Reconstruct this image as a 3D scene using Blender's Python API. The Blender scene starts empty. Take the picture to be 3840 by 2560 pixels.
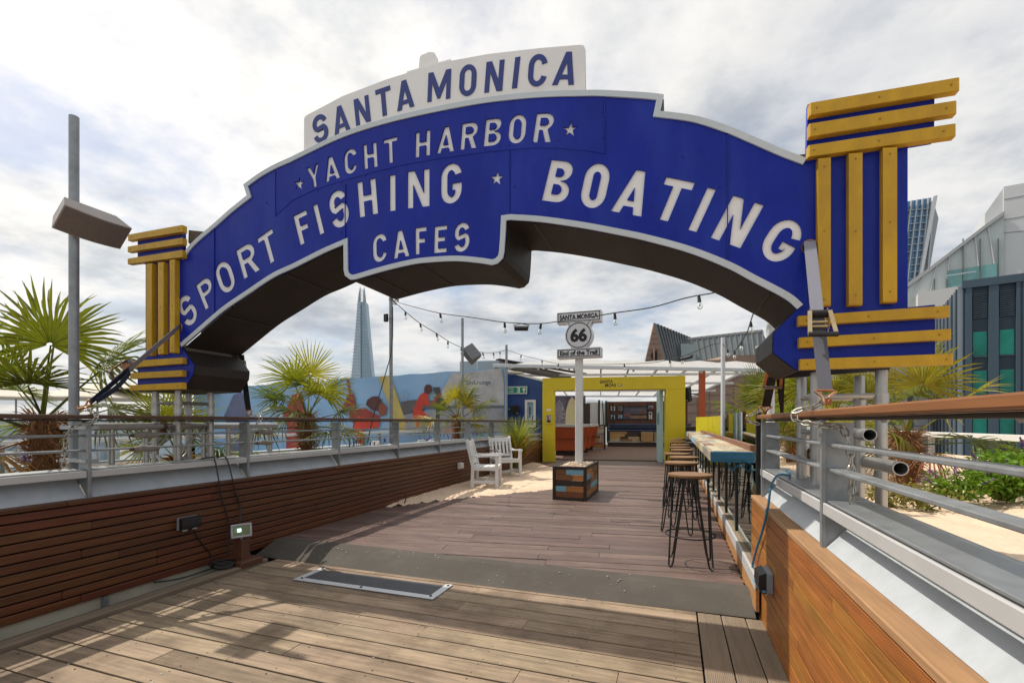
import bpy, bmesh, math, random
from mathutils import Vector, Matrix, Euler
R = math.radians
random.seed(7)
S = bpy.context.scene
COL = S.collection

# ---------------------------------------------------------------- camera
PXF, PXH, YAW, EYE = 1745.0, 1583.0, math.atan(610 / 1745.0), 1.2
CY, SY = math.cos(YAW), math.sin(YAW)
cam = bpy.data.objects.new('camera', bpy.data.cameras.new('camera'))
COL.objects.link(cam)
cam.location = (0, 0, EYE)
cam.rotation_euler = (R(90), 0, YAW)
cam.data.sensor_fit = 'HORIZONTAL'; cam.data.sensor_width = 36
cam.data.lens = 36 * PXF / 3840
cam.data.shift_y = (PXH - 1280) / 3840
cam.data.clip_start = 0.05; cam.data.clip_end = 6000
S.camera = cam

# ---------------------------------------------------------------- sky and sun
SUN_DIR = Vector((-0.64, 0.045, 1.0)).normalized()      # towards the sun
w = bpy.data.worlds.new('World'); S.world = w; w.use_nodes = True
nt = w.node_tree; nt.nodes.clear()
N = nt.nodes.new; L = nt.links.new
out = N('ShaderNodeOutputWorld')
sky = N('ShaderNodeTexSky'); sky.sky_type = 'NISHITA'; sky.sun_disc = False
sky.sun_elevation = math.asin(SUN_DIR.z); sky.sun_rotation = math.atan2(SUN_DIR.x, SUN_DIR.y)
sky.air_density = 1.0; sky.dust_density = 2.0
bg1 = N('ShaderNodeBackground'); bg1.inputs[1].default_value = 0.13
L(sky.outputs[0], bg1.inputs[0])
tc = N('ShaderNodeTexCoord')
sep = N('ShaderNodeSeparateXYZ'); L(tc.outputs['Generated'], sep.inputs[0])
zz = N('ShaderNodeMath'); zz.operation = 'MAXIMUM'; L(sep.outputs[2], zz.inputs[0]); zz.inputs[1].default_value = 0.0
zp = N('ShaderNodeMath'); zp.operation = 'ADD'; L(zz.outputs[0], zp.inputs[0]); zp.inputs[1].default_value = 0.16
cmb = N('ShaderNodeCombineXYZ')
for i in (0, 1):
    d = N('ShaderNodeMath'); d.operation = 'DIVIDE'
    L(sep.outputs[i], d.inputs[0]); L(zp.outputs[0], d.inputs[1]); L(d.outputs[0], cmb.inputs[i])
def wnoise(scale, det, rough, loc, dist=0.0):
    m = N('ShaderNodeMapping'); m.inputs['Location'].default_value = loc; L(cmb.outputs[0], m.inputs[0])
    n = N('ShaderNodeTexNoise'); n.inputs['Scale'].default_value = scale; n.inputs['Detail'].default_value = det
    n.inputs['Roughness'].default_value = rough; n.inputs['Distortion'].default_value = dist
    L(m.outputs[0], n.inputs[0]); return n
def ramp(src, *stops):
    r = N('ShaderNodeValToRGB'); e = r.color_ramp.elements
    while len(e) < len(stops): e.new(0.5)
    for el, (p, c) in zip(e, stops):
        el.position = p; el.color = (c, c, c, 1) if not isinstance(c, tuple) else c + (1,)
    L(src, r.inputs[0]); return r
n1 = wnoise(1.5, 9, 0.58, (3.1, 1.7, 0), 0.0)
mask = ramp(n1.outputs[0], (0.34, 0.30), (0.45, 0.78), (0.56, 1.0))
n2 = wnoise(1.7, 12, 0.60, (2.3, 9.6, 2.0), 0.0)
shade = ramp(n2.outputs[0], (0.32, (0.50, 0.545, 0.61)), (0.42, (0.66, 0.695, 0.74)), (0.50, (0.86, 0.87, 0.88)), (0.58, (1.02, 1.01, 0.995)))
# clouds are brighter round the sun, as thin cloud is
dot = N('ShaderNodeVectorMath'); dot.operation = 'DOT_PRODUCT'; L(tc.outputs['Generated'], dot.inputs[0]); dot.inputs[1].default_value = SUN_DIR
dm = N('ShaderNodeMapRange'); L(dot.outputs['Value'], dm.inputs[0])
dm.inputs[1].default_value = 0.45; dm.inputs[2].default_value = 0.98; dm.inputs[3].default_value = 0.87; dm.inputs[4].default_value = 1.36
wf = N('ShaderNodeMapRange'); L(dot.outputs['Value'], wf.inputs[0]); wf.inputs[1].default_value = 0.4; wf.inputs[2].default_value = 0.95
wm_ = N('ShaderNodeMix'); wm_.data_type = 'RGBA'; wm_.blend_type = 'MULTIPLY'; L(wf.outputs[0], wm_.inputs['Factor']); L(shade.outputs[0], wm_.inputs['A']); wm_.inputs['B'].default_value = (1.0, 0.955, 0.89, 1)
bg2 = N('ShaderNodeBackground'); L(wm_.outputs['Result'], bg2.inputs[0]); L(dm.outputs[0], bg2.inputs[1])
mx = N('ShaderNodeMixShader'); L(mask.outputs[0], mx.inputs[0]); L(bg1.outputs[0], mx.inputs[1]); L(bg2.outputs[0], mx.inputs[2])
L(mx.outputs[0], out.inputs[0])

sun = bpy.data.objects.new('sun', bpy.data.lights.new('sun', 'SUN')); COL.objects.link(sun)
sun.data.energy = 4.2; sun.data.angle = R(0.6); sun.data.color = (1.0, 0.93, 0.82)
sun.rotation_euler = (-SUN_DIR).to_track_quat('-Z', 'Y').to_euler()
sun.location = (-20, 0, 30)
S.view_settings.view_transform = 'Standard'; S.view_settings.look = 'None'
S.view_settings.exposure = 0.0; S.view_settings.gamma = 1; S.view_settings.use_curve_mapping = False

# ---------------------------------------------------------------- pixel helpers (photograph pixels, 3840 wide)
def ray(x, y):
    u = (x - 1920) / PXF; v = (PXH - y) / PXF
    return Vector((CY * u - SY, SY * u + CY, v))
def P(x, y, X=None, Y=None, z=None, D=None):
    d = ray(x, y)
    if X is not None: t = X / d.x
    elif Y is not None: t = Y / d.y
    elif D is not None: t = D
    else: t = (z - EYE) / d.z
    return Vector((d.x * t, d.y * t, EYE + d.z * t))

# ---------------------------------------------------------------- materials
MATS = {}
def srgb(r, g, b):
    f = lambda c: c / 12.92 if c <= 0.04045 else ((c + 0.055) / 1.055) ** 2.4
    return (f(r / 255), f(g / 255), f(b / 255))
def mat(name, col, rough=0.6, metal=0.0, var=0.12, scale=6.0, stretch=(1, 1, 1), bump=0.0, bscale=None, rnd=0.0, rhue=0.0,
        dirt=0.0, dcol=(0.05, 0.045, 0.04), dscale=2.0, groove=None, spec=0.5, rvar=0.1, coat=0.0, trans=0.0, detail=6.0, dstretch=None):
    if name in MATS: return MATS[name]
    m = bpy.data.materials.new(name); m.use_nodes = True; t = m.node_tree
    b = t.nodes['Principled BSDF']; n = t.nodes.new; l = t.links.new
    geo = n('ShaderNodeNewGeometry'); oi = n('ShaderNodeObjectInfo')
    off = n('ShaderNodeVectorMath'); off.operation = 'SCALE'; off.inputs[0].default_value = (13.1, 7.7, 19.3); l(oi.outputs['Random'], off.inputs['Scale'])
    add = n('ShaderNodeVectorMath'); l(geo.outputs['Position'], add.inputs[0]); l(off.outputs[0], add.inputs[1])
    mp = n('ShaderNodeMapping'); mp.inputs['Scale'].default_value = stretch; l(add.outputs[0], mp.inputs[0])
    no = n('ShaderNodeTexNoise'); no.inputs['Scale'].default_value = scale; no.inputs['Detail'].default_value = detail; no.inputs['Roughness'].default_value = 0.6
    l(mp.outputs[0], no.inputs[0])
    mr = n('ShaderNodeMapRange'); l(no.outputs[0], mr.inputs[0]); mr.inputs[1].default_value = 0.25; mr.inputs[2].default_value = 0.75
    mr.inputs[3].default_value = 1 - var; mr.inputs[4].default_value = 1 + var
    val = mr.outputs[0]
    if rnd:
        r2 = n('ShaderNodeMapRange'); l(oi.outputs['Random'], r2.inputs[0]); r2.inputs[3].default_value = 1 - rnd; r2.inputs[4].default_value = 1 + rnd
        mu = n('ShaderNodeMath'); mu.operation = 'MULTIPLY'; l(val, mu.inputs[0]); l(r2.outputs[0], mu.inputs[1]); val = mu.outputs[0]
    hs = n('ShaderNodeHueSaturation'); hs.inputs['Color'].default_value = (*col, 1); l(val, hs.inputs['Value'])
    if rhue:
        wn = n('ShaderNodeTexWhiteNoise'); wn.noise_dimensions = '1D'; l(oi.outputs['Random'], wn.inputs['W'])
        r3 = n('ShaderNodeMapRange'); l(wn.outputs['Value'], r3.inputs[0]); r3.inputs[3].default_value = 0.5 - rhue; r3.inputs[4].default_value = 0.5 + rhue
        l(r3.outputs[0], hs.inputs['Hue'])
    c = hs.outputs[0]
    if dirt:
        dn = n('ShaderNodeTexNoise'); dn.inputs['Scale'].default_value = dscale; dn.inputs['Detail'].default_value = 8; dn.inputs['Roughness'].default_value = 0.65
        if dstretch:
            dmp = n('ShaderNodeMapping'); dmp.inputs['Scale'].default_value = dstretch; l(add.outputs[0], dmp.inputs[0]); l(dmp.outputs[0], dn.inputs[0])
        else: l(add.outputs[0], dn.inputs[0])
        dr = n('ShaderNodeMapRange'); l(dn.outputs[0], dr.inputs[0]); dr.inputs[1].default_value = 0.45; dr.inputs[2].default_value = 0.75; dr.inputs[4].default_value = dirt
        mi = n('ShaderNodeMix'); mi.data_type = 'RGBA'; l(dr.outputs[0], mi.inputs['Factor']); l(c, mi.inputs['A']); mi.inputs['B'].default_value = (*dcol, 1)
        c = mi.outputs['Result']
    l(c, b.inputs['Base Color'])
    rr = n('ShaderNodeMapRange'); l(no.outputs[0], rr.inputs[0]); rr.inputs[3].default_value = max(0.02, rough - rvar); rr.inputs[4].default_value = min(1, rough + rvar)
    l(rr.outputs[0], b.inputs['Roughness'])
    b.inputs['Metallic'].default_value = metal
    b.inputs['Specular IOR Level'].default_value = spec
    if coat: b.inputs['Coat Weight'].default_value = coat
    if trans: b.inputs['Transmission Weight'].default_value = trans
    h = None
    if bump:
        h = no.outputs[0]
        if bscale:
            bn = n('ShaderNodeTexNoise'); bn.inputs['Scale'].default_value = bscale; bn.inputs['Detail'].default_value = 5; l(mp.outputs[0], bn.inputs[0]); h = bn.outputs[0]
    if groove:                              # (axis, pitch in metres): fine machined ridges
        sp = n('ShaderNodeSeparateXYZ'); l(geo.outputs['Position'], sp.inputs[0])
        g = n('ShaderNodeMath'); g.operation = 'MULTIPLY'; l(sp.outputs[groove[0]], g.inputs[0]); g.inputs[1].default_value = 2 * math.pi / groove[1]
        g2 = n('ShaderNodeMath'); g2.operation = 'SINE'; l(g.outputs[0], g2.inputs[0])
        g3 = n('ShaderNodeMath'); g3.operation = 'MULTIPLY'; l(g2.outputs[0], g3.inputs[0]); g3.inputs[1].default_value = 0.35
        if h is not None:
            g4 = n('ShaderNodeMath'); l(g3.outputs[0], g4.inputs[0]); l(h, g4.inputs[1]); h = g4.outputs[0]
        else: h = g3.outputs[0]
        bump = bump or 0.3
    if h is not None:
        bp = n('ShaderNodeBump'); bp.inputs['Strength'].default_value = bump; bp.inputs['Distance'].default_value = 0.004; l(h, bp.inputs['Height'])
        l(bp.outputs[0], b.inputs['Normal'])
    MATS[name] = m; return m
def glass(name, col, rough=0.02, alpha=0.35):
    if name in MATS: return MATS[name]
    m = bpy.data.materials.new(name); m.use_nodes = True; t = m.node_tree; t.nodes.clear(); n = t.nodes.new; l = t.links.new
    o = n('ShaderNodeOutputMaterial'); tr = n('ShaderNodeBsdfTransparent'); tr.inputs[0].default_value = (*col, 1)
    gl = n('ShaderNodeBsdfGlossy'); gl.inputs['Roughness'].default_value = rough; gl.inputs[0].default_value = (0.9, 1, 0.95, 1)
    fr = n('ShaderNodeFresnel'); fr.inputs[0].default_value = 1.5
    ad = n('ShaderNodeMath'); l(fr.outputs[0], ad.inputs[0]); ad.inputs[1].default_value = alpha * 0.2; 
    mx = n('ShaderNodeMixShader'); l(ad.outputs[0], mx.inputs[0]); l(tr.outputs[0], mx.inputs[1]); l(gl.outputs[0], mx.inputs[2])
    l(mx.outputs[0], o.inputs[0]); MATS[name] = m; return m
def leafmat(name, col, tip=None, rough=0.45, rnd=0.25):
    if name in MATS: return MATS[name]
    m = mat(name, col, rough, var=0.3, scale=9, rnd=rnd, rhue=0.025, spec=0.4)
    t = m.node_tree; b = t.nodes['Principled BSDF']; n = t.nodes.new; l = t.links.new
    tl = n('ShaderNodeBsdfTranslucent'); src = b.inputs['Base Color'].links[0].from_socket
    br = n('ShaderNodeMix'); br.data_type = 'RGBA'; br.blend_type = 'MULTIPLY'; br.inputs['Factor'].default_value = 1; l(src, br.inputs['A']); br.inputs['B'].default_value = (1.5, 1.35, 0.5, 1)
    l(br.outputs['Result'], tl.inputs[0])
    mx = n('ShaderNodeMixShader'); mx.inputs[0].default_value = 0.4
    o = t.nodes['Material Output']; l(b.outputs[0], mx.inputs[1]); l(tl.outputs[0], mx.inputs[2]); l(mx.outputs[0], o.inputs[0])
    return m

# ---------------------------------------------------------------- objects
ROOTM = {}
def prop(o, label=None, cat=None, group=None, kind=None):
    if label: o['label'] = label
    if cat: o['category'] = cat
    if group: o['group'] = group
    if kind: o['kind'] = kind
    return o
def thing(name, label, cat, loc=(0, 0, 0), rz=0.0, group=None):
    o = bpy.data.objects.new(name, None); COL.objects.link(o)
    o.location = loc; o.rotation_euler = (0, 0, rz); o.empty_display_size = 0.1
    ROOTM[o.name] = Matrix.Translation(Vector(loc)) @ Matrix.Rotation(rz, 4, 'Z')
    return prop(o, label, cat, group)
def copy_tree(o, loc, rz=None, label=None, parent=None, scale=None):
    c = o.copy(); COL.objects.link(c)
    if parent is None:
        c.location = loc
        if rz is not None: c.rotation_euler = (0, 0, rz)
        if scale: c.scale = (scale,) * 3
        if label: c['label'] = label
    else: c.parent = parent
    for ch in [q for q in bpy.data.objects if q.parent == o]: copy_tree(ch, None, parent=c)
    return c
def rootmat(p):
    while p.parent is not None: p = p.parent
    return ROOTM.get(p.name, Matrix.Identity(4))
class MB:
    def __init__(s): s.v = []; s.f = []; s.smooth = False
    def add(s, vs, fs):
        o = len(s.v); s.v += [Vector(q) for q in vs]; s.f += [tuple(i + o for i in f) for f in fs]; return s
    def box(s, c, d, m=None, rz=0.0, ch=0.0):
        c = Vector(c); a, b, e = [q / 2 for q in d]
        rot = m.to_3x3() if m is not None else Matrix.Rotation(rz, 3, 'Z')
        if ch:
            k = min(ch, a * 0.9, b * 0.9, e * 0.9); vs = []; idx = {}
            for sx in (-1, 1):
                for sy in (-1, 1):
                    for sz in (-1, 1):
                        for ax in range(3):
                            q = [a * sx, b * sy, e * sz]; sg = (sx, sy, sz)
                            for j in range(3):
                                if j != ax: q[j] -= k * sg[j]
                            idx[(sx, sy, sz, ax)] = len(vs); vs.append(c + rot @ Vector(q))
            fs = []
            for ax in range(3):
                o1, o2 = [j for j in range(3) if j != ax]
                for sg in (-1, 1):
                    f = []
                    for p, q in ((-1, -1), (1, -1), (1, 1), (-1, 1)):
                        t = [0, 0, 0]; t[ax] = sg; t[o1] = p; t[o2] = q; f.append(idx[(*t, ax)])
                    flip = (sg < 0) ^ (ax == 1)
                    fs.append(tuple(reversed(f)) if flip else tuple(f))
                for p in (-1, 1):
                    for q in (-1, 1):
                        t0 = [0, 0, 0]; t1 = [0, 0, 0]; t0[ax] = -1; t1[ax] = 1
                        t0[o1] = t1[o1] = p; t0[o2] = t1[o2] = q
                        fs.append((idx[(*t0, o1)], idx[(*t1, o1)], idx[(*t1, o2)], idx[(*t0, o2)]))
            for sx in (-1, 1):
                for sy in (-1, 1):
                    for sz in (-1, 1): fs.append(tuple(idx[(sx, sy, sz, ax)] for ax in range(3)))
            return s.add(vs, fs)
        vs = [c + rot @ Vector((a * x, b * y, e * z)) for x in (-1, 1) for y in (-1, 1) for z in (-1, 1)]
        return s.add(vs, [(0, 1, 3, 2), (4, 6, 7, 5), (0, 4, 5, 1), (2, 3, 7, 6), (0, 2, 6, 4), (1, 5, 7, 3)])
    def beam(s, p, q, wd, ht, up=(0, 0, 1), ch=0.0):
        p, q = Vector(p), Vector(q); d = q - p; x = d.normalized(); up = Vector(up)
        if abs(x.dot(up)) > 0.99: up = Vector((0, 1, 0))
        y = up.cross(x).normalized(); z = x.cross(y)
        m = Matrix((x, y, z)).transposed()
        return s.box((p + q) / 2, (d.length, wd, ht), m=m, ch=ch)
    def tube(s, pts, r, n=8, cap=True, r2=None):
        pts = [Vector(p) for p in pts]; o = len(s.v); k = len(pts); fr = None
        for i, p in enumerate(pts):
            d = (pts[min(i + 1, k - 1)] - pts[max(i - 1, 0)])
            if d.length < 1e-9: d = Vector((0, 0, 1))
            d.normalize()
            if fr is None: fr = d.orthogonal().normalized()
            else:
                fr = fr - d * fr.dot(d)
                fr = fr.normalized() if fr.length > 1e-6 else d.orthogonal().normalized()
            g = d.cross(fr); rr = r if r2 is None else r + (r2 - r) * i / max(1, k - 1)
            if isinstance(r, (list, tuple)): rr = r[i]
            for j in range(n):
                a = 2 * math.pi * j / n; s.v.append(p + fr * math.cos(a) * rr + g * math.sin(a) * rr)
        for i in range(k - 1):
            for j in range(n):
                s.f.append((o + i * n + j, o + i * n + (j + 1) % n, o + (i + 1) * n + (j + 1) % n, o + (i + 1) * n + j))
        if cap:
            s.f.append(tuple(o + j for j in reversed(range(n)))); s.f.append(tuple(o + (k - 1) * n + j for j in range(n)))
        return s
    def pipe(s, p, q, r, t=0.004, n=16):        # open pipe with wall thickness
        p, q = Vector(p), Vector(q); d = (q - p).normalized(); a = d.orthogonal().normalized(); b = d.cross(a); o = len(s.v)
        for c, rr in ((p, r), (q, r), (q, r - t), (p, r - t)):
            for j in range(n):
                w_ = 2 * math.pi * j / n; s.v.append(c + a * math.cos(w_) * rr + b * math.sin(w_) * rr)
        for k in range(4):
            for j in range(n): s.f.append((o + k * n + j, o + k * n + (j + 1) % n, o + ((k + 1) % 4) * n + (j + 1) % n, o + ((k + 1) % 4) * n + j))
        return s
    def lathe(s, prof, c=(0, 0, 0), n=16, m=None):
        o = len(s.v); c = Vector(c); k = len(prof)
        for r, z in prof:
            for j in range(n):
                a = 2 * math.pi * j / n; q = Vector((r * math.cos(a), r * math.sin(a), z)); s.v.append(c + (m @ q if m is not None else q))
        for i in range(k - 1):
            for j in range(n): s.f.append((o + i * n + j, o + i * n + (j + 1) % n, o + (i + 1) * n + (j + 1) % n, o + (i + 1) * n + j))
        s.f.append(tuple(o + j for j in reversed(range(n)))); s.f.append(tuple(o + (k - 1) * n + j for j in range(n)))
        return s
    def prism(s, poly, vec):                    # polygon of 3D points extruded along vec
        poly = [Vector(p) for p in poly]; vec = Vector(vec); k = len(poly)
        nrm = Vector((0, 0, 0))
        for i in range(k): nrm += (poly[i] - poly[0]).cross(poly[(i + 1) % k] - poly[0])
        if nrm.dot(vec) > 0: poly.reverse()
        return s.add(poly + [p + vec for p in poly], [tuple(range(k)), tuple(reversed(range(k, 2 * k)))] + [((i + 1) % k, i, k + i, k + (i + 1) % k) for i in range(k)])
    def quad(s, *q): return s.add(q, [tuple(range(len(q)))])
    def torus(s, c, r1, r2, n=16, k=6, m=None, stretch=1.0):
        o = len(s.v); c = Vector(c)
        for i in range(n):
            a = 2 * math.pi * i / n
            for j in range(k):
                b = 2 * math.pi * j / k; q = Vector(((r1 + r2 * math.cos(b)) * math.cos(a) * stretch, (r1 + r2 * math.cos(b)) * math.sin(a), r2 * math.sin(b)))
                s.v.append(c + (m @ q if m is not None else q))
        for i in range(n):
            for j in range(k): s.f.append((o + i * k + j, o + ((i + 1) % n) * k + j, o + ((i + 1) % n) * k + (j + 1) % k, o + i * k + (j + 1) % k))
        return s
    def mesh(s, name, m, smooth=False, inv=None):
        me = bpy.data.meshes.new(name)
        me.from_pydata([tuple(inv @ v) if inv is not None else tuple(v) for v in s.v], [], s.f); me.update()
        if m is not None: me.materials.append(m)
        if smooth:
            me.polygons.foreach_set('use_smooth', [True] * len(me.polygons))
            me.update()
            try: me.set_sharp_from_angle(angle=R(40))
            except Exception: pass
        return me
    def build(s, name, m, parent=None, world=True, smooth=False, **pr):
        inv = rootmat(parent).inverted() if (world and parent is not None) else None
        me = s.mesh(name, m, smooth, inv)
        o = bpy.data.objects.new(name, me); COL.objects.link(o)
        if parent is not None: o.parent = parent
        return prop(o, **pr)
def tagged(o, label, cat, group=None): return prop(o, label, cat, group)
def link_mesh(name, me, parent, loc=(0, 0, 0), rot=None, scale=None):
    o = bpy.data.objects.new(name, me); COL.objects.link(o); o.parent = parent; o.location = loc
    if rot is not None: o.rotation_euler = rot
    if scale is not None: o.scale = scale
    return o
def curve_mesh(name, loops, depth, m, mtx):     # flat shape with holes, given thickness, as a mesh
    cu = bpy.data.curves.new('tmp', 'CURVE'); cu.dimensions = '2D'; cu.fill_mode = 'BOTH'; cu.extrude = depth / 2
    for lp in loops:
        sp = cu.splines.new('POLY'); sp.points.add(len(lp) - 1); sp.use_cyclic_u = True
        for q, pt in zip(lp, sp.points): pt.co = (q[0], q[1], 0, 1)
    ob = bpy.data.objects.new('tmp', cu); me = bpy.data.meshes.new_from_object(ob)
    bpy.data.objects.remove(ob); bpy.data.curves.remove(cu)
    me.name = name; me.transform(mtx); me.materials.clear(); me.materials.append(m); return me
def text_mesh(name, txt, size, m, mtx, depth=0.004, bold=0.0, align='CENTER', sx=1.0, shear=0.0):
    cu = bpy.data.curves.new('tmp', 'FONT'); cu.body = txt; cu.size = size; cu.extrude = depth / 2; cu.offset = bold; cu.align_x = align; cu.align_y = 'CENTER'; cu.resolution_u = 3; cu.shear = shear
    ob = bpy.data.objects.new('tmp', cu); me = bpy.data.meshes.new_from_object(ob)
    bpy.data.objects.remove(ob); bpy.data.curves.remove(cu)
    me.name = name; me.transform(mtx @ Matrix.Diagonal((sx, 1, 1, 1))); me.materials.clear(); me.materials.append(m); return me
def mesh_obj(name, me, parent=None, **pr):
    if parent is not None: me.transform(rootmat(parent).inverted())
    o = bpy.data.objects.new(name, me); COL.objects.link(o)
    if parent is not None: o.parent = parent
    return prop(o, **pr)
def frame(origin, ex, ey):                      # matrix whose local x,y lie along ex,ey and z along ex x ey
    ex = Vector(ex).normalized(); ey = Vector(ey).normalized(); ez = ex.cross(ey)
    m = Matrix((ex, ey, ez)).transposed().to_4x4(); m.translation = Vector(origin); return m
def catenary(a, b, sag, n=16):
    a, b = Vector(a), Vector(b); return [a.lerp(b, i / n) - Vector((0, 0, sag * 4 * (i / n) * (1 - i / n))) for i in range(n + 1)]

# common materials
galv = mat('galvanised_steel', (0.36, 0.38, 0.39), 0.45, 0.75, 0.12, 14, dirt=0.25, dcol=(0.18, 0.18, 0.18), dscale=5)
galvp = mat('grey_steel_post', (0.30, 0.32, 0.335), 0.5, 0.45, 0.2, 14, dirt=0.5, dcol=(0.15, 0.145, 0.13), dscale=9)
alu = mat('aluminium', (0.46, 0.455, 0.44), 0.36, 0.8, 0.12, 8, (1, 1, 1), dirt=0.3, dcol=(0.3, 0.28, 0.25), dscale=7)
white_panel = mat('pale_grey_panel', (0.44, 0.47, 0.50), 0.45, 0, 0.06, 3, (6, 6, 1), dirt=0.5, dcol=(0.31, 0.33, 0.33), dscale=5, dstretch=(1.5, 1.5, .35))
cap_grey = mat('pale_grey_cap', (0.50, 0.50, 0.50), 0.5, 0.1, 0.06, 4, dirt=0.25, dcol=(0.33, 0.33, 0.33), dscale=3)
hardwood = mat('shaded_hardwood_slat', (0.105, 0.033, 0.010), 0.5, 0, 0.40, 3.5, (14, 0.9, 14), bump=0.18, bscale=7, rnd=0.22, rhue=0.012, dirt=0.3, dcol=(0.055, 0.017, 0.006), dscale=2)  # left slats: darker copy, the wall's shade is put into the colour
hardwood_r = mat('sunlit_hardwood_slat', (0.30, 0.115, 0.020), 0.5, 0, 0.40, 3.5, (14, 0.9, 14), bump=0.18, bscale=7, rnd=0.14, rhue=0.01, dirt=0.3, dcol=(0.18, 0.062, 0.010), dscale=2)  # right slats: brighter copy of the same timber, sunlight put into the colour
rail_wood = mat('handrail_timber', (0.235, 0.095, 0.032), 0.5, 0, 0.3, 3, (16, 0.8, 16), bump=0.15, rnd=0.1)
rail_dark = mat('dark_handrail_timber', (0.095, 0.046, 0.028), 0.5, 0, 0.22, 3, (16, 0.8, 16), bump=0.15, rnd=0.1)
black = mat('black_plastic', (0.014, 0.014, 0.016), 0.4, 0, 0.2, 12)
blackm = mat('black_metal', (0.012, 0.012, 0.013), 0.3, 0.2, 0.2, 12)
white = mat('white_paint', (0.74, 0.74, 0.72), 0.45, 0, 0.05, 5, dirt=0.2, dcol=(0.5, 0.49, 0.46), dscale=4)
cable_black = mat('black_cable', (0.012, 0.012, 0.012), 0.45)
sandm = mat('sand', (0.66, 0.50, 0.36), 0.95, 0, 0.16, 40, bump=0.5, bscale=60, dirt=0.35, dcol=(0.5, 0.36, 0.25), dscale=3)
# ================================================================ the setting
FZ = 0.08                                   # far deck level
SLOPE = math.tan(R(8.5))                    # far deck boards run at an angle
def struct(name, mb, m, parent=None, **k):
    return mb.build(name, m, parent, kind=None if parent else 'structure', **k)
citym = mat('far_ground', (0.20, 0.21, 0.21), 0.95, 0, 0.3, 0.02)
struct('ground', MB().quad((-4000, -1500, -22), (4000, -1500, -22), (4000, 5500, -22), (-4000, 5500, -22)), citym)
terr = mat('terrace_paving', (0.30, 0.29, 0.28), 0.9, 0, 0.15, 4, dirt=0.3)
struct('terrace', MB().box((-4.5, 14, -0.60), (23, 36, 0.8)), terr)
gut = mat('gutter_grey', (0.33, 0.32, 0.28), 0.8, 0, 0.15, 5, dirt=0.5, dcol=(0.1, 0.1, 0.09))
struct('gutter', MB().box((-3.5, 1.0, -0.07), (0.34, 4.6, 0.02)), gut)
# sub floor under the boards: dark
subm = mat('deck_underlay', (0.012, 0.010, 0.009), 0.9)
struct('deck_base', MB().box((-1.6, 1.0, -0.06), (4.3, 4.6, 0.03)).box((-1.4, 9.0, 0.02), (4.6, 11.0, 0.03)), subm)

# board mesh: unit length along x, real width and thickness, eased edges
def board_mesh(name, wd, th, m, ch=0.003, axis='x'):
    a, b = wd / 2, th / 2; prof = [(-a, -b), (a, -b), (a, b - ch), (a - ch, b), (-a + ch, b), (-a, b - ch)]
    mb = MB(); k = len(prof)
    if axis == 'x': vs = [(-0.5, y, z) for y, z in prof] + [(0.5, y, z) for y, z in prof]
    else: vs = [(-y, -0.5, z) for y, z in prof] + [(-y, 0.5, z) for y, z in prof]
    mb.add(vs, [tuple(reversed(range(k))), tuple(range(k, 2 * k))] + [(i, (i + 1) % k, k + (i + 1) % k, k + i) for i in range(k)])
    return mb.mesh(name, m)
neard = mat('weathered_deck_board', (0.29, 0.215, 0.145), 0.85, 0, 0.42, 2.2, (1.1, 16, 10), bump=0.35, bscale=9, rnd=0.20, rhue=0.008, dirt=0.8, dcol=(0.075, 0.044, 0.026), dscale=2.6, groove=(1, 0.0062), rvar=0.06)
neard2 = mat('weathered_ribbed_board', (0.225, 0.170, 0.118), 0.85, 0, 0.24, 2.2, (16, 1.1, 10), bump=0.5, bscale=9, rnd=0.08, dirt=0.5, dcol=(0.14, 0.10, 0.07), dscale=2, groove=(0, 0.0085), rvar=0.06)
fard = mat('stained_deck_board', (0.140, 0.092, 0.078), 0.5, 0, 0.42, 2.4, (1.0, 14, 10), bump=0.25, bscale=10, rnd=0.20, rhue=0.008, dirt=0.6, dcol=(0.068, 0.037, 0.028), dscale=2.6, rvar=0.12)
dk = thing('weathered_deck', 'weathered grey brown ribbed boards of the deck in front of the arch', 'deck', (-1.6, 1.6, 0)); dk['kind'] = 'structure'; del dk['category']
bm_ = board_mesh('board', 0.1275, 0.026, neard, 0.0016)
rows = [3.257 - 0.138 * i for i in range(25)]
for i, y in enumerate(rows):
    x = -3.3; rr = random.Random(i * 17 + 3); first = True
    while x < 0.125:
        ln = rr.uniform(0.7, 2.1) if first else rr.uniform(1.3, 2.4)
        first = False
        e = min(0.128, x + ln)
        if 0.128 - e < 0.35: e = 0.128
        if not (i in (0, 1) and False):
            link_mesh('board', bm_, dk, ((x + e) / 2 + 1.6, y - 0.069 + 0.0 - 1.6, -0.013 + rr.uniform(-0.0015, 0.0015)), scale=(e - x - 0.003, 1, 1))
        x = e
rb = board_mesh('board', 0.131, 0.026, neard2, axis='y')
for k, x in enumerate((0.203, 0.340, 0.470)):
    w_ = 1 if k < 2 else 0.72
    link_mesh('board', rb, dk, (x + 1.6 - (0 if k < 2 else 0.012), 1.45 - 1.6, -0.012), scale=(w_, 3.42, 1))
for a, b in ((-0.4, 1.2), (1.2, 3.12)):         # kerb planks along the gutter
    MB().box((-3.385, (a + b) / 2, -0.004), (0.105, b - a - 0.004, 0.05), ch=0.005).build('kerb_plank', neard2, dk)
MB().box((-3.45, 1.36, -0.012), (0.022, 3.5, 0.045), ch=0.004).build('kerb_trim', mat('mossy_timber', (0.10, 0.085, 0.06), 0.9, 0, 0.3, 8, dirt=0.5), dk)

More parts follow.
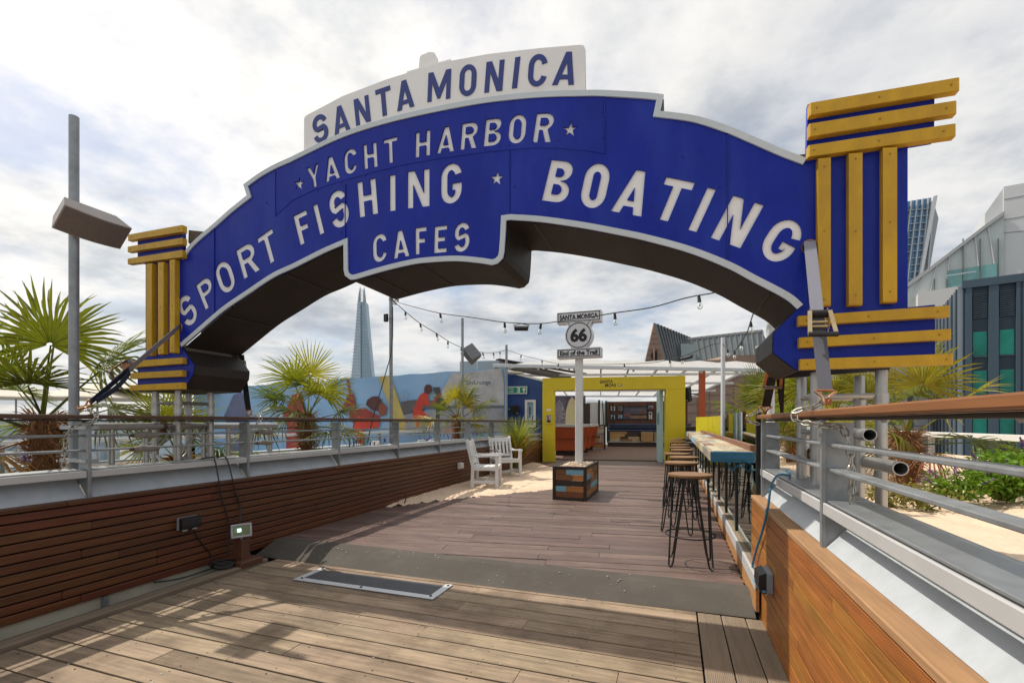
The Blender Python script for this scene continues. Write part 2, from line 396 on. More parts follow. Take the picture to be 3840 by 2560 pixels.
fd = thing('stained_deck', 'purple brown stained boards of the deck beyond the mat', 'deck', (-1.5, 8.5, FZ)); fd['kind'] = 'structure'; del fd['category']
bf = board_mesh('board', 0.1305, 0.028, fard, 0.003)
ang = math.atan(SLOPE); pitch = 0.144 / math.cos(ang)
n_obj = 0; extra = MB()
i = -6
while True:
    yb = 3.40 + i * pitch                       # y of this row at x = 0.5, rows tilt down to the left
    if yb > 14.1: break
    rr = random.Random(i * 31 + 5); x = -3.64 - rr.uniform(0, 0.0)
    xs = []
    while x < 0.44:
        ln = rr.uniform(1.0, 3.0); e = min(0.455, x + ln)
        if 0.455 - e < 0.4: e = 0.455
        xs.append((x, e)); x = e
    for a, e in xs:
        # leave the boards out where the mat's ramp starts and where the sand patch lies deep
        ya = yb + (a - 0.5) * SLOPE; ye = yb + (e - 0.5) * SLOPE
        if ya < 3.46 or ye < 3.46:
            if ye < 3.46: continue
            a = 0.5 + (3.47 - yb) / SLOPE
            if e - a < 0.12: continue
        c = ((a + e) / 2, yb + ((a + e) / 2 - 0.5) * SLOPE)
        if n_obj < 300:
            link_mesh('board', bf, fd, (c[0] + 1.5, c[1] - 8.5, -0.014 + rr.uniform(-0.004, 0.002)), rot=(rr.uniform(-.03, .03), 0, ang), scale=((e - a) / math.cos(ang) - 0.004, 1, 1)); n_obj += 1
        else: extra.box((c[0], c[1], FZ - 0.014 + rr.uniform(-0.002, 0.002)), ((e - a) / math.cos(ang) - 0.004, 0.1335, 0.028), rz=ang, ch=0.003)
    i += 1
if extra.v: extra.build('board_run', fard, fd, kind='stuff')
# interior floor beyond the portal
inb = MB()
EX = Vector((math.cos(ang), math.sin(ang), 0)); EY = Vector((-EX.y, EX.x, 0)); PO = Vector((-3.56, 12.86, FZ))   # portal frame
def PF(a, b, z=0.0): return PO + EX * a + EY * b + Vector((0, 0, z))
rr = random.Random(4)
for j in range(9, 92):
    a = -0.6
    while a < 7.4:
        e = min(7.5, a + rr.uniform(1.6, 3.2)); c = PF((a + e) / 2, j * 0.126, -0.016)
        inb.box(c, (e - a - 0.004, 0.121, 0.03), rz=ang); a = e
inb.build('interior_floor', mat('interior_deck_board', (0.16, 0.098, 0.066), 0.7, 0, 0.3, 2.4, (1.0, 14, 10), dirt=0.3, dcol=(0.2, 0.12, 0.09)), None, kind='structure')
struct('interior_base', MB().prism([PF(-1.2, 1.0, -0.05), PF(8, 1.0, -0.05), PF(8, 11.8, -0.05), PF(-1.2, 11.8, -0.05)], (0, 0, -0.1)), subm)

# sloping rubber mat and metal access plate
matm = mat('grit_mat', (0.088, 0.078, 0.068), 0.95, 0, 0.18, 120, bump=0.5, dirt=0.4, dcol=(0.14, 0.13, 0.11), dscale=4, spec=0.2)
mm = MB()
prof = [(3.172, 0.001), (3.19, 0.009), (3.40, FZ + 0.004), (3.515, FZ + 0.010), (3.52, FZ + 0.004)]
xs = [-3.56 + 4.03 * k / 24 for k in range(25)]
vs = [(x, y + 0.012 * math.sin(x * 1.3) * (j == 0) + 0.01 * math.sin(x * 2 + 1) * (j > 2), z + (0.006 * math.sin(x * 3.1) if j in (2,) else 0)) for x in xs for j, (y, z) in enumerate(prof)]
mm.add(vs, [(k * 5 + j, (k + 1) * 5 + j, (k + 1) * 5 + j + 1, k * 5 + j + 1) for k in range(24) for j in range(4)])
mm.build('grit_mat', matm, None, label='dark grey gritty mat ramped across the deck at the arch', category='mat') if False else tagged(mm.build('grit_mat', matm), 'dark grey gritty mat ramped across the deck at the arch', 'mat')
sc_m = mat('deck_screw', (0.05, 0.045, 0.04), 0.5, 0.5); scw = MB(); rr = random.Random(3)
for i, y in enumerate(rows):
    for x in [-3.22 + 0.46 * k for k in range(8)]:
        for dy in (-0.042, 0.042): scw.lathe([(0.0042, 0), (0.0042, 0.0012)], (x + rr.uniform(-.006, .006), y - 0.069 + dy, 0.0005), 6)
scw.build('screw_heads', sc_m, dk, kind='stuff')
spk = MB()
for k in range(170):                            # grit, chewing gum and paint flecks trodden into the mat and boards
    x = rr.uniform(-3.2, .1); y = rr.choice((rr.uniform(3.2, 3.5), rr.uniform(1.2, 3.1), rr.uniform(3.6, 7))); z = 0.0025 if y < 3.15 else (0.012 + (y - 3.19) / 0.21 * 0.074 if y < 3.4 else FZ + 0.012) if y < 3.52 else FZ + 0.0025
    r_ = rr.uniform(.003, .009); n_ = 6; spk.add([(x + r_ * rr.uniform(.6, 1.3) * math.cos(a * 1.047), y + r_ * rr.uniform(.5, 1.2) * math.sin(a * 1.047), z) for a in range(6)], [(0, 1, 2, 3, 4, 5)])
spk.build('trodden_flecks', mat('pale_fleck', (0.36, 0.33, 0.29), 0.9), dk, kind='stuff')
pl = thing('access_plate', 'dark access plate with pale bolted metal frame set beside the mat', 'plate', (-2.14, 2.94, 0))
MB().box((-2.14, 2.945, 0.007), (1.094, 0.203, 0.005)).build('plate', mat('dark_plate', (0.055, 0.06, 0.07), 0.6, 0.2, 0.25, 20, dirt=0.3, dcol=(0.15, 0.14, 0.13), dscale=8), pl)
fm = MB(); 
for c, d in (((-2.14, 2.816, 0.007), (1.2, 0.055, 0.006)), ((-2.715, 2.965, 0.007), (0.055, 0.243, 0.006)), ((-1.565, 2.965, 0.007), (0.055, 0.243, 0.006))): fm.box(c, d, ch=0.002)
fm.build('frame', mat('pale_steel', (0.55, 0.57, 0.60), 0.5, 0.4, 0.1, 8, dirt=0.3, dcol=(0.35, 0.35, 0.35)), pl)
boltm = mat('bolt', (0.10, 0.08, 0.065), 0.5, 0.6)
for x, y in ((-2.69, 2.83), (-2.14, 2.815), (-1.58, 2.83), (-2.70, 3.06), (-1.56, 3.05)):
    MB().lathe([(0.0105, 0), (0.0105, 0.003), (0.006, 0.003), (0.006, 0.008)], (x, y, 0.0095), 8).build('bolt', boltm, pl)

# ---------------------------------------------------------------- slatted walls and railings
slat = board_mesh('slat', 0.043, 0.022, hardwood, 0.003, axis='y')     # turned on edge below
def slat_wall(sgn, X, y0, y1, wood, name, label, rows_z, dark):
    # sgn: +1 wall to the right (visible face looks towards -x), -1 wall to the left
    t = thing(name, label, 'wall', (X, (y0 + y1) / 2, 0))
    sm = MB().box((0, 0, 0), (0.022, 1, 0.049 if sgn < 0 else 0.0530), ch=0.004 if sgn < 0 else 0.0012).mesh('slat', wood)
    for k, z in enumerate(rows_z):
        rr = random.Random(k * 13 + int(X * 10)); y = y0
        while y < y1 - 0.01:
            e = min(y1, y + rr.uniform(1.2, 3.6))
            if y1 - e < 0.5: e = y1
            link_mesh('slat', sm, t, (sgn * 0.011 + rr.uniform(-0.0006, 0.0006), (y + e) / 2 - (y0 + y1) / 2, z), scale=(1, e - y - 0.002, 1)); y = e
    MB().box((X + sgn * 0.045, (y0 + y1) / 2, 0.37), (0.03, y1 - y0, 0.66)).build('backing', subm, t)
    y = y0
    while y < y1 - 0.01:
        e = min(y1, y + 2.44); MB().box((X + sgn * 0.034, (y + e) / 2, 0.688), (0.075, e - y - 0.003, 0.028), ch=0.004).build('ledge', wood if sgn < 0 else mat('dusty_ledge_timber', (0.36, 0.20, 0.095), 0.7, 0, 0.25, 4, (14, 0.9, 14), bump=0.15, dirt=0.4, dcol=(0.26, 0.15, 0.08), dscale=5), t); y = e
    for a in range(int(math.ceil((y1 - y0) / 2.44))):
        pass
    return t
rows_l = [0.642 - 0.0578 * k for k in range(11)]
lw = slat_wall(-1, -3.6, -0.6, 13.2, hardwood, 'slatted_wall', 'low wall of reddish timber slats darkened for shade left of the deck with floodlight before it', rows_l, True)
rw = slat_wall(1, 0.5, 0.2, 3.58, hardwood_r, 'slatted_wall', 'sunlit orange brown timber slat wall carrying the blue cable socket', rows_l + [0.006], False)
cream = mat('cream_flashing', (0.55, 0.50, 0.38), 0.7, 0, 0.12, 5, dirt=0.4, dcol=(0.28, 0.25, 0.19))
MB().box((-3.64, 1.3, 0.0), (0.01, 3.8, 0.12)).build('flashing', cream, lw)
for yy in (-0.1, 2.05): MB().box((-3.618, yy, -0.01), (0.03, 0.03, 0.09)).build('bracket', galv, lw)
MB().box((-3.634, 0.30, 0.70), (0.01, 0.01, 0.01))
def railing(sgn, X, y0, y1, posts, label, wood, rod_round, ykink=None):
    t = thing('railing', label, 'railing', (X, (y0 + y1) / 2, 0.70))
    Xo = lambda d: X + sgn * d
    edges = sorted(set([y0] + list(posts) + [y1]))
    for a, b in zip(edges, edges[1:]):
        # leaning infill panel and the grey cap above it
        a2, b2 = a + 0.012, b - 0.012
        MB().prism([(Xo(0.012), a2, 0.703), (Xo(0.15), a2, 0.856), (Xo(0.162), a2, 0.856), (Xo(0.026), a2, 0.703)], (0, b2 - a2, 0)).build('infill_panel', white_panel, t)
        MB().box((Xo(0.006), (a + b) / 2, 0.858), (0.012, b2 - a2, 0.046), ch=0.003).build('cap_edge', cap_grey, t)
        MB().box((Xo(0.095), (a + b) / 2, 0.886), (0.16, b2 - a2, 0.010), ch=0.002).build('cap', galv, t)
        for z in (1.013, 1.112):
            if rod_round: MB().tube([(Xo(0.045), a, z), (Xo(0.045), b, z)], 0.0085, 8).build('rod', galvp, t, smooth=True)
            else: MB().box((Xo(0.05), (a + b) / 2, z - 0.003), (0.055, b - a - 0.02, 0.014), ch=0.003).build('rail_bar', galvp, t)
    for p in posts:
        mb = MB(); mb.box((Xo(0.004), p, 0.955), (0.018, 0.022, 0.51), ch=0.002)
        mb.prism([(Xo(0.012), p - 0.005, 0.703), (Xo(0.145), p - 0.005, 0.85), (Xo(0.105), p - 0.005, 0.90), (Xo(0.105), p - 0.005, 1.20), (Xo(0.012), p - 0.005, 1.20)], (0, 0.010, 0))
        mb.build('post', galvp, t)
    MB().box((Xo(0.05), (y0 + y1) / 2, 1.2135), (0.05, y1 - y0, 0.012), ch=0.002).build('rail_plate', mat('dark_steel_plate', (0.07, 0.065, 0.06), 0.6, 0.3), t)
    segs = [y0] + ([ykink] if ykink else []) + [y1]
    for a, b in zip(segs, segs[1:]):
        MB().box((Xo(0.045), (a + b) / 2, 1.2365), (0.135, b - a - 0.003, 0.028), ch=0.005).build('handrail', wood, t)
    for q in posts:
        for dy in (0.3, 0.9): MB().lathe([(0.008, -0.008), (0.014, 0)], (Xo(0.05), q + dy, 1.207), 8).build('fixing', galv, t)
    return t
lposts = [0.767 + 1.2165 * k for k in range(11)]
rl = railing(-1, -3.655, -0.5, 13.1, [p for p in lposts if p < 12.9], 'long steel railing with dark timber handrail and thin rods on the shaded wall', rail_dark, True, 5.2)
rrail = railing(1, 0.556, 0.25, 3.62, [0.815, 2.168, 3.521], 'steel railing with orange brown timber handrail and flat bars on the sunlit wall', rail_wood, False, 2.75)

# ---------------------------------------------------------------- sand
def sheet(name, m, xs, ys, hf, inside=None, parent=None, **k):
    mb = MB(); nx, ny = len(xs), len(ys)
    vs = [(x, y, hf(x, y)) for y in ys for x in xs]
    fs = []
    for j in range(ny - 1):
        for i in range(nx - 1):
            if inside is None or inside((xs[i] + xs[i + 1]) / 2, (ys[j] + ys[j + 1]) / 2): fs.append((j * nx + i, j * nx + i + 1, (j + 1) * nx + i + 1, (j + 1) * nx + i))
    mb.add(vs, fs); return mb.build(name, m, parent, smooth=True, **k)
from mathutils import noise as NZ
def fbm(x, y, s, o=4): return NZ.fractal(Vector((x * s, y * s, 3.3)), 0.9, 2.0, o)
rowY = lambda x, y: math.floor((y - (x - 0.5) * SLOPE - 3.40) / pitch)
def sand_edge(x, y):                          # patch lies along the wall and steps in board by board
    k = rowY(x, y) * pitch + 3.40 - 0.5 * SLOPE      # board row in terms of y at x = 0
    # right-hand limit of the sand in this row of boards
    lim = [(5.25, -3.62), (5.9, -3.2), (6.6, -2.55), (7.3, -1.95), (7.7, -1.65), (9.6, -1.55), (10.3, -2.0), (10.9, -2.6), (11.6, -3.1), (12.4, -3.6)]
    yy = k + (-2.8) * SLOPE
    for (a, xa), (b, xb) in zip(lim, lim[1:]):
        if a <= yy <= b: return xa + (xb - xa) * (yy - a) / (b - a)
    return -9
def lin(a, b, n): return [a + (b - a) * i / (n - 1) for i in range(n)]
def sh(x, y):
    d = sand_edge(x, y) - x
    return FZ - 0.012 + max(-0.004, min(0.035, d * 0.12)) + 0.016 * max(0, fbm(x, y, 2.2) + 0.2) + 0.010 * fbm(x, y, 7) + 0.05 * max(0, (-3.25 - x)) 
sheet('sand_patch', sandm, lin(-3.63, -1.3, 120), lin(5.0, 12.4, 260), sh, lambda x, y: x < sand_edge(x, y), kind='structure')
SZ = 0.50
def shr(x, y): return SZ + 0.06 * fbm(x, y, 0.9) + 0.02 * fbm(x, y, 4) + 0.10 * max(0, x - 2.6)
sheet('sand_bed', sandm, lin(0.66, 4.2, 110), lin(-2, 16, 300), shr, kind='structure')
bedm = mat('planting_soil', (0.11, 0.085, 0.06), 0.95, 0, 0.3, 20, bump=0.5, dirt=0.4, dcol=(0.25, 0.22, 0.18))
sheet('planting_bed', bedm, lin(-9.0, -3.78, 60), lin(-3, 14, 120), lambda x, y: 0.52 + 0.05 * fbm(x, y, 1.1), kind='structure')
# outer white railings
def outer_rail(pts, z, label, mid=True, hz=0.06):
    t = thing('outer_railing', label, 'railing', tuple(Vector(pts[0][:2]).to_3d()))
    for a, b in zip(pts, pts[1:]):
        a3, b3 = Vector((*a, z)), Vector((*b, z)); ln = (b3 - a3).length
        MB().beam(a3, b3, 0.05, hz, ch=0.004).build('top_rail', white, t)
        if mid: MB().tube([a3 - Vector((0, 0, 0.33)), b3 - Vector((0, 0, 0.33))], 0.018, 8).build('lower_rail', mat('pale_blue_steel', (0.35, 0.42, 0.46), 0.5, 0.3), t, smooth=True)
        n = max(1, int(ln / 1.9))
        for i in range(n + 1):
            c = a3.lerp(b3, i / n); MB().box((c.x, c.y, z - 0.33), (0.05, 0.09, 0.62), ch=0.003).build('post', galvp, t)
    return t
outer_rail([(-8.4, -1.5), (-8.2, 6.0), (-6.9, 12.6)], 0.93, 'white flat topped outer railing behind the palms left of the deck')
outer_rail([(3.9, 0.2), (3.75, 4.5), (3.5, 15)], 1.02, 'white flat topped outer railing beyond the sunny sand bed', False, 0.075)
wl = mat('white_parapet', (0.62, 0.64, 0.64), 0.7, 0, 0.08, 3, dirt=0.3, dcol=(0.4, 0.41, 0.4))
tagged(MB().box((-8.75, 4.5, 0.25), (0.18, 14, 0.62), ch=0.01).build('parapet_wall', wl), 'low pale parapet wall running behind the white outer railing', 'wall')
# ================================================================ the arch
A = 2.6; DEP = 0.50
def pa(q, dy=0.0):                            # photo pixel -> (x, z) on the plane y = A + dy
    p = P(q[0], q[1], Y=A + dy); return (p.x, p.z)
def arc(cx, cy, rx, ry, a0, a1, n=8): return [(cx + rx * math.cos(R(a0 + (a1 - a0) * i / n)), cy + ry * math.sin(R(a0 + (a1 - a0) * i / n))) for i in range(n + 1)]
def glyph(ch, w, h, t):
    ty = t * 0.92; x2 = w / 2
    def ring(x0, y0, x1, y1, n=7):
        rx = (x1 - x0) / 2; ry = min(rx * 1.15, (y1 - y0) / 2); cx = (x0 + x1) / 2
        return arc(cx, y1 - ry, rx, ry, 0, 180, 2 * n) + arc(cx, y0 + ry, rx, ry, 180, 360, 2 * n)
    if ch == 'I': return [[(0, 0), (w, 0), (w, h), (0, h)]]
    if ch == 'T': return [[(x2 - t / 2, 0), (x2 + t / 2, 0), (x2 + t / 2, h - ty), (w, h - ty), (w, h), (0, h), (0, h - ty), (x2 - t / 2, h - ty)]]
    if ch == 'E': return [[(0, 0), (w, 0), (w, ty), (t, ty), (t, h / 2 - ty / 2), (w * .86, h / 2 - ty / 2), (w * .86, h / 2 + ty / 2), (t, h / 2 + ty / 2), (t, h - ty), (w, h - ty), (w, h), (0, h)]]
    if ch == 'F': return [[(0, 0), (t, 0), (t, h / 2 - ty / 2), (w * .86, h / 2 - ty / 2), (w * .86, h / 2 + ty / 2), (t, h / 2 + ty / 2), (t, h - ty), (w, h - ty), (w, h), (0, h)]]
    if ch == 'H': return [[(0, 0), (t, 0), (t, h / 2 - ty / 2), (w - t, h / 2 - ty / 2), (w - t, 0), (w, 0), (w, h), (w - t, h), (w - t, h / 2 + ty / 2), (t, h / 2 + ty / 2), (t, h), (0, h)]]
    if ch == 'N':
        d = .36 * h; return [[(0, 0), (t * .96, 0), (t * .96, h - d * 1.05), (w - t * 1.15, 0), (w, 0), (w, h), (w - t * .96, h), (w - t * .96, d * 1.05), (t * 1.15, h), (0, h)]]
    if ch == 'M': return [[(0, 0), (t * .92, 0), (t * .92, h * .62), (x2 - t * .3, h * .06), (x2 + t * .3, h * .06), (w - t * .92, h * .62), (w - t * .92, 0), (w, 0), (w, h), (w - t * 1.1, h), (x2, h * .42), (t * 1.1, h), (0, h)]]
    if ch == 'A':
        k = x2 - .52 * t; inn = lambda y: t * 1.02 + k * y / h; yt = h * (x2 - 1.02 * t) / k
        return [[(0, 0), (t * 1.02, 0), (inn(.17 * h), .17 * h), (w - inn(.17 * h), .17 * h), (w - t * 1.02, 0), (w, 0), (x2 + .52 * t, h), (x2 - .52 * t, h)], [(inn(.31 * h), .31 * h), (w - inn(.31 * h), .31 * h), (x2, yt)]]
    if ch == 'Y': return [[(x2 - t / 2, 0), (x2 + t / 2, 0), (x2 + t / 2, .42 * h), (w, h), (w - t * 1.05, h), (x2, .6 * h), (t * 1.05, h), (0, h), (x2 - t / 2, .42 * h)]]
    if ch == 'O': return [ring(0, 0, w, h), ring(t, ty, w - t, h - ty)]
    if ch in 'CG':
        ro = min(x2 * 1.15, h / 2); ri = ro - ty; rxi = x2 - t
        e0 = 12
        o = arc(x2, h - ro, x2, ro, e0, 180, 12) + arc(x2, ro, x2, ro, 180, 360 if ch == 'G' else 348, 14)
        inn = arc(x2, h - ro, rxi, ri, e0 - 2, 180, 12)[::-1]; inb = arc(x2, ro, rxi, ri, 180, 360 if ch == 'G' else 350, 14)[::-1]
        if ch == 'C': return [o + inb + inn]
        return [o + [(w, .50 * h), (w * .54, .50 * h), (w * .54, .50 * h - ty), (w - t, .50 * h - ty)] + inb + inn]
    if ch == 'S':
        rx = x2 - t / 2; ru = .265 * h - ty / 2 * .2; yu = h - ru - t * .42; rl_ = .285 * h - ty / 2 * .2; yl = rl_ + t * .42
        pth = arc(x2, yu, rx * .96, ru, 18, 232, 16) + arc(x2, yl, rx, rl_, 52, -162, 16)
        a, b = [], []
        for i, q in enumerate(pth):
            p0, p1 = pth[max(0, i - 1)], pth[min(len(pth) - 1, i + 1)]; dx, dy = p1[0] - p0[0], p1[1] - p0[1]; ll = math.hypot(dx, dy) or 1
            nx, ny = -dy / ll * t / 2, dx / ll * t / 2 ; a.append((q[0] + nx, q[1] + ny)); b.append((q[0] - nx, q[1] - ny))
        return [a + b[::-1]]
    def bowl(y0, y1, xr, inset=0.0):
        ry = (y1 - y0) / 2; rx = min(ry * 1.05, xr * .62); return arc(xr - rx, (y0 + y1) / 2, rx, ry, -90, 90, 10)
    if ch in 'PR':
        yb = .42 * h; o = bowl(yb, h, w); i_ = bowl(yb + ty, h - ty, w - t)
        hole = [(t, yb + ty)] + i_ + [(t, h - ty)]
        if ch == 'P': return [[(0, 0), (t, 0), (t, yb)] + o + [(0, h)], hole]
        return [[(0, 0), (t, 0), (t, yb), (w * .46, yb), (w - t * 1.12, 0), (w, 0), (w * .46 + t * .98, yb + .01 * h)] + o[3:] + [(0, h)], hole]
    if ch == 'B':
        ym = .52 * h; o1 = bowl(0, ym, w); o2 = bowl(ym, h, w * .95)
        return [[(0, 0)] + o1 + o2 + [(0, h)], [(t, ty)] + bowl(ty, ym - ty / 2, w - t) + [(t, ym - ty / 2)], [(t, ym + ty / 2)] + bowl(ym + ty / 2, h - ty, w * .95 - t) + [(t, h - ty)]]
    return []
def letter(ch, off, sc, BL, BR, TL, tw, dy=0.0):
    f = lambda q: Vector(pa((off[0] + q[0] * sc, off[1] + q[1] * sc), dy)); bl, br, tl = f(BL), f(BR), f(TL)
    ex, ey = br - bl, tl - bl; w_, h_ = ex.length, ey.length
    t = tw * h_
    if ch == 'I': t = w_
    return [[tuple(bl + ex * (x / w_) + ey * (y / h_)) for x, y in lp] for lp in glyph(ch, w_, h_, t)]
def star(off, sc, c, r, dy=0.0, rot=8):
    cx, cz = pa((off[0] + c[0] * sc, off[1] + c[1] * sc), dy); rx = abs(pa((off[0] + (c[0] + r) * sc, off[1] + c[1] * sc), dy)[0] - cx)
    return [(cx + rx * (1 if k % 2 == 0 else .36) * math.sin(R(rot + 36 * k)), cz + rx * (1 if k % 2 == 0 else .36) * math.cos(R(rot + 36 * k))) for k in range(10)]
s8 = 800 / 1568
CA, CB, CC, CD, CE, CF = (600, 600), (1100, 100), (1700, 100), (1900, 500), (2400, 300), (1200, 700)
sF = 800 / 2352
cut = []                                        # letters cut out of the blue face
for a in (('S', CA, s8, (185, 1238), (288, 1166), (112, 1042)), ('P', CA, s8, (330, 1103), (425, 1028), (258, 920)), ('O', CA, s8, (452, 996), (568, 936), (384, 784)),
          ('R', CA, s8, (613, 876), (733, 805), (553, 665)), ('T', CA, s8, (767, 790), (880, 714), (709, 578)), ('F', CA, s8, (1028, 627), (1125, 581), (975, 412)),
          ('I', CA, s8, (1172, 550), (1206, 534), (1120, 335)), ('S', CA, s8, (1265, 513), (1400, 464), (1225, 255)),
          ('H', CB, s8, (485, 1403), (622, 1372), (465, 1145)), ('I', CB, s8, (707, 1356), (750, 1351), (706, 1092)), ('N', CB, s8, (838, 1337), (1000, 1318), (838, 1065)), ('G', CB, s8, (1082, 1310), (1236, 1288), (1084, 1018)),
          ('C', CF, sF, (580, 843), (738, 808), (574, 538)), ('A', CF, sF, (808, 795), (983, 762), (791, 500)), ('F', CF, sF, (1050, 748), (1174, 735), (1048, 455)), ('E', CF, sF, (1253, 733), (1393, 718), (1260, 440)), ('S', CF, sF, (1470, 722), (1642, 702), (1482, 410)),
          ('B', CD, s8, (256, 492), (436, 516), (328, 192)), ('O', CD, s8, (525, 533), (705, 563), (595, 208)), ('A', CD, s8, (763, 570), (990, 612), (871, 254)), ('T', CD, s8, (1053, 616), (1258, 664), (1175, 318)),
          ('I', CE, s8, (354, 1101), (415, 1117), (497, 788)), ('N', CE, s8, (520, 1158), (737, 1236), (688, 845)), ('G', CE, s8, (850, 1268), (1050, 1376), (1036, 984))):
    big = a[1] in (CD, CE)
    cut += letter(*a, 0.205 if big else (0.175 if a[1] is CF else 0.185))
yh = []
for a in (('Y', CB, s8, (114, 1199), (206, 1160), (95, 1042)), ('A', CB, s8, (236, 1147), (343, 1110), (216, 974)), ('C', CB, s8, (376, 1093), (471, 1068), (368, 911)), ('H', CB, s8, (521, 1050), (620, 1030), (511, 868)), ('T', CB, s8, (665, 1015), (769, 990), (659, 833)),
          ('H', CB, s8, (895, 965), (1004, 945), (898, 778)), ('A', CB, s8, (1050, 936), (1180, 916), (1062, 745)), ('R', CB, s8, (1225, 908), (1345, 892), (1240, 712)), ('B', CB, s8, (1395, 883), (1520, 868), (1415, 682)), ('O', CC, s8, (398, 863), (524, 857), (416, 649)), ('R', CC, s8, (581, 853), (716, 850), (613, 637))):
    yh += letter(*a, 0.185)
yh += [star(CB, s8, (44, 1157), 42), star(CC, s8, (858, 757), 62)]
cut += [star(CC, s8, (320, 1115), 55)]
upper = [(667, 968), (683, 965), (710, 926), (748, 888), (809, 836), (865, 786), (929, 735), (916, 694), (977, 650), (1034, 618), (1090, 593), (1139, 569), (1281, 502), (1446, 448), (1638, 403), (1829, 368), (2020, 348), (2193, 342), (2268, 342), (2414, 350), (2489, 358), (2476, 420), (2604, 437), (2731, 476), (2834, 519), (2936, 563), (3024, 596)]
lower = [(3024, 1128), (2988, 1160), (2941, 1120), (2818, 1055), (2726, 1006), (2583, 949), (2425, 905), (2308, 880), (2175, 855), (2027, 834), (1914, 826), (1899, 828), (1896, 890), (1892, 945), (1887, 969), (1867, 989), (1846, 995), (1795, 987), (1710, 980), (1608, 985), (1540, 994), (1438, 1018), (1336, 1048), (1317, 1050), (1297, 1035), (1292, 1015), (1291, 918), (1212, 952), (1110, 1003), (1028, 1041), (931, 1105), (855, 1156), (804, 1197), (743, 1250), (684, 1301), (667, 1290)]
def smooth(pts, rng, n=5):                      # round off the traced arcs between sharp corners
    o = []; i = 0
    while i < len(pts):
        r = next((r for r in rng if r[0] == i), None)
        if r is None: o.append(pts[i]); i += 1; continue
        q = [Vector(p) for p in pts[r[0]:r[1] + 1]]
        for k in range(len(q) - 1):
            p0, p1, p2, p3 = q[max(0, k - 1)], q[k], q[k + 1], q[min(len(q) - 1, k + 2)]
            for j in range(n):
                t = j / n; o.append(tuple(.5 * ((2 * p1) + (p2 - p0) * t + (2 * p0 - 5 * p1 + 4 * p2 - p3) * t ** 2 + (3 * p1 - p0 - 3 * p2 + p3) * t ** 3)))
        i = r[1]
    return o
UP0 = [pa(q) for q in upper]
UP = smooth(UP0, [(1, 6), (7, 20), (21, 26)]); LO = smooth([pa(q) for q in lower], [(1, 10), (16, 22), (26, 34)]); outline = UP + LO
AM = lambda d: Matrix.Translation((0, A - d, 0)) @ Matrix.Rotation(R(90), 4, 'X')     # plane matrix, d = metres in front of y = A
bluem = mat('blue_paint', (0.0035, 0.0165, 0.275), 0.40, 0, 0.16, 3, spec=0.22, dstretch=(2.2, 2.2, .7), bump=0.30, bscale=2.6, dirt=0.6, dcol=(0.024, 0.052, 0.35), dscale=2.0)  # lighter streaks: scuffs and drips, plus sheen variation put into the colour
whitesign = mat('white_sign_board', (0.84, 0.82, 0.80), 0.6, 0, 0.05, 3, dirt=0.25, dcol=(0.52, 0.49, 0.46), dscale=2)
trim = mat('pale_blue_white_trim', (0.55, 0.60, 0.63), 0.55, 0, 0.06, 4, dirt=0.3, dcol=(0.42, 0.44, 0.45), dscale=3)
shellm = mat('black_arch_lining', (0.016, 0.012, 0.010), 0.6, 0, 0.4, 3, dirt=0.6, dcol=(0.050, 0.037, 0.028), dscale=2.2)
yellow = mat('yellow_timber', (0.52, 0.30, 0.004), 0.5, 0, 0.16, 4, (3, 3, 1), bump=0.5, bscale=18, rnd=0.08, dirt=0.55, dcol=(0.36, 0.185, 0.006), dscale=7)
ar = thing('pier_arch', 'blue arched entrance sign with white cut out lettering and yellow slatted pillars', 'arch', (-1.6, A + DEP / 2, 1.5))
def flush(name, loops, depth, front, m, parent=ar, **k):      # board whose front is `front` metres before y = A
    return mesh_obj(name, curve_mesh(name, loops, depth, m, AM(front - depth / 2)), parent, **k)
def inset(lp, d):
    o = []; n = len(lp)
    for i in range(n):
        p0, p, p1 = Vector(lp[i - 1]), Vector(lp[i]), Vector(lp[(i + 1) % n]); a = (p - p0).normalized(); b = (p1 - p).normalized()
        na = Vector((a.y, -a.x)); nb = Vector((b.y, -b.x)); m_ = na + nb
        m_ = m_ / max(0.35, (1 + na.dot(nb))); o.append(tuple(p + m_ * d))
    return o
face = flush('blue_face', [outline] + cut + yh, 0.009, 0.0, bluem, label='blue front face with SPORT FISHING, BOATING and CAFES cut out')
flush('letter_backing', [inset(outline, 0.01)], 0.008, -0.0095, whitesign)
# the sheet carrying YACHT HARBOR, proud of the face
yup = [(1036, 640), (1139, 590), (1281, 522), (1446, 468), (1638, 423), (1829, 388), (2020, 368), (2193, 362), (2262, 362)]
ylo = [(2266, 577), (2200, 567), (2090, 556), (1990, 556), (1910, 562), (1790, 575), (1640, 597), (1500, 622), (1380, 652), (1280, 680), (1180, 712), (1100, 750), (1034, 810)]
flush('yacht_harbor_sheet', [[pa(q) for q in yup + ylo]] + yh, 0.0022, 0.0026, bluem, label='overlaid blue sheet with YACHT HARBOR and two stars cut out')
def ribbon(name, pts, wd, front, m, depth=0.012, flip=1, z0=0, z1=0):
    ins = []; n = len(pts)
    for i in range(n):
        p = Vector(pts[i]); a = (p - Vector(pts[i - 1])).normalized() if i > 0 else (Vector(pts[1]) - p).normalized()
        b = (Vector(pts[i + 1]) - p).normalized() if i < n - 1 else a
        na = Vector((a.y, -a.x)); nb = Vector((b.y, -b.x)); mm_ = (na + nb) / max(0.35, 1 + na.dot(nb)); ins.append(tuple(p + mm_ * wd * flip))
    return flush(name, [list(pts) + ins[::-1]], depth, front, m)
TRW = 0.032
ribbon('upper_border', UP[1:], TRW, 0.0095, trim)
ribbon('lower_border', LO[1:-1], TRW, 0.0095, trim)
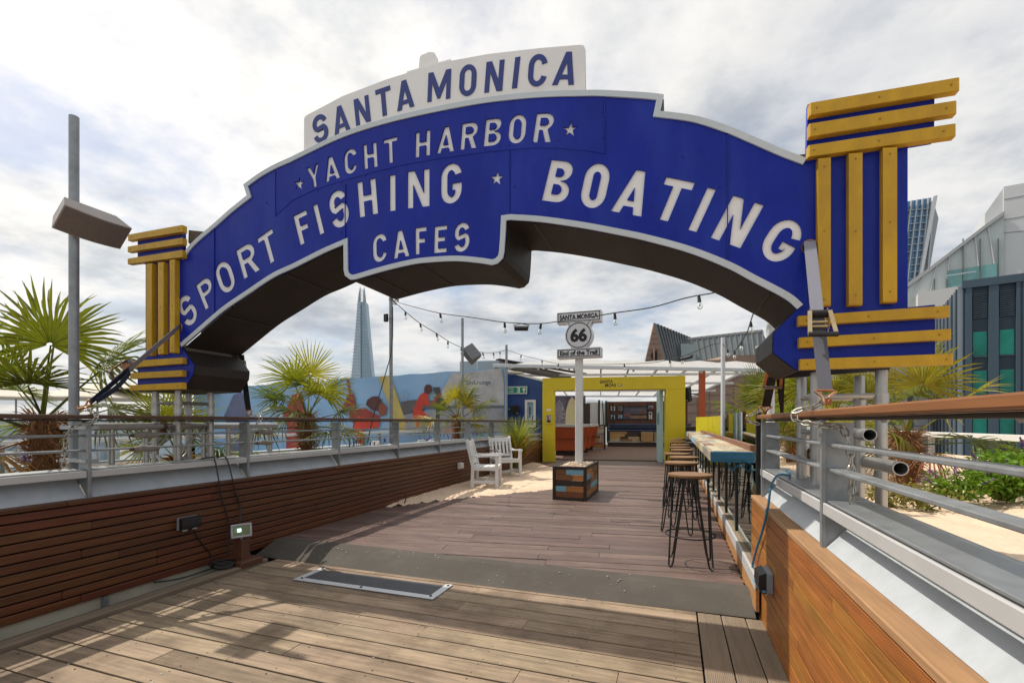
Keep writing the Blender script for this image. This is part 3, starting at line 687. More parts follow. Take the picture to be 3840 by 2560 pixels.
for a, b in (((1911, 562), (1912, 822)), ((1297, 690), (1294, 915)), ((2268, 365), (2268, 575)), ((2729, 500), (2727, 1000)), ((806, 850), (803, 1180)), ((1034, 640), (1034, 812))):
    p, q = pa(a), pa(b); MB().box(((p[0] + q[0]) / 2, A - 0.0035, (p[1] + q[1]) / 2), (0.005, 0.005, abs(p[1] - q[1]))).build('sheet_joint', bluem, ar)
rivs = MB(); rr = random.Random(2)
for q in [(1100 + 90 * k, 745 - 33 * k + (k * k) * 1.2) for k in range(12)] + [(1930, 700), (1930, 800), (2560, 590), (2620, 905), (2260, 420), (2262, 520), (2700, 700), (1000, 760), (800, 980), (1280, 870), (1310, 960), (2440, 860)]:
    x, z = pa(q); rivs.lathe([(0.006, 0), (0.005, 0.0025), (0.001, 0.003)], (x, A - 0.003 if q[1] < 560 else A - 0.001, z), 8, m=Matrix.Rotation(R(90), 3, 'X'))
rivs.build('screw_heads', bluem, ar, kind='stuff')
# SANTA MONICA top board
top = [(1139, 572), (1139, 445), (1143, 436), (1152, 430), (1281, 361), (1446, 298), (1638, 237), (1829, 202), (2020, 180), (2175, 167), (2188, 170), (2194, 182), (2195, 344)]
tb = flush('top_board', [[pa(q) for q in top] + UP0[16:11:-1]], 0.02, -0.003, whitesign, label='white arched top board painted SANTA MONICA in blue')
navy = mat('navy_letter_paint', (0.018, 0.035, 0.20), 0.5, 0, 0.1, 5)
sm = []
for a in (('S', CB, s8, (153, 868), (263, 830), (133, 670)), ('A', CB, s8, (304, 798), (418, 750), (279, 609)), ('N', CB, s8, (462, 730), (570, 693), (442, 540)), ('T', CB, s8, (618, 672), (727, 637), (601, 470)), ('A', CB, s8, (764, 624), (890, 584), (749, 417)), ('M', CB, s8, (985, 556), (1152, 527), (993, 343)),
          ('O', CB, s8, (1215, 516), (1339, 504), (1227, 286)), ('N', CB, s8, (1403, 487), (1535, 470), (1420, 262)), ('I', CC, s8, (430, 456), (468, 450), (455, 228)), ('C', CC, s8, (542, 444), (680, 436), (560, 208)), ('A', CC, s8, (725, 430), (886, 427), (770, 189))):
    me = curve_mesh('letter', letter(*a, 0.175), 0.003, navy, AM(-0.0005)); mesh_obj('letter', me, tb)
    # children of the board
MB().prism([(pa(q, 0.06)[0], A + 0.06, pa(q, 0.06)[1]) for q in ((1515, 330), (1518, 285), (1527, 268), (1570, 256), (1574, 215), (1580, 207), (1600, 200), (1604, 196), (1628, 197), (1637, 215), (1640, 235), (1690, 222), (1696, 240), (1696, 330))], (0, 0.02, 0)).build('crest', whitesign, ar)
# dark lining: soffit and top skins following the outline, and the rear board
def skin(name, pts, m, y0, y1):
    mb = MB()
    for a, b in zip(pts, pts[1:]): mb.quad((a[0], y0, a[1]), (b[0], y0, b[1]), (b[0], y1, b[1]), (a[0], y1, a[1]))
    return mb.build(name, m, ar)
inn = lambda pts, d: [tuple(p) for p in inset(pts, d)]
LOi = LO[1:-1]
skin('soffit', LOi, shellm, A + 0.017, A + DEP)
skin('top_skin', [p for p in UP[1:]], shellm, A + 0.03, A + DEP)
for q in [LOi[int(f_ * len(LOi))] for f_ in (.06, .2, .33, .55, .62, .78, .9)]:
    MB().box((q[0], A + DEP / 2, q[1] - .002), (.02, DEP - .05, .006)).build('soffit_batten', mat('soffit_batten', (.045, .035, .028), .7, 0, .4, 9), ar)
flush('rear_face', [outline], 0.015, -DEP - 0.001, shellm)
# pillars
def bar(pl, q4, m=yellow):                     # four photo corners of the bar's front face, clockwise from upper left; proud of the face
    dpt = 0.036; f = [(lambda p: Vector((p[0], A - 0.004 - dpt, p[1])))(pa(q, -dpt - 0.004)) for q in q4]
    c = sum(f, Vector()) / 4; k = 0.006
    inner = [p + (c - p).normalized() * k + Vector((0, 0, 0)) for p in f]
    back = [p + Vector((0, dpt + 0.003, 0)) for p in f]; fr = [p + Vector((0, k * 0.8, 0)) for p in f]
    mb = MB(); n = 4; vs = inner + fr + back
    fs = [(0, 1, 2, 3)] + [(i, 4 + i, 4 + (i + 1) % 4, (i + 1) % 4) for i in range(4)] + [(4 + i, 8 + i, 8 + (i + 1) % 4, 4 + (i + 1) % 4) for i in range(4)] + [(11, 10, 9, 8)]
    mb.add(vs, fs)
    for k2 in (.06, .5, .94):
        a2, b2 = (f[0] + f[3]) / 2, (f[1] + f[2]) / 2
        if (f[3] - f[0]).length > (f[1] - f[0]).length: a2, b2 = (f[0] + f[1]) / 2, (f[2] + f[3]) / 2
        c2 = a2.lerp(b2, k2 + random.uniform(-.02, .02)); SCR.lathe([(.0045, 0), (.0045, .0015)], (c2.x, c2.y - .0005, c2.z), 8, m=Matrix.Rotation(R(90), 3, 'X'))
    return mb.build('yellow_bar', m, pl)
SCR = MB()
def rect(x0, x1, yl0, yl1, yr0, yr1): return [(x0, yl0), (x1, yr0), (x1, yr1), (x0, yl1)]
pr_ = [pa(q) for q in ((3024, 596), (3029, 392), (3505, 311), (3503, 528), (3404, 545), (3404, 1152), (3506, 1142), (3507, 1346), (3000, 1387), (2986, 1387), (2899, 1321), (2900, 1250), (2988, 1160), (3024, 1128))]
pr = flush('right_pillar', [pr_], 0.03, 0.0, bluem)
flush('rear_pillar', [pr_], 0.03, -DEP + 0.03, shellm)
for b in ((3036, 3600, 386, 432, 289, 337), (3034, 3589, 464, 512, 376, 424), (3031, 3586, 545, 588, 462, 509), (2995, 3564, 1184, 1221, 1144, 1186), (2998, 3569, 1265, 1303, 1232, 1272), (3002, 3576, 1346, 1386, 1325, 1366), (3068, 3116, 592, 1146, 588, 1146), (3183, 3235, 573, 1145, 570, 1144), (3311, 3365, 552, 1133, 549, 1132)): bar(pr, rect(*b))
pl_ = [pa(q) for q in ((667, 968), (684, 963), (684, 862), (516, 893), (516, 985), (546, 990), (546, 1336), (516, 1342), (516, 1466), (692, 1456), (724, 1402), (727, 1369), (680, 1301), (667, 1290))]
plr = flush('left_pillar', [pl_], 0.03, 0.0, bluem)
flush('rear_pillar', [pl_], 0.03, -DEP + 0.03, shellm)
for b in ((478, 683, 880, 902, 843, 869), (477, 683, 925, 945, 891, 915), (477, 683, 970, 990, 937, 964), (486, 682, 1353, 1378, 1340, 1363), (486, 681, 1398, 1420, 1387, 1411), (484, 681, 1444, 1464, 1433, 1458), (548, 569, 989, 1333, 986, 1331), (592, 613, 983, 1329, 981, 1326), (636, 655, 974, 1323, 971, 1322)): bar(plr, rect(*b))
SCR.build('bar_screws', mat('painted_screw', (0.30, 0.165, 0.008), 0.6), ar, kind='stuff')
# dark lining faces of the pillars' inner corners are the thick panels themselves; black caps
def darkcap(poly, m):
    mb = MB()
    for a, b in zip(poly, poly[1:]): mb.quad((a[0], A + 0.004, a[1]), (b[0], A + 0.004, b[1]), (b[0], A + DEP + .002, b[1]), (a[0], A + DEP + .002, a[1]))
    return mb
def off(poly, d): return [tuple(p) for p in inset(poly, -d)]
ro_ = off(pr_, 0.003); lo_ = [tuple(p) for p in inset(pl_, 0.003)]
darkcap(ro_[8:14], shellm).build('inner_lining', shellm, pr); darkcap(lo_[8:14], shellm).build('inner_lining', shellm, plr)
for q, p in (((3036, 925), pr), ((672, 1228), plr)):
    c = P(q[0], q[1], Y=A - 0.003); MB().lathe([(0.032, 0), (0.032, 0.002)], (c.x, A - 0.002, c.z), 20, m=Matrix.Rotation(R(90), 3, 'X')).build('hole_shade_disc', mat('hole_shadow', (0.03, 0.03, 0.03), 0.8), p)  # flat dark disc painted for the shade inside the strap opening
    MB().torus((c.x, A - 0.004, c.z), 0.033, 0.003, 20, 5, m=Matrix.Rotation(R(90), 3, 'X')).build('eyelet', mat('copper_wire', (0.45, 0.22, 0.10), 0.35, 0.9), p)
# braces from pillar tops to the rear board
for a, b, p in (((684, 905), (760, 905), plr), ((3010, 585), (3030, 570), pr)):
    c = P(*a, Y=A + 0.2)
    if p is plr:
        MB().beam((pa((684, 880))[0], A + 0.06, pa((684, 880))[1]), (pa((684, 880))[0] + 0.55, A + 0.40, pa((684, 880))[1] - 0.02), 0.05, 0.10).build('brace', mat('raw_timber', (0.12, 0.09, 0.065), 0.8), p)
        MB().beam((pa((684, 950))[0], A + 0.06, pa((684, 950))[1]), (pa((684, 950))[0] + 0.40, A + 0.40, pa((684, 950))[1] - 0.02), 0.05, 0.10).build('brace', MATS['raw_timber'], p)

# ---------------------------------------------------------------- truss towers and ladder beams that hold the arch
def truss(label, xc, yc, w_, d_, z0, z1, diag=True):
    t = thing('truss_tower', label, 'truss', (xc, yc, z0))
    cs = [(xc + sx * w_ / 2, yc + sy * d_ / 2) for sx, sy in ((-1, -1), (1, -1), (1, 1), (-1, 1))]
    for x, y in cs:
        MB().tube([(x, y, z0), (x, y, z1)], 0.025, 14).build('upright', alu, t, smooth=True)
        for zc in (z1 - 0.16,):
            MB().lathe([(0.031, -0.05), (0.031, -0.02), (0.028, 0), (0.031, 0.02), (0.031, 0.05)], (x, y, zc), 14).build('coupler', alu, t, smooth=True)
    for i in range(4):
        a, b = cs[i], cs[(i + 1) % 4]
        for z in (z1 - 0.12, z1 - 0.30, z0 + 0.1): MB().tube([(*a, z), (*b, z)], 0.012, 8).build('brace', alu, t, smooth=True)
        z = z1 - 0.27; k = 0
        while diag and z > z0 + 0.3:
            p, q = (a, b) if k % 2 else (b, a)
            MB().tube([(*p, z), (*q, z - 0.26)], 0.011, 8).build('brace', alu, t, smooth=True); z -= 0.27; k += 1
    return t
zr = pa((3200, 1385))[1]; zl = pa((600, 1462))[1]
truss('aluminium truss tower under the right hand pillar beside the sand bed', 0.80, 2.83, 0.27, 0.28, 0.42, zr + 0.0, False)
truss('aluminium truss tower under the left hand pillar among the palms', -3.965, 2.83, 0.27, 0.28, 0.42, zl + 0.02)
def ladder(label, X, y0, y1, zt, zb, ylow=None, nr=9):
    t = thing('ladder_beam', label, 'scaffold', (X, (y0 + y1) / 2, zb))
    MB().pipe((X, y0, zt), (X, y1, zt), 0.0275).build('chord', alu, t, smooth=True)
    MB().pipe((X + 0.03 * (1 if X > 0 else -1), ylow if ylow is not None else y0, zb), (X, y1, zb), 0.0275).build('chord', alu, t, smooth=True)
    for k in range(nr):
        y = y0 + 0.12 + (y1 - y0 - 0.2) * k / (nr - 1)
        MB().tube([(X, y, zt - 0.02), (X, y, 0.40)], 0.021, 12).build('rung', alu, t, smooth=True)
    return t
e1 = P(3262, 1630, X=0.80); e2 = P(3366, 1756, X=0.82)
ladder('aluminium ladder beam with open tube ends tied behind the orange brown handrail', 0.80, e1.y, 3.55, e1.z, e2.z, e2.y, 6)
e3 = P(345, 1600, X=-3.90)
ladder('aluminium ladder beam tied behind the dark handrail', -3.90, e3.y, 3.75, e3.z, 0.78, None, 7)
clampm = mat('rusty_clamp', (0.16, 0.08, 0.045), 0.7, 0.6, 0.4, 20, dirt=0.5, dcol=(0.08, 0.05, 0.035))
clampg = mat('grey_clamp', (0.34, 0.32, 0.28), 0.55, 0.7, 0.2, 15)
def clamp(x, y, z, m, label, sc=1.0):
    t = thing('scaffold_clamp', label, 'clamp', (x, y, z))
    MB().torus((x, y, z), 0.036 * sc, 0.010 * sc, 14, 6, m=Matrix.Rotation(R(90), 3, 'X')).build('ring', m, t, smooth=True)
    MB().box((x, y, z - 0.05 * sc), (0.035 * sc, 0.04 * sc, 0.035 * sc), ch=0.004).build('jaw', m, t)
    MB().tube([(x - 0.06 * sc, y, z - 0.055 * sc), (x + 0.05 * sc, y, z - 0.055 * sc)], 0.007, 8).build('bolt', m, t)
clamp(-3.90, 2.62, e3.z, clampm, 'rusty scaffold clamp on the ladder beam by the dark handrail, nearer the lamp post')
clamp(-3.90, 2.98, e3.z, clampg, 'grey scaffold clamp on the ladder beam by the dark handrail')
clamp(0.80, 3.28, e1.z - 0.14, clampm, 'rusty scaffold clamp on the rungs behind the flat rail bars')
def ricebag(x, y, z, ln, label):
    t = thing('foam_sleeve', label, 'padding', (x, y, z))
    MB().tube([(x, y - ln / 2, z), (x, y - ln * .2, z + 0.004), (x, y + ln * .2, z - 0.003), (x, y + ln / 2, z)], [0.017, 0.024, 0.025, 0.016], 12).build('sleeve', mat('grey_sleeve', (0.22, 0.20, 0.17), 0.8, 0, 0.3, 25), t, smooth=True)
    MB().tube([(x, y - ln / 2 - 0.02, z), (x, y - ln / 2, z)], 0.012, 8).build('end', clampm, t)
for y, z, l in ((2.36, 1.106, 'upper sleeve round the rod beside the lamp post'), (2.36, 1.006, 'lower sleeve round the rod beside the lamp post'), (3.42, 1.106, 'upper sleeve round the rod under the far chain'), (3.42, 1.006, 'lower sleeve round the rod under the far chain')):
    ricebag(-3.70, y, z, 0.17, 'grey padded ' + l)
# ---------------------------------------------------------------- ratchet straps and chains
webg = mat('grey_webbing', (0.25, 0.25, 0.30), 0.8, 0, 0.25, 3, (200, 200, 260), bump=0.5)
webn = mat('navy_webbing', (0.016, 0.030, 0.075), 0.75, 0, 0.25, 3, (200, 200, 260), bump=0.4)
webk = mat('black_webbing', (0.014, 0.012, 0.014), 0.8, 0, 0.25, 3, (200, 200, 260), bump=0.4)
gold = mat('zinc_gold_steel', (0.55, 0.43, 0.24), 0.3, 0.9, 0.2, 20)
copper = mat('copper_hook', (0.50, 0.27, 0.16), 0.3, 0.9, 0.2, 20)
rust = mat('brown_ratchet', (0.26, 0.13, 0.06), 0.45, 0.7, 0.25, 20)
zincm = mat('zinc_chain', (0.36, 0.34, 0.30), 0.35, 0.9, 0.15, 20)
linkme = MB().torus((0, 0, 0), 0.0125, 0.0034, 16, 6, stretch=1.75).mesh('link', zincm, True)
def chain(label, pts, pitch=0.0375):
    pts = [Vector(p) for p in pts]; t = thing('chain', label, 'chain', tuple(pts[0]), group=None)
    seg = []; 
    for a, b in zip(pts, pts[1:]):
        n = max(1, int((b - a).length / 0.004)); seg += [a.lerp(b, i / n) for i in range(n)]
    acc = 0; last = seg[0]; k = 0; pos = []
    for i, p in enumerate(seg):
        acc += (p - last).length; last = p
        if acc >= pitch * k: pos.append((p, (seg[min(i + 5, len(seg) - 1)] - seg[max(0, i - 5)]))); k += 1
    for k, (p, d) in enumerate(pos):
        q = d.to_track_quat('X', 'Z') @ Euler((R(45 + 90 * (k % 2)), 0, 0)).to_quaternion()
        o = link_mesh('link', linkme, t, p - pts[0]); o.rotation_euler = q.to_euler()
    return t
def strap(label, p0, p1, wd, m0, m1, at, ratm, side, hook=True, rl_=0.19, up=False):
    p0, p1 = Vector(p0), Vector(p1); t = thing('ratchet_strap', label, 'strap', tuple(p1))
    d = (p1 - p0); ln = d.length; x = d.normalized(); s_ = Vector(side); s_ = (s_ - x * s_.dot(x)).normalized(); n = s_.cross(x)
    if n.y > 0: n = -n                                     # outwards, towards the viewer's side
    def web(a, b, m, name, lift=0.0, bow=0.0):
        mb = MB(); k = 10; vs = []
        for i in range(k + 1):
            f = a + (b - a) * i / k; c = p0 + d * f + n * (lift + bow * math.sin(math.pi * i / k))
            vs += [c - s_ * wd / 2, c + s_ * wd / 2, c + s_ * wd / 2 + n * 0.003, c - s_ * wd / 2 + n * 0.003]
        fs = []
        for i in range(k):
            for j in range(4): fs.append((i * 4 + j, i * 4 + (j + 1) % 4, (i + 1) * 4 + (j + 1) % 4, (i + 1) * 4 + j))
        mb.add(vs, fs + [(0, 3, 2, 1), (4 * k, 4 * k + 1, 4 * k + 2, 4 * k + 3)]); return mb.build(name, m, t)
    web(0, at, m0, 'upper_webbing'); web(at, 0.93, m1, 'lower_webbing')
    if m1 is webn: web(at + 0.02, 0.9, m1, 'loose_webbing', -0.02, -0.02)
    c = p0 + d * at; F = Matrix((s_, x, n)).transposed()
    def loc(a, b, h): return c + s_ * a + x * b + n * h
    h = rl_; rt = MB()
    for sg in (-1, 1):
        rt.prism([loc(sg * (wd / 2 + .006), -h * .28, .0), loc(sg * (wd / 2 + .006), -h * .34, .03), loc(sg * (wd / 2 + .006), -h * .1, .045), loc(sg * (wd / 2 + .006), h * .18, .03), loc(sg * (wd / 2 + .006), h * .22, .0)], s_ * 0.003 * sg)
    ro = rt.build('ratchet_frame', ratm, t)
    MB().tube([loc(-wd / 2 - .012, -h * .2, .024), loc(wd / 2 + .012, -h * .2, .024)], 0.017, 12).build('spool', webn if m1 is webn else webk, ro, smooth=True)
    MB().tube([loc(-wd / 2 - .004, h * .03, .022), loc(wd / 2 + .004, h * .03, .022)], 0.006, 8).build('cross_bar', ratm, ro)
    MB().tube([loc(-wd / 2 - .004, h * .14, .018), loc(wd / 2 + .004, h * .14, .018)], 0.006, 8).build('cross_bar', ratm, ro)
    hd = MB()
    for sg in (-1, 1): hd.beam(loc(sg * (wd / 2 + .012), -h * .22, .04), loc(sg * (wd / 2 + .022), h * .5, .05), 0.004, 0.016, up=s_)
    ho = hd.build('lever', ratm, ro)
    MB().tube([loc(-wd / 2 - .028, h * .5, .05), loc(wd / 2 + .028, h * .5, .05)], 0.011, 10).build('grip', black if ratm is gold else zincm, ro, smooth=True)
    if hook:
        e = p0 + d * 0.93; hk = MB()
        for sg in (-1, 1):
            hk.tube([e + s_ * sg * (wd / 2 + 0.004) + n * .0, e + s_ * sg * (wd / 2 + .01) + x * .006, e + s_ * sg * .012 + x * 0.030, e + s_ * sg * .006 + x * 0.055 + n * .004, e + s_ * sg * .006 + x * .075 + n * .018, e + s_ * sg * .007 + x * .060 + n * .032], 0.0058, 8)
        hk.tube([e - s_ * (wd / 2 + 0.004), e + s_ * (wd / 2 + .004)], 0.0058, 8)
        hk.build('hook', copper, t, smooth=True)
    return t
h0 = P(3036, 905, Y=A - 0.012); h1 = Vector((0.565, 2.14, 1.272))
strap('grey ratchet strap with gold ratchet and black lever crossing the large pillar', h0, h1, 0.05, webg, mat('dark_webbing', (0.10, 0.10, 0.12), 0.8, 0, 0.25, 3, (200, 200, 260), bump=0.4), 0.56, gold, (1, 0, 0))
g0 = P(672, 1226, Y=A - 0.012); g1 = P(300, 1550, X=-3.66)
g1 = Vector((-3.665, 1.95, 1.285))
strap('blue ratchet strap with brown ratchet slung from the small pillar to the lamp post', g0, g1, 0.05, webg, webn, 0.56, rust, (0.4, 0.2, 1))
b0 = P(2940, 1255, Y=A + DEP + 0.02); b1 = Vector((0.565, 3.45, 1.285))
strap('black strap hanging behind the large pillar to the rail end', P(2905, 1360, Y=A + DEP + 0.03), b1, 0.05, webk, webk, 0.15, copper, (1, 0, 0))
MB().prism([P(2905, 1372, Y=A + DEP + .06), P(2945, 1372, Y=A + DEP + .06), P(2938, 1560, Y=3.3), P(2928, 1560, Y=3.3)], (0, 0.004, 0)).build('strap_tail', webk, bpy.data.objects['ratchet_strap.002'])
c0 = P(905, 1330, Y=A + DEP + 0.03); c1 = Vector((-3.67, 3.22, 1.275))
strap('black strap with gold ratchet behind the small pillar, tied to the dark handrail', c0, c1, 0.05, webk, webk, 0.2, gold, (0.9, 0.3, 0))
chain('zinc chain shackled over the orange brown handrail under the gold ratchet strap', [(0.565, 2.16, 1.285), (0.535, 2.20, 1.262), (0.472, 2.235, 1.245), (0.475, 2.22, 1.205), (0.53, 2.14, 1.19), (0.61, 2.10, 1.18), (0.625, 2.08, 1.10), (0.63, 2.075, 1.0), (0.63, 2.08, 0.90)])
chain('zinc chain looped round the end of the orange brown handrail', [(0.565, 3.46, 1.285), (0.52, 3.52, 1.268), (0.474, 3.55, 1.24), (0.475, 3.55, 1.205), (0.53, 3.53, 1.19)])
chain('zinc chain hanging beside the lamp post from the blue strap', [(-3.66, 1.965, 1.285), (-3.615, 1.995, 1.262), (-3.585, 1.99, 1.235), (-3.60, 1.97, 1.20), (-3.66, 1.90, 1.175), (-3.68, 1.87, 1.10), (-3.682, 1.865, 1.0), (-3.68, 1.86, 0.91)])
chain('zinc chain looped over the dark handrail beside the far strap', [(-3.67, 3.22, 1.275), (-3.60, 3.26, 1.258), (-3.585, 3.27, 1.235), (-3.60, 3.25, 1.20)])
# ================================================================ planter with the trail sign
woods = {}
def wood(key, col, rough=0.6, ax=(0.9, 14, 14), **k):
    return mat('plank_' + key, col, rough, 0, 0.3, 4, ax, bump=0.2, bscale=9, rnd=0.15, rhue=0.006, dirt=0.4, dcol=tuple(c * 0.45 for c in col), dscale=6, **k)
PAL = {'brown': (0.20, 0.072, 0.028), 'amber': (0.44, 0.185, 0.045), 'dark': (0.045, 0.026, 0.018), 'blue': (0.20, 0.43, 0.52), 'pale': (0.38, 0.28, 0.17), 'grey': (0.27, 0.25, 0.22), 'honey': (0.38, 0.22, 0.08), 'teal': (0.03, 0.16, 0.28), 'cream': (0.46, 0.41, 0.27), 'mid': (0.27, 0.13, 0.06), 'sky': (0.22, 0.38, 0.48)}
W = {k: wood(k, v) for k, v in PAL.items()}
darkframe = mat('dark_brown_frame', (0.032, 0.016, 0.012), 0.55, 0, 0.25, 8)
pz = FZ
c1, c2, c3 = [P(*q, z=FZ) for q in ((2073, 1872), (2198, 1881), (2258, 1832))]
px0, px1, py0 = c1.x, c2.x, (c1.y + c2.y) / 2; py1 = py0 + 1.12; ph = 0.49
pt = thing('planter_box', 'square planter of brown, amber and blue reclaimed planks filled with pebbles', 'planter', ((px0 + px1) / 2, (py0 + py1) / 2, FZ))
fr = MB(); g = 0.042
for x in (px0 + g / 2, px1 - g / 2):
    for y in (py0 + g / 2, py1 - g / 2): fr.box((x, y, FZ + ph / 2), (g, g, ph), ch=0.004)
for z in (FZ + g / 2, FZ + ph - g / 2):
    for y in (py0 + g / 2, py1 - g / 2): fr.box(((px0 + px1) / 2, y, z), (px1 - px0 - 2 * g, g - 0.004, g), ch=0.003)
    for x in (px0 + g / 2, px1 - g / 2): fr.box((x, (py0 + py1) / 2, z), (g - 0.004, py1 - py0 - 2 * g, g), ch=0.003)
fr.build('frame', darkframe, pt)
hz = (ph - 2 * g) / 5
front = [[('brown', .38), ('blue', .62)], [('brown', .61), ('amber', .39)], [('dark', 1)], [('blue', .39), ('amber', .61)], [('brown', 1)]]
side = [[('amber', .45), ('mid', .55)], [('blue', .36), ('amber', .3), ('brown', .34)], [('dark', .4), ('mid', .6)], [('brown', .4), ('blue', .6)], [('amber', .55), ('amber', .45)]]
for r, row in enumerate(front):
    x = px0 + g; Wd = px1 - px0 - 2 * g
    for k, f in row: MB().box((x + Wd * f / 2, py0 + 0.022, FZ + ph - g - hz * (r + .5)), (Wd * f - 0.003, 0.02, hz - 0.003), ch=0.002).build('plank', W[k], pt); x += Wd * f
for r, row in enumerate(side):
    for X_ in (px1 - 0.022, px0 + 0.022):
        y = py0 + g; Wd = py1 - py0 - 2 * g
        for k, f in row: MB().box((X_, y + Wd * f / 2, FZ + ph - g - hz * (r + .5)), (0.02, Wd * f - 0.003, hz - 0.003), ch=0.002).build('plank', wood(k + '_y', PAL[k], ax=(14, 0.9, 14)), pt); y += Wd * f
MB().box(((px0 + px1) / 2, (py0 + py1) / 2, FZ + ph - 0.09), (px1 - px0 - 0.08, py1 - py0 - 0.08, 0.06)).build('fill', mat('pebble_bed', (0.25, 0.19, 0.13), 0.9), pt)
peb = []
for k, col in enumerate(((0.55, 0.42, 0.30), (0.62, 0.55, 0.45), (0.40, 0.28, 0.19), (0.66, 0.60, 0.54))):
    mb = MB(); rr = random.Random(k)
    mb.lathe([(0.004, -0.011), (0.013, -0.008), (0.018, 0), (0.013, 0.008), (0.004, 0.011)], (0, 0, 0), 7)
    peb.append(mb.mesh('pebble', mat('pebble_%d' % k, col, 0.7, 0, 0.2, 30, rnd=0.2), True))
rr = random.Random(9)
for k in range(290):
    x = rr.uniform(px0 + .06, px1 - .06); y = rr.uniform(py0 + .06, py1 - .06); d = 1 - max(abs(x - (px0 + px1) / 2) / (px1 - px0) * 2, abs(y - (py0 + py1) / 2) / (py1 - py0) * 2)
    o = link_mesh('pebble', peb[k % 4], pt, (x - (px0 + px1) / 2, y - (py0 + py1) / 2, ph - 0.06 + rr.uniform(0, .03) + 0.05 * d), rot=(rr.uniform(0, 6), rr.uniform(0, 6), rr.uniform(0, 6)), scale=[rr.uniform(.7, 1.3) for _ in range(3)])
pbs = MB()
for k in range(900):
    x = rr.uniform(px0 + .05, px1 - .05); y = rr.uniform(py0 + .05, py1 - .05); d = 1 - max(abs(x - (px0 + px1) / 2) / (px1 - px0) * 2, abs(y - (py0 + py1) / 2) / (py1 - py0) * 2)
    pbs.lathe([(0.004, -0.010), (0.015, -0.004), (0.015, 0.005), (0.004, 0.010)], (x, y, FZ + ph - 0.065 + rr.uniform(0, .03) + 0.05 * d), 6, m=Euler((rr.uniform(0, 6), rr.uniform(0, 6), 0)).to_matrix() @ Matrix.Diagonal((rr.uniform(.7, 1.2), rr.uniform(.7, 1.2), rr.uniform(.8, 1.2))))
pbs.build('loose_pebbles', MATS['pebble_0'], pt, kind='stuff')

sx, sy = P(2172, 1735, Y=(py0 + py1) / 2).x, (py0 + py1) / 2
sg = thing('trail_sign', 'white roadside sign reading SANTA MONICA 66 End of the Trail on white post', 'sign', (sx, sy, FZ + ph - 0.1))
signw = mat('white_sign_face', (0.66, 0.67, 0.69), 0.4, 0, 0.03, 4); signs = mat('sign_side', (0.60, 0.57, 0.53), 0.5, 0, 0.05, 4)
MB().box((sx, sy, (FZ + ph - 0.1 + 2.22) / 2), (0.105, 0.105, 2.22 - FZ - ph + 0.1), ch=0.006).build('post', white, sg)
yf = sy - 0.12; dsign = 0.17
def sp(x, y): q = P(x, y, Y=yf); return (q.x, q.z)
so, ss = (2050, 1120), 250 / 1508
def sq(x, y): return sp(so[0] + x * ss, so[1] + y * ss)
SM = lambda d: Matrix.Translation((0, yf - d, 0)) @ Matrix.Rotation(R(90), 4, 'X')
def box_from(px, name):
    me = curve_mesh(name, [[sq(*q) for q in px]], dsign, signw, SM(-dsign / 2)); me.materials.clear(); me.materials.append(signw); return mesh_obj(name, me, sg)
x0, z1 = sq(225, 310); x1, _ = sq(1232, 235); _, z0 = sq(225, 565); zmid = (sq(225, 310)[1] + sq(1232, 235)[1]) / 2; zlow = (sq(225, 562)[1] + sq(1232, 500)[1]) / 2
topb = MB().box(((x0 + x1) / 2, yf + dsign / 2, (zmid + zlow) / 2), (x1 - x0, dsign, zmid - zlow), ch=0.006).build('top_panel', signw, sg)
zb1 = (sq(220, 1130)[1] + sq(1232, 1085)[1]) / 2; zb0 = (sq(220, 1350)[1] + sq(1232, 1310)[1]) / 2
botb = MB().box(((x0 + x1) / 2, yf + dsign / 2, (zb1 + zb0) / 2), (x1 - x0, dsign, zb1 - zb0), ch=0.006).build('bottom_panel', signw, sg)
cx, cz = sq(722, 820); rx = abs(sq(1035, 820)[0] - sq(418, 820)[0]) / 2
shield = [(cx + rx * math.cos(R(a)), cz + rx * math.sin(R(a))) for a in range(-50, 50, 10)] 
loop = [(cx + rx * math.cos(R(a)), cz + rx * math.sin(R(a))) for a in range(-58, 44, 6)] + [(cx + rx * .98, zlow + 0.0), (cx - rx * .98, zlow)] + [(cx + rx * math.cos(R(a)), cz + rx * math.sin(R(a))) for a in range(138, 240, 6)] + [(cx - rx * .58, zb1), (cx + rx * .58, zb1)]
mid = mesh_obj('shield', curve_mesh('shield', [loop], dsign - 0.004, signw, SM(-dsign / 2)), sg)
inkm = mat('black_sign_ink', (0.008, 0.009, 0.013), 0.5)
def outline_rect(a0, a1, b0, b1, t, parent):
    mb = MB()
    for c, d in ((((a0 + a1) / 2, b0 + t / 2), (a1 - a0, t)), (((a0 + a1) / 2, b1 - t / 2), (a1 - a0, t)), ((a0 + t / 2, (b0 + b1) / 2), (t, b1 - b0 - 2 * t)), ((a1 - t / 2, (b0 + b1) / 2), (t, b1 - b0 - 2 * t))): mb.box((c[0], yf - 0.0015, c[1]), (d[0], 0.003, d[1]))
    mb.build('border', inkm, parent)
wd_ = x1 - x0
outline_rect(x0 + .018, x1 - .018, zlow + .018, zmid - .018, .011, topb); outline_rect(x0 + .018, x1 - .018, zb0 + .018, zb1 - .018, .011, botb)
hT = zmid - zlow
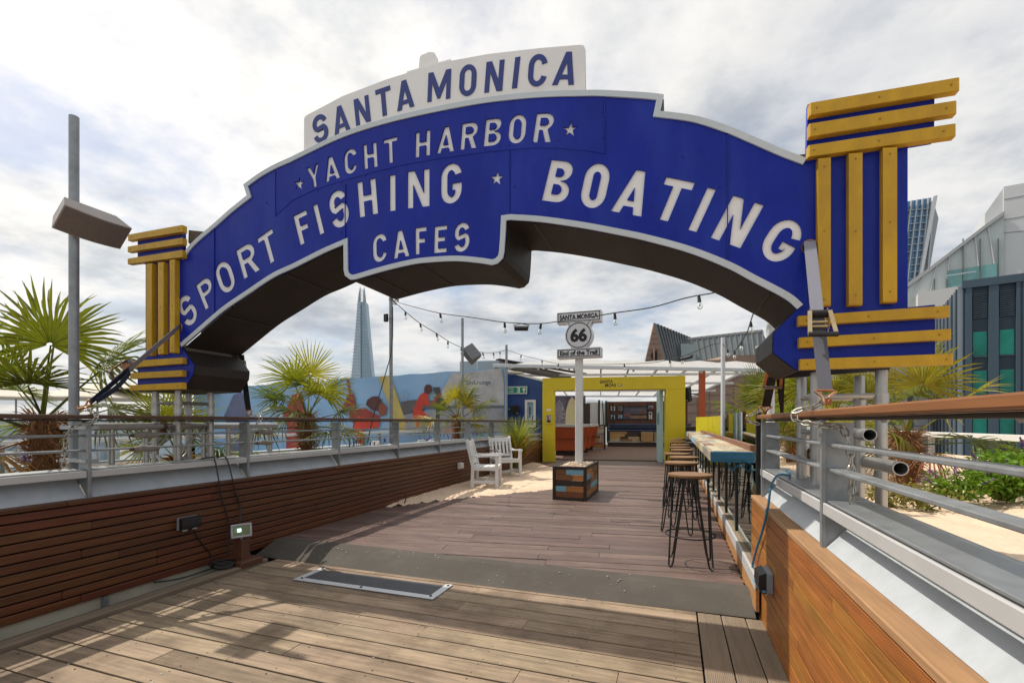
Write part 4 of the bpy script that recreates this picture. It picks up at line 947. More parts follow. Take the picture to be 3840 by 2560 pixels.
def sign_text(txt, c, wd2, ht2, bold, parent):
    me = text_mesh('lettering', txt, .1, inkm, Matrix.Identity(4), 0.003, bold)
    xs_ = [v.co.x for v in me.vertices]; ys_ = [v.co.y for v in me.vertices]
    me.transform(Matrix.Translation((-(min(xs_) + max(xs_)) / 2, -(min(ys_) + max(ys_)) / 2, 0))); me.transform(Matrix.Diagonal((wd2 / (max(xs_) - min(xs_)), ht2 / (max(ys_) - min(ys_)), 1, 1)))
    me.transform(SM(0.0015) @ Matrix.Translation((c[0], c[1], 0))); mesh_obj('lettering', me, parent)
sign_text('SANTA MONICA', ((x0 + x1) / 2, (zmid + zlow) / 2), (x1 - x0) * .86, hT * .44, 0.004, topb)
sign_text('End of the Trail', ((x0 + x1) / 2, (zb1 + zb0) / 2), (x1 - x0) * .84, (zb1 - zb0) * .48, 0.004, botb)
sign_text('66', (cx, cz), rx * 1.22, rx * .98, 0.0045, mid)
MB().torus((cx, yf - 0.000, cz), rx * .90, 0.006, 40, 5, m=Matrix.Rotation(R(90), 3, 'X')).build('circle', inkm, mid)
for s_ in (-1, 1): MB().beam((cx + s_ * rx * .80, yf - .001, zlow + .01), (cx + s_ * rx * .60, yf - .001, cz + rx * .66), 0.004, 0.011, up=(0, 1, 0)).build('stripe', inkm, mid)

# ================================================================ bar counter, glass balustrade and stools
def stool(loc):
    t = thing('bar_stool', 'x', 'stool', loc)
    MB().lathe([(0.155, 0.690), (0.165, 0.694), (0.168, 0.702), (0.165, 0.713), (0.12, 0.714)], loc, 36).build('seat', mat('stool_timber', (0.21, 0.105, 0.04), 0.55, 0, 0.3, 5, (1, 10, 1), bump=0.15, rnd=0.1), t, smooth=True)
    MB().lathe([(0.135, 0.682), (0.135, 0.690)], loc, 24).build('seat_plate', blackm, t)
    for k in range(4):
        a = R(45 + 90 * k); u = Vector((math.cos(a), math.sin(a), 0)); v = Vector((-u.y, u.x, 0)); b = Vector(loc)
        pts = [b + u * 0.118 - v * 0.066 + Vector((0, 0, .684)), b + u * 0.20 - v * 0.022 + Vector((0, 0, .05)), b + u * 0.208 - v * 0.016 + Vector((0, 0, .018)), b + u * 0.212 + Vector((0, 0, .006)), b + u * 0.208 + v * 0.016 + Vector((0, 0, .018)), b + u * 0.20 + v * 0.022 + Vector((0, 0, .05)), b + u * 0.118 + v * 0.066 + Vector((0, 0, .684))]
        MB().tube(pts, 0.0068, 8).build('hairpin_leg', blackm, t, smooth=True)
    MB().torus((loc[0], loc[1], loc[2] + 0.235), 0.186, 0.0062, 32, 6).build('foot_ring', blackm, t, smooth=True)
    return t
s0 = stool((0.115, 3.95, FZ)); s0['group'] = 'bar stools along the patchwork bar'
ys = [3.95, 5.05, 5.85, 6.55, 7.35, 8.3, 9.3, 10.4, 11.6, 12.7]
ordn = ['closest of all to the mat', 'second stool from the grit mat end', 'third stool from the grit mat end', 'fourth stool from the grit mat end', 'fifth stool from the grit mat end', 'sixth stool from the grit mat end', 'fourth stool from the yellow portal', 'third stool from the yellow portal', 'second stool from the yellow portal', 'the one beside the yellow portal']
s0['label'] = 'round timber bar stool on black hairpin legs, ' + ordn[0]
rr = random.Random(5)
for y, l in zip(ys[1:], ordn[1:]):
    copy_tree(s0, (0.115 + rr.uniform(-.09, .04) - (0.04 if y < 6 else 0), y + rr.uniform(-.12, .12), FZ), rr.uniform(0, 1.5), 'round timber bar stool on black hairpin legs, ' + l)
bt = thing('bar_counter', 'long narrow bar with top of blue, cream and brown reclaimed boards', 'bar', (0.46, 8.5, FZ))
BZ = 0.955; bx0, bx1, by0, by1 = 0.29, 0.60, 4.2, 13.3
rr = random.Random(12); keys = ['pale', 'grey', 'sky', 'cream', 'sky', 'cream', 'pale', 'mid', 'grey', 'grey', 'cream', 'brown']
lanes = [bx0 + .012, bx0 + .10, bx0 + .20, bx1]
for a, b in zip(lanes, lanes[1:]):
    y = by0 + .012
    while y < by1:
        e = min(by1, y + rr.uniform(.28, .75)); MB().box(((a + b) / 2, (y + e) / 2, BZ + rr.uniform(-.001, .001)), (b - a - .002, e - y - .003, .018), ch=.002).build('top_board', wood(k2 := rr.choice(keys) + '_y', PAL[k2[:-2]], ax=(14, 0.9, 14)), bt); y = e
y = by0 + .012
while y < by1:
    e = min(by1, y + rr.uniform(.3, .9)); k2 = rr.choice(keys + ['sky']); MB().box((bx0, (y + e) / 2, BZ - .040), (.020, e - y - .003, .080), ch=.002).build('fascia_board', wood(k2 + '_y', PAL[k2], ax=(14, 0.9, 14)), bt); y = e
MB().box(((bx0 + bx1) / 2, by0, BZ - .040), (bx1 - bx0 + .02, .022, .088), ch=.003).build('end_board', W['teal'], bt, label='deep blue stained end board')
MB().box((bx1 + .012, (by0 + by1) / 2 + .1, BZ + .025), (.045, by1 - by0, .065), ch=.004).build('back_rail', mat('red_brown_rail', (0.19, 0.085, 0.05), .6, 0, .25, 4, (14, .9, 14)), bt)
MB().box(((bx0 + bx1) / 2 + .02, (by0 + by1) / 2, BZ - .03), (bx1 - bx0 - .04, by1 - by0 - .05, .03)).build('underside', darkframe, bt)
bb = thing('glass_balustrade', 'green tinted glass balustrade with black posts under and behind the bar', 'balustrade', (0.52, 8.5, FZ))
gl = glass('green_glass', (0.24, 0.47, 0.31), alpha=1.0); 
fas = mat('fascia_timber', (0.40, 0.20, 0.075), .6, 0, .25, 4, (14, .9, 14), rnd=.1)
gx = 0.516
yy = 3.63
edges = []
while yy < 13.3: edges.append(yy); yy += 0.86
edges.append(13.35)
for a, b in zip(edges, edges[1:]):
    MB().box((gx, (a + b) / 2, .57), (.010, b - a - .03, .66)).build('pane', gl, bb)
for e in edges[1:-1]:
    MB().box((gx - .010, e, .55), (.014, .05, .68), ch=.002).build('post', black, bb)
MB().box((gx + .030, 3.60, .72), (.030, .03, 1.10), ch=.003).build('end_post', black, bb)
y = 3.18
while y < 13.3:
    e = min(13.35, y + 1.22)
    MB().box((.478, (y + e) / 2, FZ + .035), (.022, e - y - .003, .15), ch=.003).build('base_board', fas, bb)
    if y > 2.9: MB().box((.472, (y + e) / 2 , .215), (.018, e - y - .003, .085), ch=.003).build('base_rail', cap_grey, bb)
    y = e
MB().box((.500, 8.3, .250), (.046, 10.1, .012)).build('channel', mat('channel_timber', (0.23, .17, .12), .8, 0, .2, 5), bb)
# solid dark bin at the rail end
tagged(MB().box((.64, 3.78, .62), (.12, .16, .58), ch=.02).build('black_bin', black), 'narrow black box standing between the bar end and the rail', 'bin')
# yellow and green glass screens further along
scr = thing('glass_screen', 'row of yellow and dark green glass screen panels behind the bar', 'screen', (1.2, 8.0, SZ))
yg = mat('yellow_panel', (0.50, 0.44, 0.02), .3, 0, .06, 3); gg = glass('dark_green_glass', (0.20, 0.42, 0.30), alpha=0.6)
ps = [P(2610, 1600, Y=12.6), P(2655, 1600, Y=11.6), P(2700, 1600, Y=10.2), P(2715, 1600, Y=8.8), P(2765, 1600, Y=7.0), P(2842, 1600, Y=4.9)]
for k, (a, b) in enumerate(zip(ps, ps[1:])):
    MB().prism([(a.x, a.y, .5), (b.x, b.y - .02, .5), (b.x, b.y - .02, 1.33), (a.x, a.y, 1.33)], (.012, 0, 0)).build('panel', yg if k < 3 else gg, scr)
    MB().box((b.x + .006, b.y - .01, .9), (.016, .016, .86)).build('mullion', blackm, scr)

# ================================================================ white garden chairs, grass, sockets, floodlight
def garden_chair(loc, rz, label):
    t = thing('garden_chair', label, 'chair', loc, rz, 'white garden chairs on the sand')
    wm = mat('chair_white', (0.72, 0.72, 0.72), .45, 0, .04, 5, dirt=.15, dcol=(.5, .5, .48), dscale=6)
    def B(name, c, d, m_=None, ch=.006): MB().box(c, d, m=m_, ch=ch).build(name, wm, t, world=False)
    for sx_ in (-1, 1):                          # local: front is -y
        MB().beam((sx_ * .27, -.24, 0), (sx_ * .27, -.24, .60), .065, .055, up=(0, 1, 0), ch=.005).build('front_leg', wm, t, world=False)
        MB().prism([(sx_ * .27 - .022, .20, 0), (sx_ * .27 - .022, .26, 0), (sx_ * .27 - .022, .25, .42), (sx_ * .27 - .022, .36, .90), (sx_ * .27 - .022, .335, .925), (sx_ * .27 - .022, .30, .91), (sx_ * .27 - .022, .19, .44)], (.044, 0, 0)).build('rear_leg', wm, t, world=False)
        MB().prism([(sx_ * .275 - .035, -.30, .60), (sx_ * .275 - .035, -.29, .635), (sx_ * .275 - .035, -.15, .64), (sx_ * .275 - .035, .10, .625), (sx_ * .275 - .035, .25, .645), (sx_ * .275 - .035, .25, .61), (sx_ * .275 - .035, .10, .59), (sx_ * .275 - .035, -.15, .605)], (.07, 0, 0)).build('armrest', wm, t, world=False)
        B('side_rail', (sx_ * .27, -.01, .375), (.03, .42, .07)); B('stretcher', (sx_ * .27, -.01, .12), (.028, .43, .06))
    B('front_rail', (0, -.245, .375), (.50, .03, .07)); B('cross_stretcher', (0, 0, .12), (.51, .03, .05))
    for k in range(5): B('seat_slat', (0, -.225 + .105 * k, .418 - .012 * math.sin(math.pi * k / 4)), (.50, .092, .018), ch=.004)
    tilt = Matrix.Rotation(R(-13), 3, 'X')
    B('back_rail', (0, .325, .845), (.50, .03, .10), tilt); B('lower_back_rail', (0, .235, .49), (.50, .03, .06), tilt)
    for k in range(5): B('back_slat', (-.19 + .095 * k, .28, .665), (.055, .018, .33), tilt, .003)
    t.scale = (.88,) * 3
    return t
g1 = P(1815, 1824, z=FZ + .03); g3 = P(1886, 1785, z=FZ + .03)
garden_chair((g1.x - .02, g1.y + .15, FZ + .012), R(104), 'white slatted garden armchair seen from its side, beside the wall socket')
garden_chair((g3.x, g3.y + .12, FZ + .012), R(46), 'white slatted garden armchair with its back to the tall grass')
gb = leafmat('grass_blade', (0.26, 0.31, 0.05)); gd = leafmat('dry_grass_blade', (0.36, 0.20, 0.06))
def grass_clump(loc, n, h, label, spread=0.55, seed=1, name='grass_clump'):
    t = thing(name, label, 'grass', loc); rr = random.Random(seed)
    for part, cnt, m_, hh, sp_ in (('blades', n, gb, 1.0, spread), ('dry_blades', n // 3, gd, .72, spread * 1.25)):
        mb = MB()
        for k in range(cnt):
            a = rr.uniform(0, 6.283); hgt = h * hh * rr.uniform(.55, 1.05); out_ = sp_ * rr.uniform(.25, 1.05); wv = rr.uniform(.007, .014)
            u = Vector((math.cos(a), math.sin(a), 0)); v = Vector((-u.y, u.x, 0)); b = Vector(loc) + u * rr.uniform(0, .12); vs = []
            for i in range(6):
                f = i / 5; p = b + u * out_ * f ** 1.9 + Vector((0, 0, hgt * (f - .30 * max(0, f - .45) ** 2 * (1.4 + out_)))); ww = wv * (1 - f * .9); vs += [p - v * ww, p + v * ww]
            mb.add(vs, [(2 * i, 2 * i + 1, 2 * i + 3, 2 * i + 2) for i in range(5)])
        mb.build(part, m_, t, kind='stuff')
    return t
gp = P(1925, 1765, z=FZ); grass_clump((gp.x - .05, gp.y + .4, FZ), 560, 1.5, 'tall arching ornamental grass clump behind the white chairs', .75)
def socket(loc, rz, label, wdt, hgt, dp, cover, base, lugs=True):
    t = thing('socket_box', label, 'socket', loc, rz)             # local: wall at y=0, faces -y
    MB().box((0, -dp * .25, 0), (wdt, dp * .5, hgt), ch=.006).build('back_box', base, t, world=False)
    MB().prism([(-wdt / 2, -dp * .5, -hgt * .5), (-wdt / 2, -dp * .9, -hgt * .42), (-wdt / 2, -dp, -hgt * .1), (-wdt / 2, -dp * .96, hgt * .35), (-wdt / 2, -dp * .5, hgt * .5)], (wdt, 0, 0)).build('cover', cover, t, world=False)
    if lugs:
        for sx_ in (-1, 1): MB().lathe([(.012, 0), (.016, .004), (.016, .010), (.008, .013)], (sx_ * wdt * .25, -dp * .62, -hgt * .56), 12, m=Matrix.Diagonal((1.3, .7, 1))).build('catch', mat('pale_grey_plastic', (.45, .47, .5), .4), t, world=False, smooth=True)
    return t
greyp = mat('grey_plastic', (.22, .24, .27), .5)
sl = P(698, 1958, X=-3.6); socket((-3.6, sl.y, sl.z), R(90), 'black covered double socket on the shaded slat wall', .155, .098, .065, black, greyp)
sr = P(2890, 2170, X=.5); socket((.5, sr.y - .02, sr.z), R(-90), 'black and grey double socket on the sunlit slat wall', .15, .115, .075, black, greyp, False)
sw = P(1721, 1745, X=-3.6); socket((-3.6, sw.y, sw.z), R(90), 'small white socket box on the slat wall beside the chairs', .12, .11, .07, white, white, False)
fl = thing('floodlight', 'small lit grey floodlight on a brown timber block against the slat wall', 'floodlight', (-3.42, 2.93, 0))
fc = P(905, 1988, X=-3.42); fy, fz = fc.y, fc.z
fl.location = (-3.42, fy, 0); ROOTM[fl.name] = Matrix.Translation((-3.42, fy, 0))
hw = mat('brown_block', (0.10, .038, .02), .6, 0, .25, 6)
MB().box((-3.45, fy + .03, .028), (.24, .22, .055), ch=.006).build('base_plate', hw, fl); MB().box((-3.44, fy + .02, .135), (.10, .08, .17), ch=.005).build('timber_block', hw, fl)
fm_ = Matrix.Translation((-3.42, fy, fz)) @ Matrix.Rotation(R(62), 4, 'Z') @ Matrix.Rotation(R(-8), 4, 'X')
def FB(name, c, d, m_, p=fl, ch=.004): MB().box(fm_ @ Vector(c), d, m=fm_.to_3x3(), ch=ch).build(name, m_, p)
lg = mat('light_grey_casing', (.42, .42, .44), .45)
FB('rear_casing', (0, .03, 0), (.12, .05, .085), lg)
for c, d in (((0, 0, .048), (.155, .024, .016)), ((0, 0, -.048), (.155, .024, .016)), ((-.07, 0, 0), (.015, .024, .08)), ((.07, 0, 0), (.015, .024, .08))): FB('bezel', c, d, lg)
FB('reflector', (0, .004, 0), (.125, .004, .080), mat('reflector', (.45, .52, .50), .25, .6))
em = bpy.data.materials.new('led'); em.use_nodes = True; e_ = em.node_tree.nodes['Principled BSDF']; e_.inputs['Emission Color'].default_value = (.85, 1, .95, 1); e_.inputs['Emission Strength'].default_value = 6.0
FB('led', (-.015, .000, .004), (.024, .004, .024), em, ch=0)
FB('front_glass', (0, -.006, 0), (.125, .003, .080), glass('lamp_glass', (.75, .92, .88)), ch=0)
MB().tube([(-3.44, fy + .02, .22), (-3.43, fy + .01, fz - .05)], .012, 8).build('bracket', lg, fl)
def cable(label, pts, r, m_, name='cable', sub=4):
    pts = [Vector(p) for p in pts]; sm_ = []
    for i in range(len(pts) - 1):
        p0, p1, p2, p3 = pts[max(0, i - 1)], pts[i], pts[i + 1], pts[min(len(pts) - 1, i + 2)]
        for k in range(sub):
            t_ = k / sub; sm_.append(0.5 * ((2 * p1) + (p2 - p0) * t_ + (2 * p0 - 5 * p1 + 4 * p2 - p3) * t_ ** 2 + (3 * p1 - p0 - 3 * p2 + p3) * t_ ** 3))
    sm_.append(pts[-1]); return tagged(MB().tube(sm_, r, 8).build(name, m_, smooth=True), label, 'cable')
fx = -3.585
cable('black cable draped over the cap and down the slats into the coil', [(-3.80, 2.72, .87), (-3.70, P(800, 1700, X=-3.66).y, .905), (-3.648, P(805, 1720, X=-3.65).y, .885), (fx, P(815, 1790, X=-3.6).y, .72), (fx, P(830, 1890, X=-3.59).y, .56), (fx, P(853, 1980, X=-3.59).y, .38), (fx + .01, P(856, 2060, X=-3.58).y, .2), (-3.57, P(850, 2100, X=-3.57).y, .08)], .0055, cable_black)
cable('black cable draped over the cap behind the floodlight', [(-3.80, 2.95, .87), (-3.70, P(842, 1695, X=-3.66).y, .905), (-3.648, P(850, 1712, X=-3.65).y, .885), (fx, P(866, 1790, X=-3.6).y, .72), (fx, P(880, 1860, X=-3.59).y, .6), (fx, P(900, 1935, X=-3.59).y, .45), (-3.52, fy + .06, fz - .02)], .0055, cable_black)
cable('black lead running from the covered socket down to the coil', [(-3.56, sl.y + .03, sl.z - .05), (fx, P(735, 2050, X=-3.59).y, .30), (fx, P(780, 2095, X=-3.59).y, .15), (-3.57, P(800, 2120, X=-3.57).y, .08)], .0055, cable_black)
cable('black cable lying in the gutter under the slats', [(-3.6, 2.35, .03), (-3.56, 2.5, .012), (-3.53, 2.7, .02), (-3.52, 2.82, .03)], .006, cable_black)
coil = thing('cable_coil', 'loose coil of black cable beside the floodlight block', 'cable', (-3.47, fy - .13, .03))
for k in range(6): MB().torus((-3.47 + .008 * math.sin(k * 2), fy - .13 + .006 * math.cos(k * 3), .035 + .007 * k), .085 - .005 * (k % 3), .0055, 28, 6, m=Euler((R(4 * math.sin(k)), R(5 * math.cos(k * 2)), 0)).to_matrix()).build('loop', cable_black, coil, smooth=True)
bluec = mat('blue_cable', (0.02, 0.19, 0.34), .4)
def wx(px, py, X): return P(px, py, X=X)
cable('bright blue cable looping over the cap down to the grey socket', [(.66, 3.30, .90)] + [wx(2962, 1782, .60), wx(2930, 1778, .54), wx(2908, 1790, .53), wx(2890, 1830, .53), wx(2880, 1900, .488), wx(2862, 1980, .484), wx(2838, 2055, .482), wx(2822, 2120, .478), wx(2826, 2165, .470), wx(2850, 2208, .455), wx(2868, 2218, .44)], .0065, bluec)
cable('blue green cable strung under the bar end to the rail', [(.42, 4.3, .86), (.45, 4.25, .80), (.50, 4.22, .85), (.55, 4.0, .83), (.60, 3.8, .86), (.66, 3.6, .84)], .006, bluec)
cable('stub of black cable rising from the sand by the slat wall', [(-3.55, P(1510, 1850, X=-3.6).y, .20), (-3.53, P(1515, 1855, X=-3.55).y, .21), (-3.50, P(1517, 1870, X=-3.52).y, .15), (-3.50, P(1515, 1890, X=-3.5).y, .07)], .008, cable_black)
# ================================================================ yellow portal and the room behind it
yel = mat('portal_yellow', (0.66, 0.51, 0.010), .45, 0, .06, 2, dirt=.2, dcol=(.50, .37, .01), dscale=3)
pw = 3.86; po = thing('yellow_portal', 'bright yellow rectangular portal lettered SANTA MONICA', 'portal', tuple(PF(pw / 2, 0)))
def pbox(a0, a1, b0, b1, z0, z1, name, m_, parent, ch=.006, **k):
    return MB().box(PF((a0 + a1) / 2, (b0 + b1) / 2, (z0 + z1) / 2), (a1 - a0, b1 - b0, z1 - z0), rz=ang, ch=ch).build(name, m_, parent, **k)
pbox(0, .35, -.10, .12, 0, 2.02, 'left_leg', yel, po); pbox(3.36, pw, -.10, .25, 0, 2.02, 'right_leg', yel, po); pbox(0, pw, -.10, .25, 2.02, 2.375, 'lintel', yel, po)
txm = mat('portal_letter', (.03, .03, .025), .5); txg = mat('portal_letter_pale', (.30, .27, .20), .5)
PMX = lambda a, z, b=-.1015: frame(PF(a, b, z), EX, (0, 0, 1))
mesh_obj('lettering', text_mesh('lettering', 'SANTA', .125, txm, PMX(1.60, 2.24), .003, .003, 'LEFT', sx=.9), po)
mesh_obj('lettering', text_mesh('lettering', 'MONI', .125, txm, PMX(1.74, 2.14), .003, .003, 'LEFT', sx=.9), po); mesh_obj('lettering', text_mesh('lettering', 'CA', .125, txg, PMX(2.07, 2.14), .003, .003, 'LEFT', sx=.9), po)
ltb = mat('pale_blue_panel', (.42, .60, .62), .5, 0, .05, 3)
side_p = thing('pale_blue_panel', 'tall pale blue panel with a small framed picture inside the portal', 'panel', tuple(PF(3.30, .5)))
pbox(3.24, 3.34, .27, 1.0, 0, 2.10, 'panel', ltb, side_p); pbox(3.215, 3.238, .40, .62, 1.05, 1.40, 'frame', mat('teal_frame', (.16, .36, .40), .5), side_p); pbox(3.208, 3.214, .45, .57, 1.12, 1.33, 'picture', mat('dark_picture', (.04, .06, .07), .4), side_p)
def picture(label, c, ex, w_, h_, fm_, cols, fw=.03, up=(0, 0, 1), dep=.03, name='framed_picture', cat='picture'):
    # cols: list of (u0,v0,u1,v1,material) patches on the print, in 0..1
    c = Vector(c); ex = Vector(ex).normalized(); ez = Vector(up); nrm = ex.cross(ez)            # towards the viewer
    t = thing(name, label, cat, tuple(c)); m_ = Matrix((ex, -nrm, ez)).transposed()
    def q(u, v, d, wu, hv, th, nm, mm_, par): return MB().box(c + ex * u + ez * v + nrm * d, (wu, th, hv), m=m_).build(nm, mm_, par)
    for u, v, a, b in ((0, h_ / 2 - fw / 2, w_, fw), (0, -h_ / 2 + fw / 2, w_, fw), (-w_ / 2 + fw / 2, 0, fw, h_ - 2 * fw), (w_ / 2 - fw / 2, 0, fw, h_ - 2 * fw)): q(u, v, dep / 2, a, b, dep, 'frame', fm_, t)
    iw, ih = w_ - 2 * fw, h_ - 2 * fw; base = q(0, 0, .004, iw, ih, .006, 'print', cols[0], t)
    for k, (u0, v0, u1, v1, mm_) in enumerate(cols[1:]):
        q(((u0 + u1) / 2 - .5) * iw, ((v0 + v1) / 2 - .5) * ih, .0085 + .0008 * k, (u1 - u0) * iw, (v1 - v0) * ih, .001, 'print_patch', mm_, base)
    return t
def pm(n_, *c, r=.45): return mat('print_' + n_, c, r, 0, .35, 7, dirt=.3, dcol=tuple(x * .5 for x in c), dscale=11)
p_sky, p_red, p_dk, p_sea, p_wh = pm('sky', .30, .42, .50), pm('red', .40, .06, .02), pm('dark', .025, .025, .03), pm('sea', .10, .22, .32), pm('white', .6, .6, .6)
picture('small yellow framed beach photo on the yellow portal leg', PF(.18, -.10, 1.22), EX, .19, .27, yel, [p_sky, (.1, .0, .9, .35, p_dk), (.2, .3, .55, .85, p_red)], .03)
tagged(MB().box(PF(.18, -.103, 1.47), (.13, .006, .05), rz=ang).build('name_plate', white), 'tiny white plate above the photo on the portal leg', 'plate')
# back wall with pictures, bench
bw = thing('timber_feature_wall', 'dark reddish timber wall hung with pictures at the back of the room', 'wall', tuple(PF(5, 10.2)))
rusty = mat('rusty_panel', (.095, .034, .018), .6, 0, .35, 2.5, dirt=.4, dcol=(.16, .06, .025), dscale=3)
for k in range(4): pbox(1.92 + k * .95, 2.865 + k * .95, 10.2, 10.3, 1.05, 2.14, 'panel', rusty, bw)
pbox(1.85, 5.9, 10.15, 10.19, 1.02, 1.07, 'ledge', darkframe, bw); pbox(1.92, 5.8, 10.22, 10.3, .1, 1.02, 'lower_wall', pm('teal', .02, .05, .06), bw)
def wallpic(a, z, w_, h_, label, cols): picture(label, PF(a, 10.195, z), EX, w_, h_, blackm, cols, .03)
for a, z, w_, h_, l, cols in ((2.22, 1.80, .27, .30, 'black framed photo of palms, upper left on the timber wall', [p_wh, (.2, 0, .35, .8, p_dk), (.6, 0, .75, .9, p_dk)]), (2.58, 1.80, .27, .30, 'black framed grey photo beside the palms photo', [pm('mid', .22, .22, .22), (.3, .1, .6, .8, p_dk)]), (2.22, 1.38, .27, .30, 'black framed dim figure photo, lower left on the timber wall', [p_sky, (.2, 0, .7, .6, p_dk)]), (2.58, 1.38, .27, .30, 'black framed pale photo under the grey photo', [p_sky, (.3, 0, .5, .7, p_dk), (0, 0, 1, .2, p_dk)]),
                             (4.02, 1.86, .29, .22, 'black framed wide seaside photo right of the large print', [p_sky, (.1, .1, .5, .5, p_dk), (.5, .1, .9, .6, p_red)]), (4.00, 1.46, .23, .42, 'black framed tall palm photo below the seaside photo', [p_wh, (.4, 0, .55, .8, p_dk), (.2, .6, .8, .85, p_dk)]), (4.42, 1.80, .28, .32, 'black framed grey photo near the pale blue panel', [pm('mid', .22, .22, .22), (.3, .1, .7, .8, p_dk)]), (4.42, 1.38, .30, .30, 'black framed palm avenue photo near the pale blue panel', [p_wh, (.2, 0, .3, .7, p_dk), (.6, 0, .7, .8, p_dk)])): wallpic(a, z, w_, h_, l, cols)
picture('large dark framed print of a pier at sunset on the timber wall', PF(3.28, 10.195, 1.58), EX, 1.20, .66, blackm, [pm('dusk', .075, .07, .10), (0, .28, .5, .42, pm('ember', .28, .05, .04)), (.3, .30, 1, .42, p_dk), (.3, .05, .98, .28, pm('glow', .24, .13, .07)), (.65, .42, .95, .7, pm('dim', .14, .07, .05)), (.3, .72, .9, .8, pm('violet', .16, .15, .22))], .035)
bn = thing('bench_seat', 'long bench with navy cushions over patchwork timber fronts', 'bench', tuple(PF(5, 9.5)))
navyc = mat('navy_cushion', (.008, .018, .055), .35, 0, .3, 3, bump=.3, bscale=4)
pbox(1.95, 5.8, 8.9, 9.95, 0, .20, 'platform', darkframe, bn); pbox(1.95, 5.8, 8.85, 9.0, .20, .225, 'platform_edge', cap_grey, bn)
pbox(2.0, 5.8, 9.05, 9.9, .68, .78, 'seat_cushion', navyc, bn, .03); pbox(2.0, 5.8, 9.72, 10.0, .78, 1.06, 'back_cushion', navyc, bn, .05)
rr = random.Random(21)
for r in range(4):
    a = 2.05
    while a < 5.7:
        e = min(5.7, a + rr.uniform(.35, .9)); k2 = rr.choice(['honey', 'pale', 'mid', 'grey', 'dark', 'cream', 'amber'])
        pbox(a, e - .004, 9.06, 9.09, .23 + r * .115, .23 + (r + 1) * .115 - .004, 'plank', W[k2], bn, .002); a = e
for a in (2.0, 3.4, 4.0): pbox(a, a + .05, 9.02, 9.055, .22, .70, 'frame_post', darkframe, bn)
pbox(3.46, 3.98, 8.80, 9.04, .22, .66, 'stool_block', W['honey'], bn)
# orange bar units
orm = mat('orange_panel', (.44, .085, .022), .45, 0, .07, 3, dirt=.2, dcol=(.33, .06, .015))
def orange_unit(a0, a1, b0, label, dark=True):
    t = thing('orange_counter', label, 'counter', tuple(PF((a0 + a1) / 2, b0)))
    w_ = a1 - a0
    def tap(z0, z1, i0, i1, bb0, bb1, name, m_):
        q = [PF(a0 + i0, b0 + bb0, z0), PF(a1 - i0, b0 + bb0, z0), PF(a1 - i0, b0 + 1.0, z0), PF(a0 + i0, b0 + 1.0, z0), PF(a0 + i1, b0 + bb1, z1), PF(a1 - i1, b0 + bb1, z1), PF(a1 - i1, b0 + 1.0, z1), PF(a0 + i1, b0 + 1.0, z1)]
        MB().add(q, [(3, 2, 1, 0), (4, 5, 6, 7), (0, 1, 5, 4), (1, 2, 6, 5), (2, 3, 7, 6), (3, 0, 4, 7)]).build(name, m_, t)
    tap(.0, .17, .22, .22, .25, .25, 'plinth', darkframe); tap(.17, .58, .12, .10, .14, .12, 'lower_panel', orm); tap(.582, .96, .07, .0, .05, -.02, 'upper_panel', orm)
    pbox(a0 - .02, a1 + .02, b0 - .05, b0 + 1.0, .962, 1.05, 'worktop', mat('worktop', (.62, .60, .58), .4), t, .006)
    return t
orange_unit(-.1, 1.22, 2.4, 'large orange bar counter with white worktop inside the portal')
orange_unit(.2, 1.36, 4.0, 'second orange bar counter behind the large one')
orange_unit(.45, 1.52, 5.4, 'far orange bar counter beside the patchwork counter')
pc = thing('patchwork_counter', 'dark framed counter clad in patchwork reclaimed planks', 'counter', tuple(PF(1.6, 7.3)))
for r in range(7):
    for (fa, fb, ax) in ((1.1, 1.78, 0), (6.5, 8.4, 1)):
        a = fa
        while a < fb:
            e = min(fb, a + rr.uniform(.2, .5)); k2 = rr.choice(['honey', 'pale', 'mid', 'grey', 'brown', 'cream', 'amber'])
            z0 = .06 + r * .128
            if ax == 0: pbox(a, e - .004, 6.42, 6.45, z0, z0 + .124, 'plank', W[k2], pc, .002)
            else: pbox(1.79, 1.82, a, e - .004, z0, z0 + .124, 'plank', W[k2], pc, .002)
            a = e
pbox(1.06, 1.84, 6.40, 8.44, .96, 1.02, 'top', darkframe, pc)
for a, b in ((1.76, 6.41), (1.78, 7.4), (1.78, 8.38)): pbox(a, a + .06, b - .01, b + .05, 0, .96, 'frame_post', darkframe, pc)
# surfboards, mural, screens
mur = mat('seaside_mural', (.085, .075, .115), .5, 0, .55, 2.2, dirt=.5, dcol=(.26, .22, .22), dscale=3)
mt = tagged(MB().box(PF(-.1, 6.6, 1.15), (2.2, .06, 2.2), rz=ang).build('mural_wall', mur), 'dim grey violet mural wall at the side of the room', 'wall')
def surf(a, b, z, lean, label, m_, h_=1.9):
    pr = [(0, .03), (.12, .15), (.45, .235), (.75, .22), (.93, .12), (1, .01)]
    L_ = [PF(a, b, z) + EX * (lean * f) + Vector((0, 0, h_ * f)) for f, _ in pr]
    poly = [p - EX * w_ for p, (_, w_) in zip(L_, pr)] + [p + EX * w_ for p, (_, w_) in reversed(list(zip(L_, pr)))]
    tagged(MB().prism(poly, EY * .05).build('surfboard', m_), label, 'surfboard')
surf(.48, 4.9, .05, .06, 'cream surfboard standing behind the orange counter', mat('cream_board', (.60, .52, .30), .35, 0, .08, 4), 2.05)
surf(.10, 4.9, .05, -.06, 'grey patterned surfboard leaning beside the cream one', mat('patterned_board', (.22, .20, .24), .4, 0, .8, 12), 1.95)
tagged(MB().box(PF(.92, 6.3, 1.2), (.55, .4, 1.4), rz=ang).build('back_bar_shelf', mat('dark_shelf', (.03, .017, .012), .6, 0, .3, 3)), 'dark timber back bar shelving behind the orange counters', 'shelf')
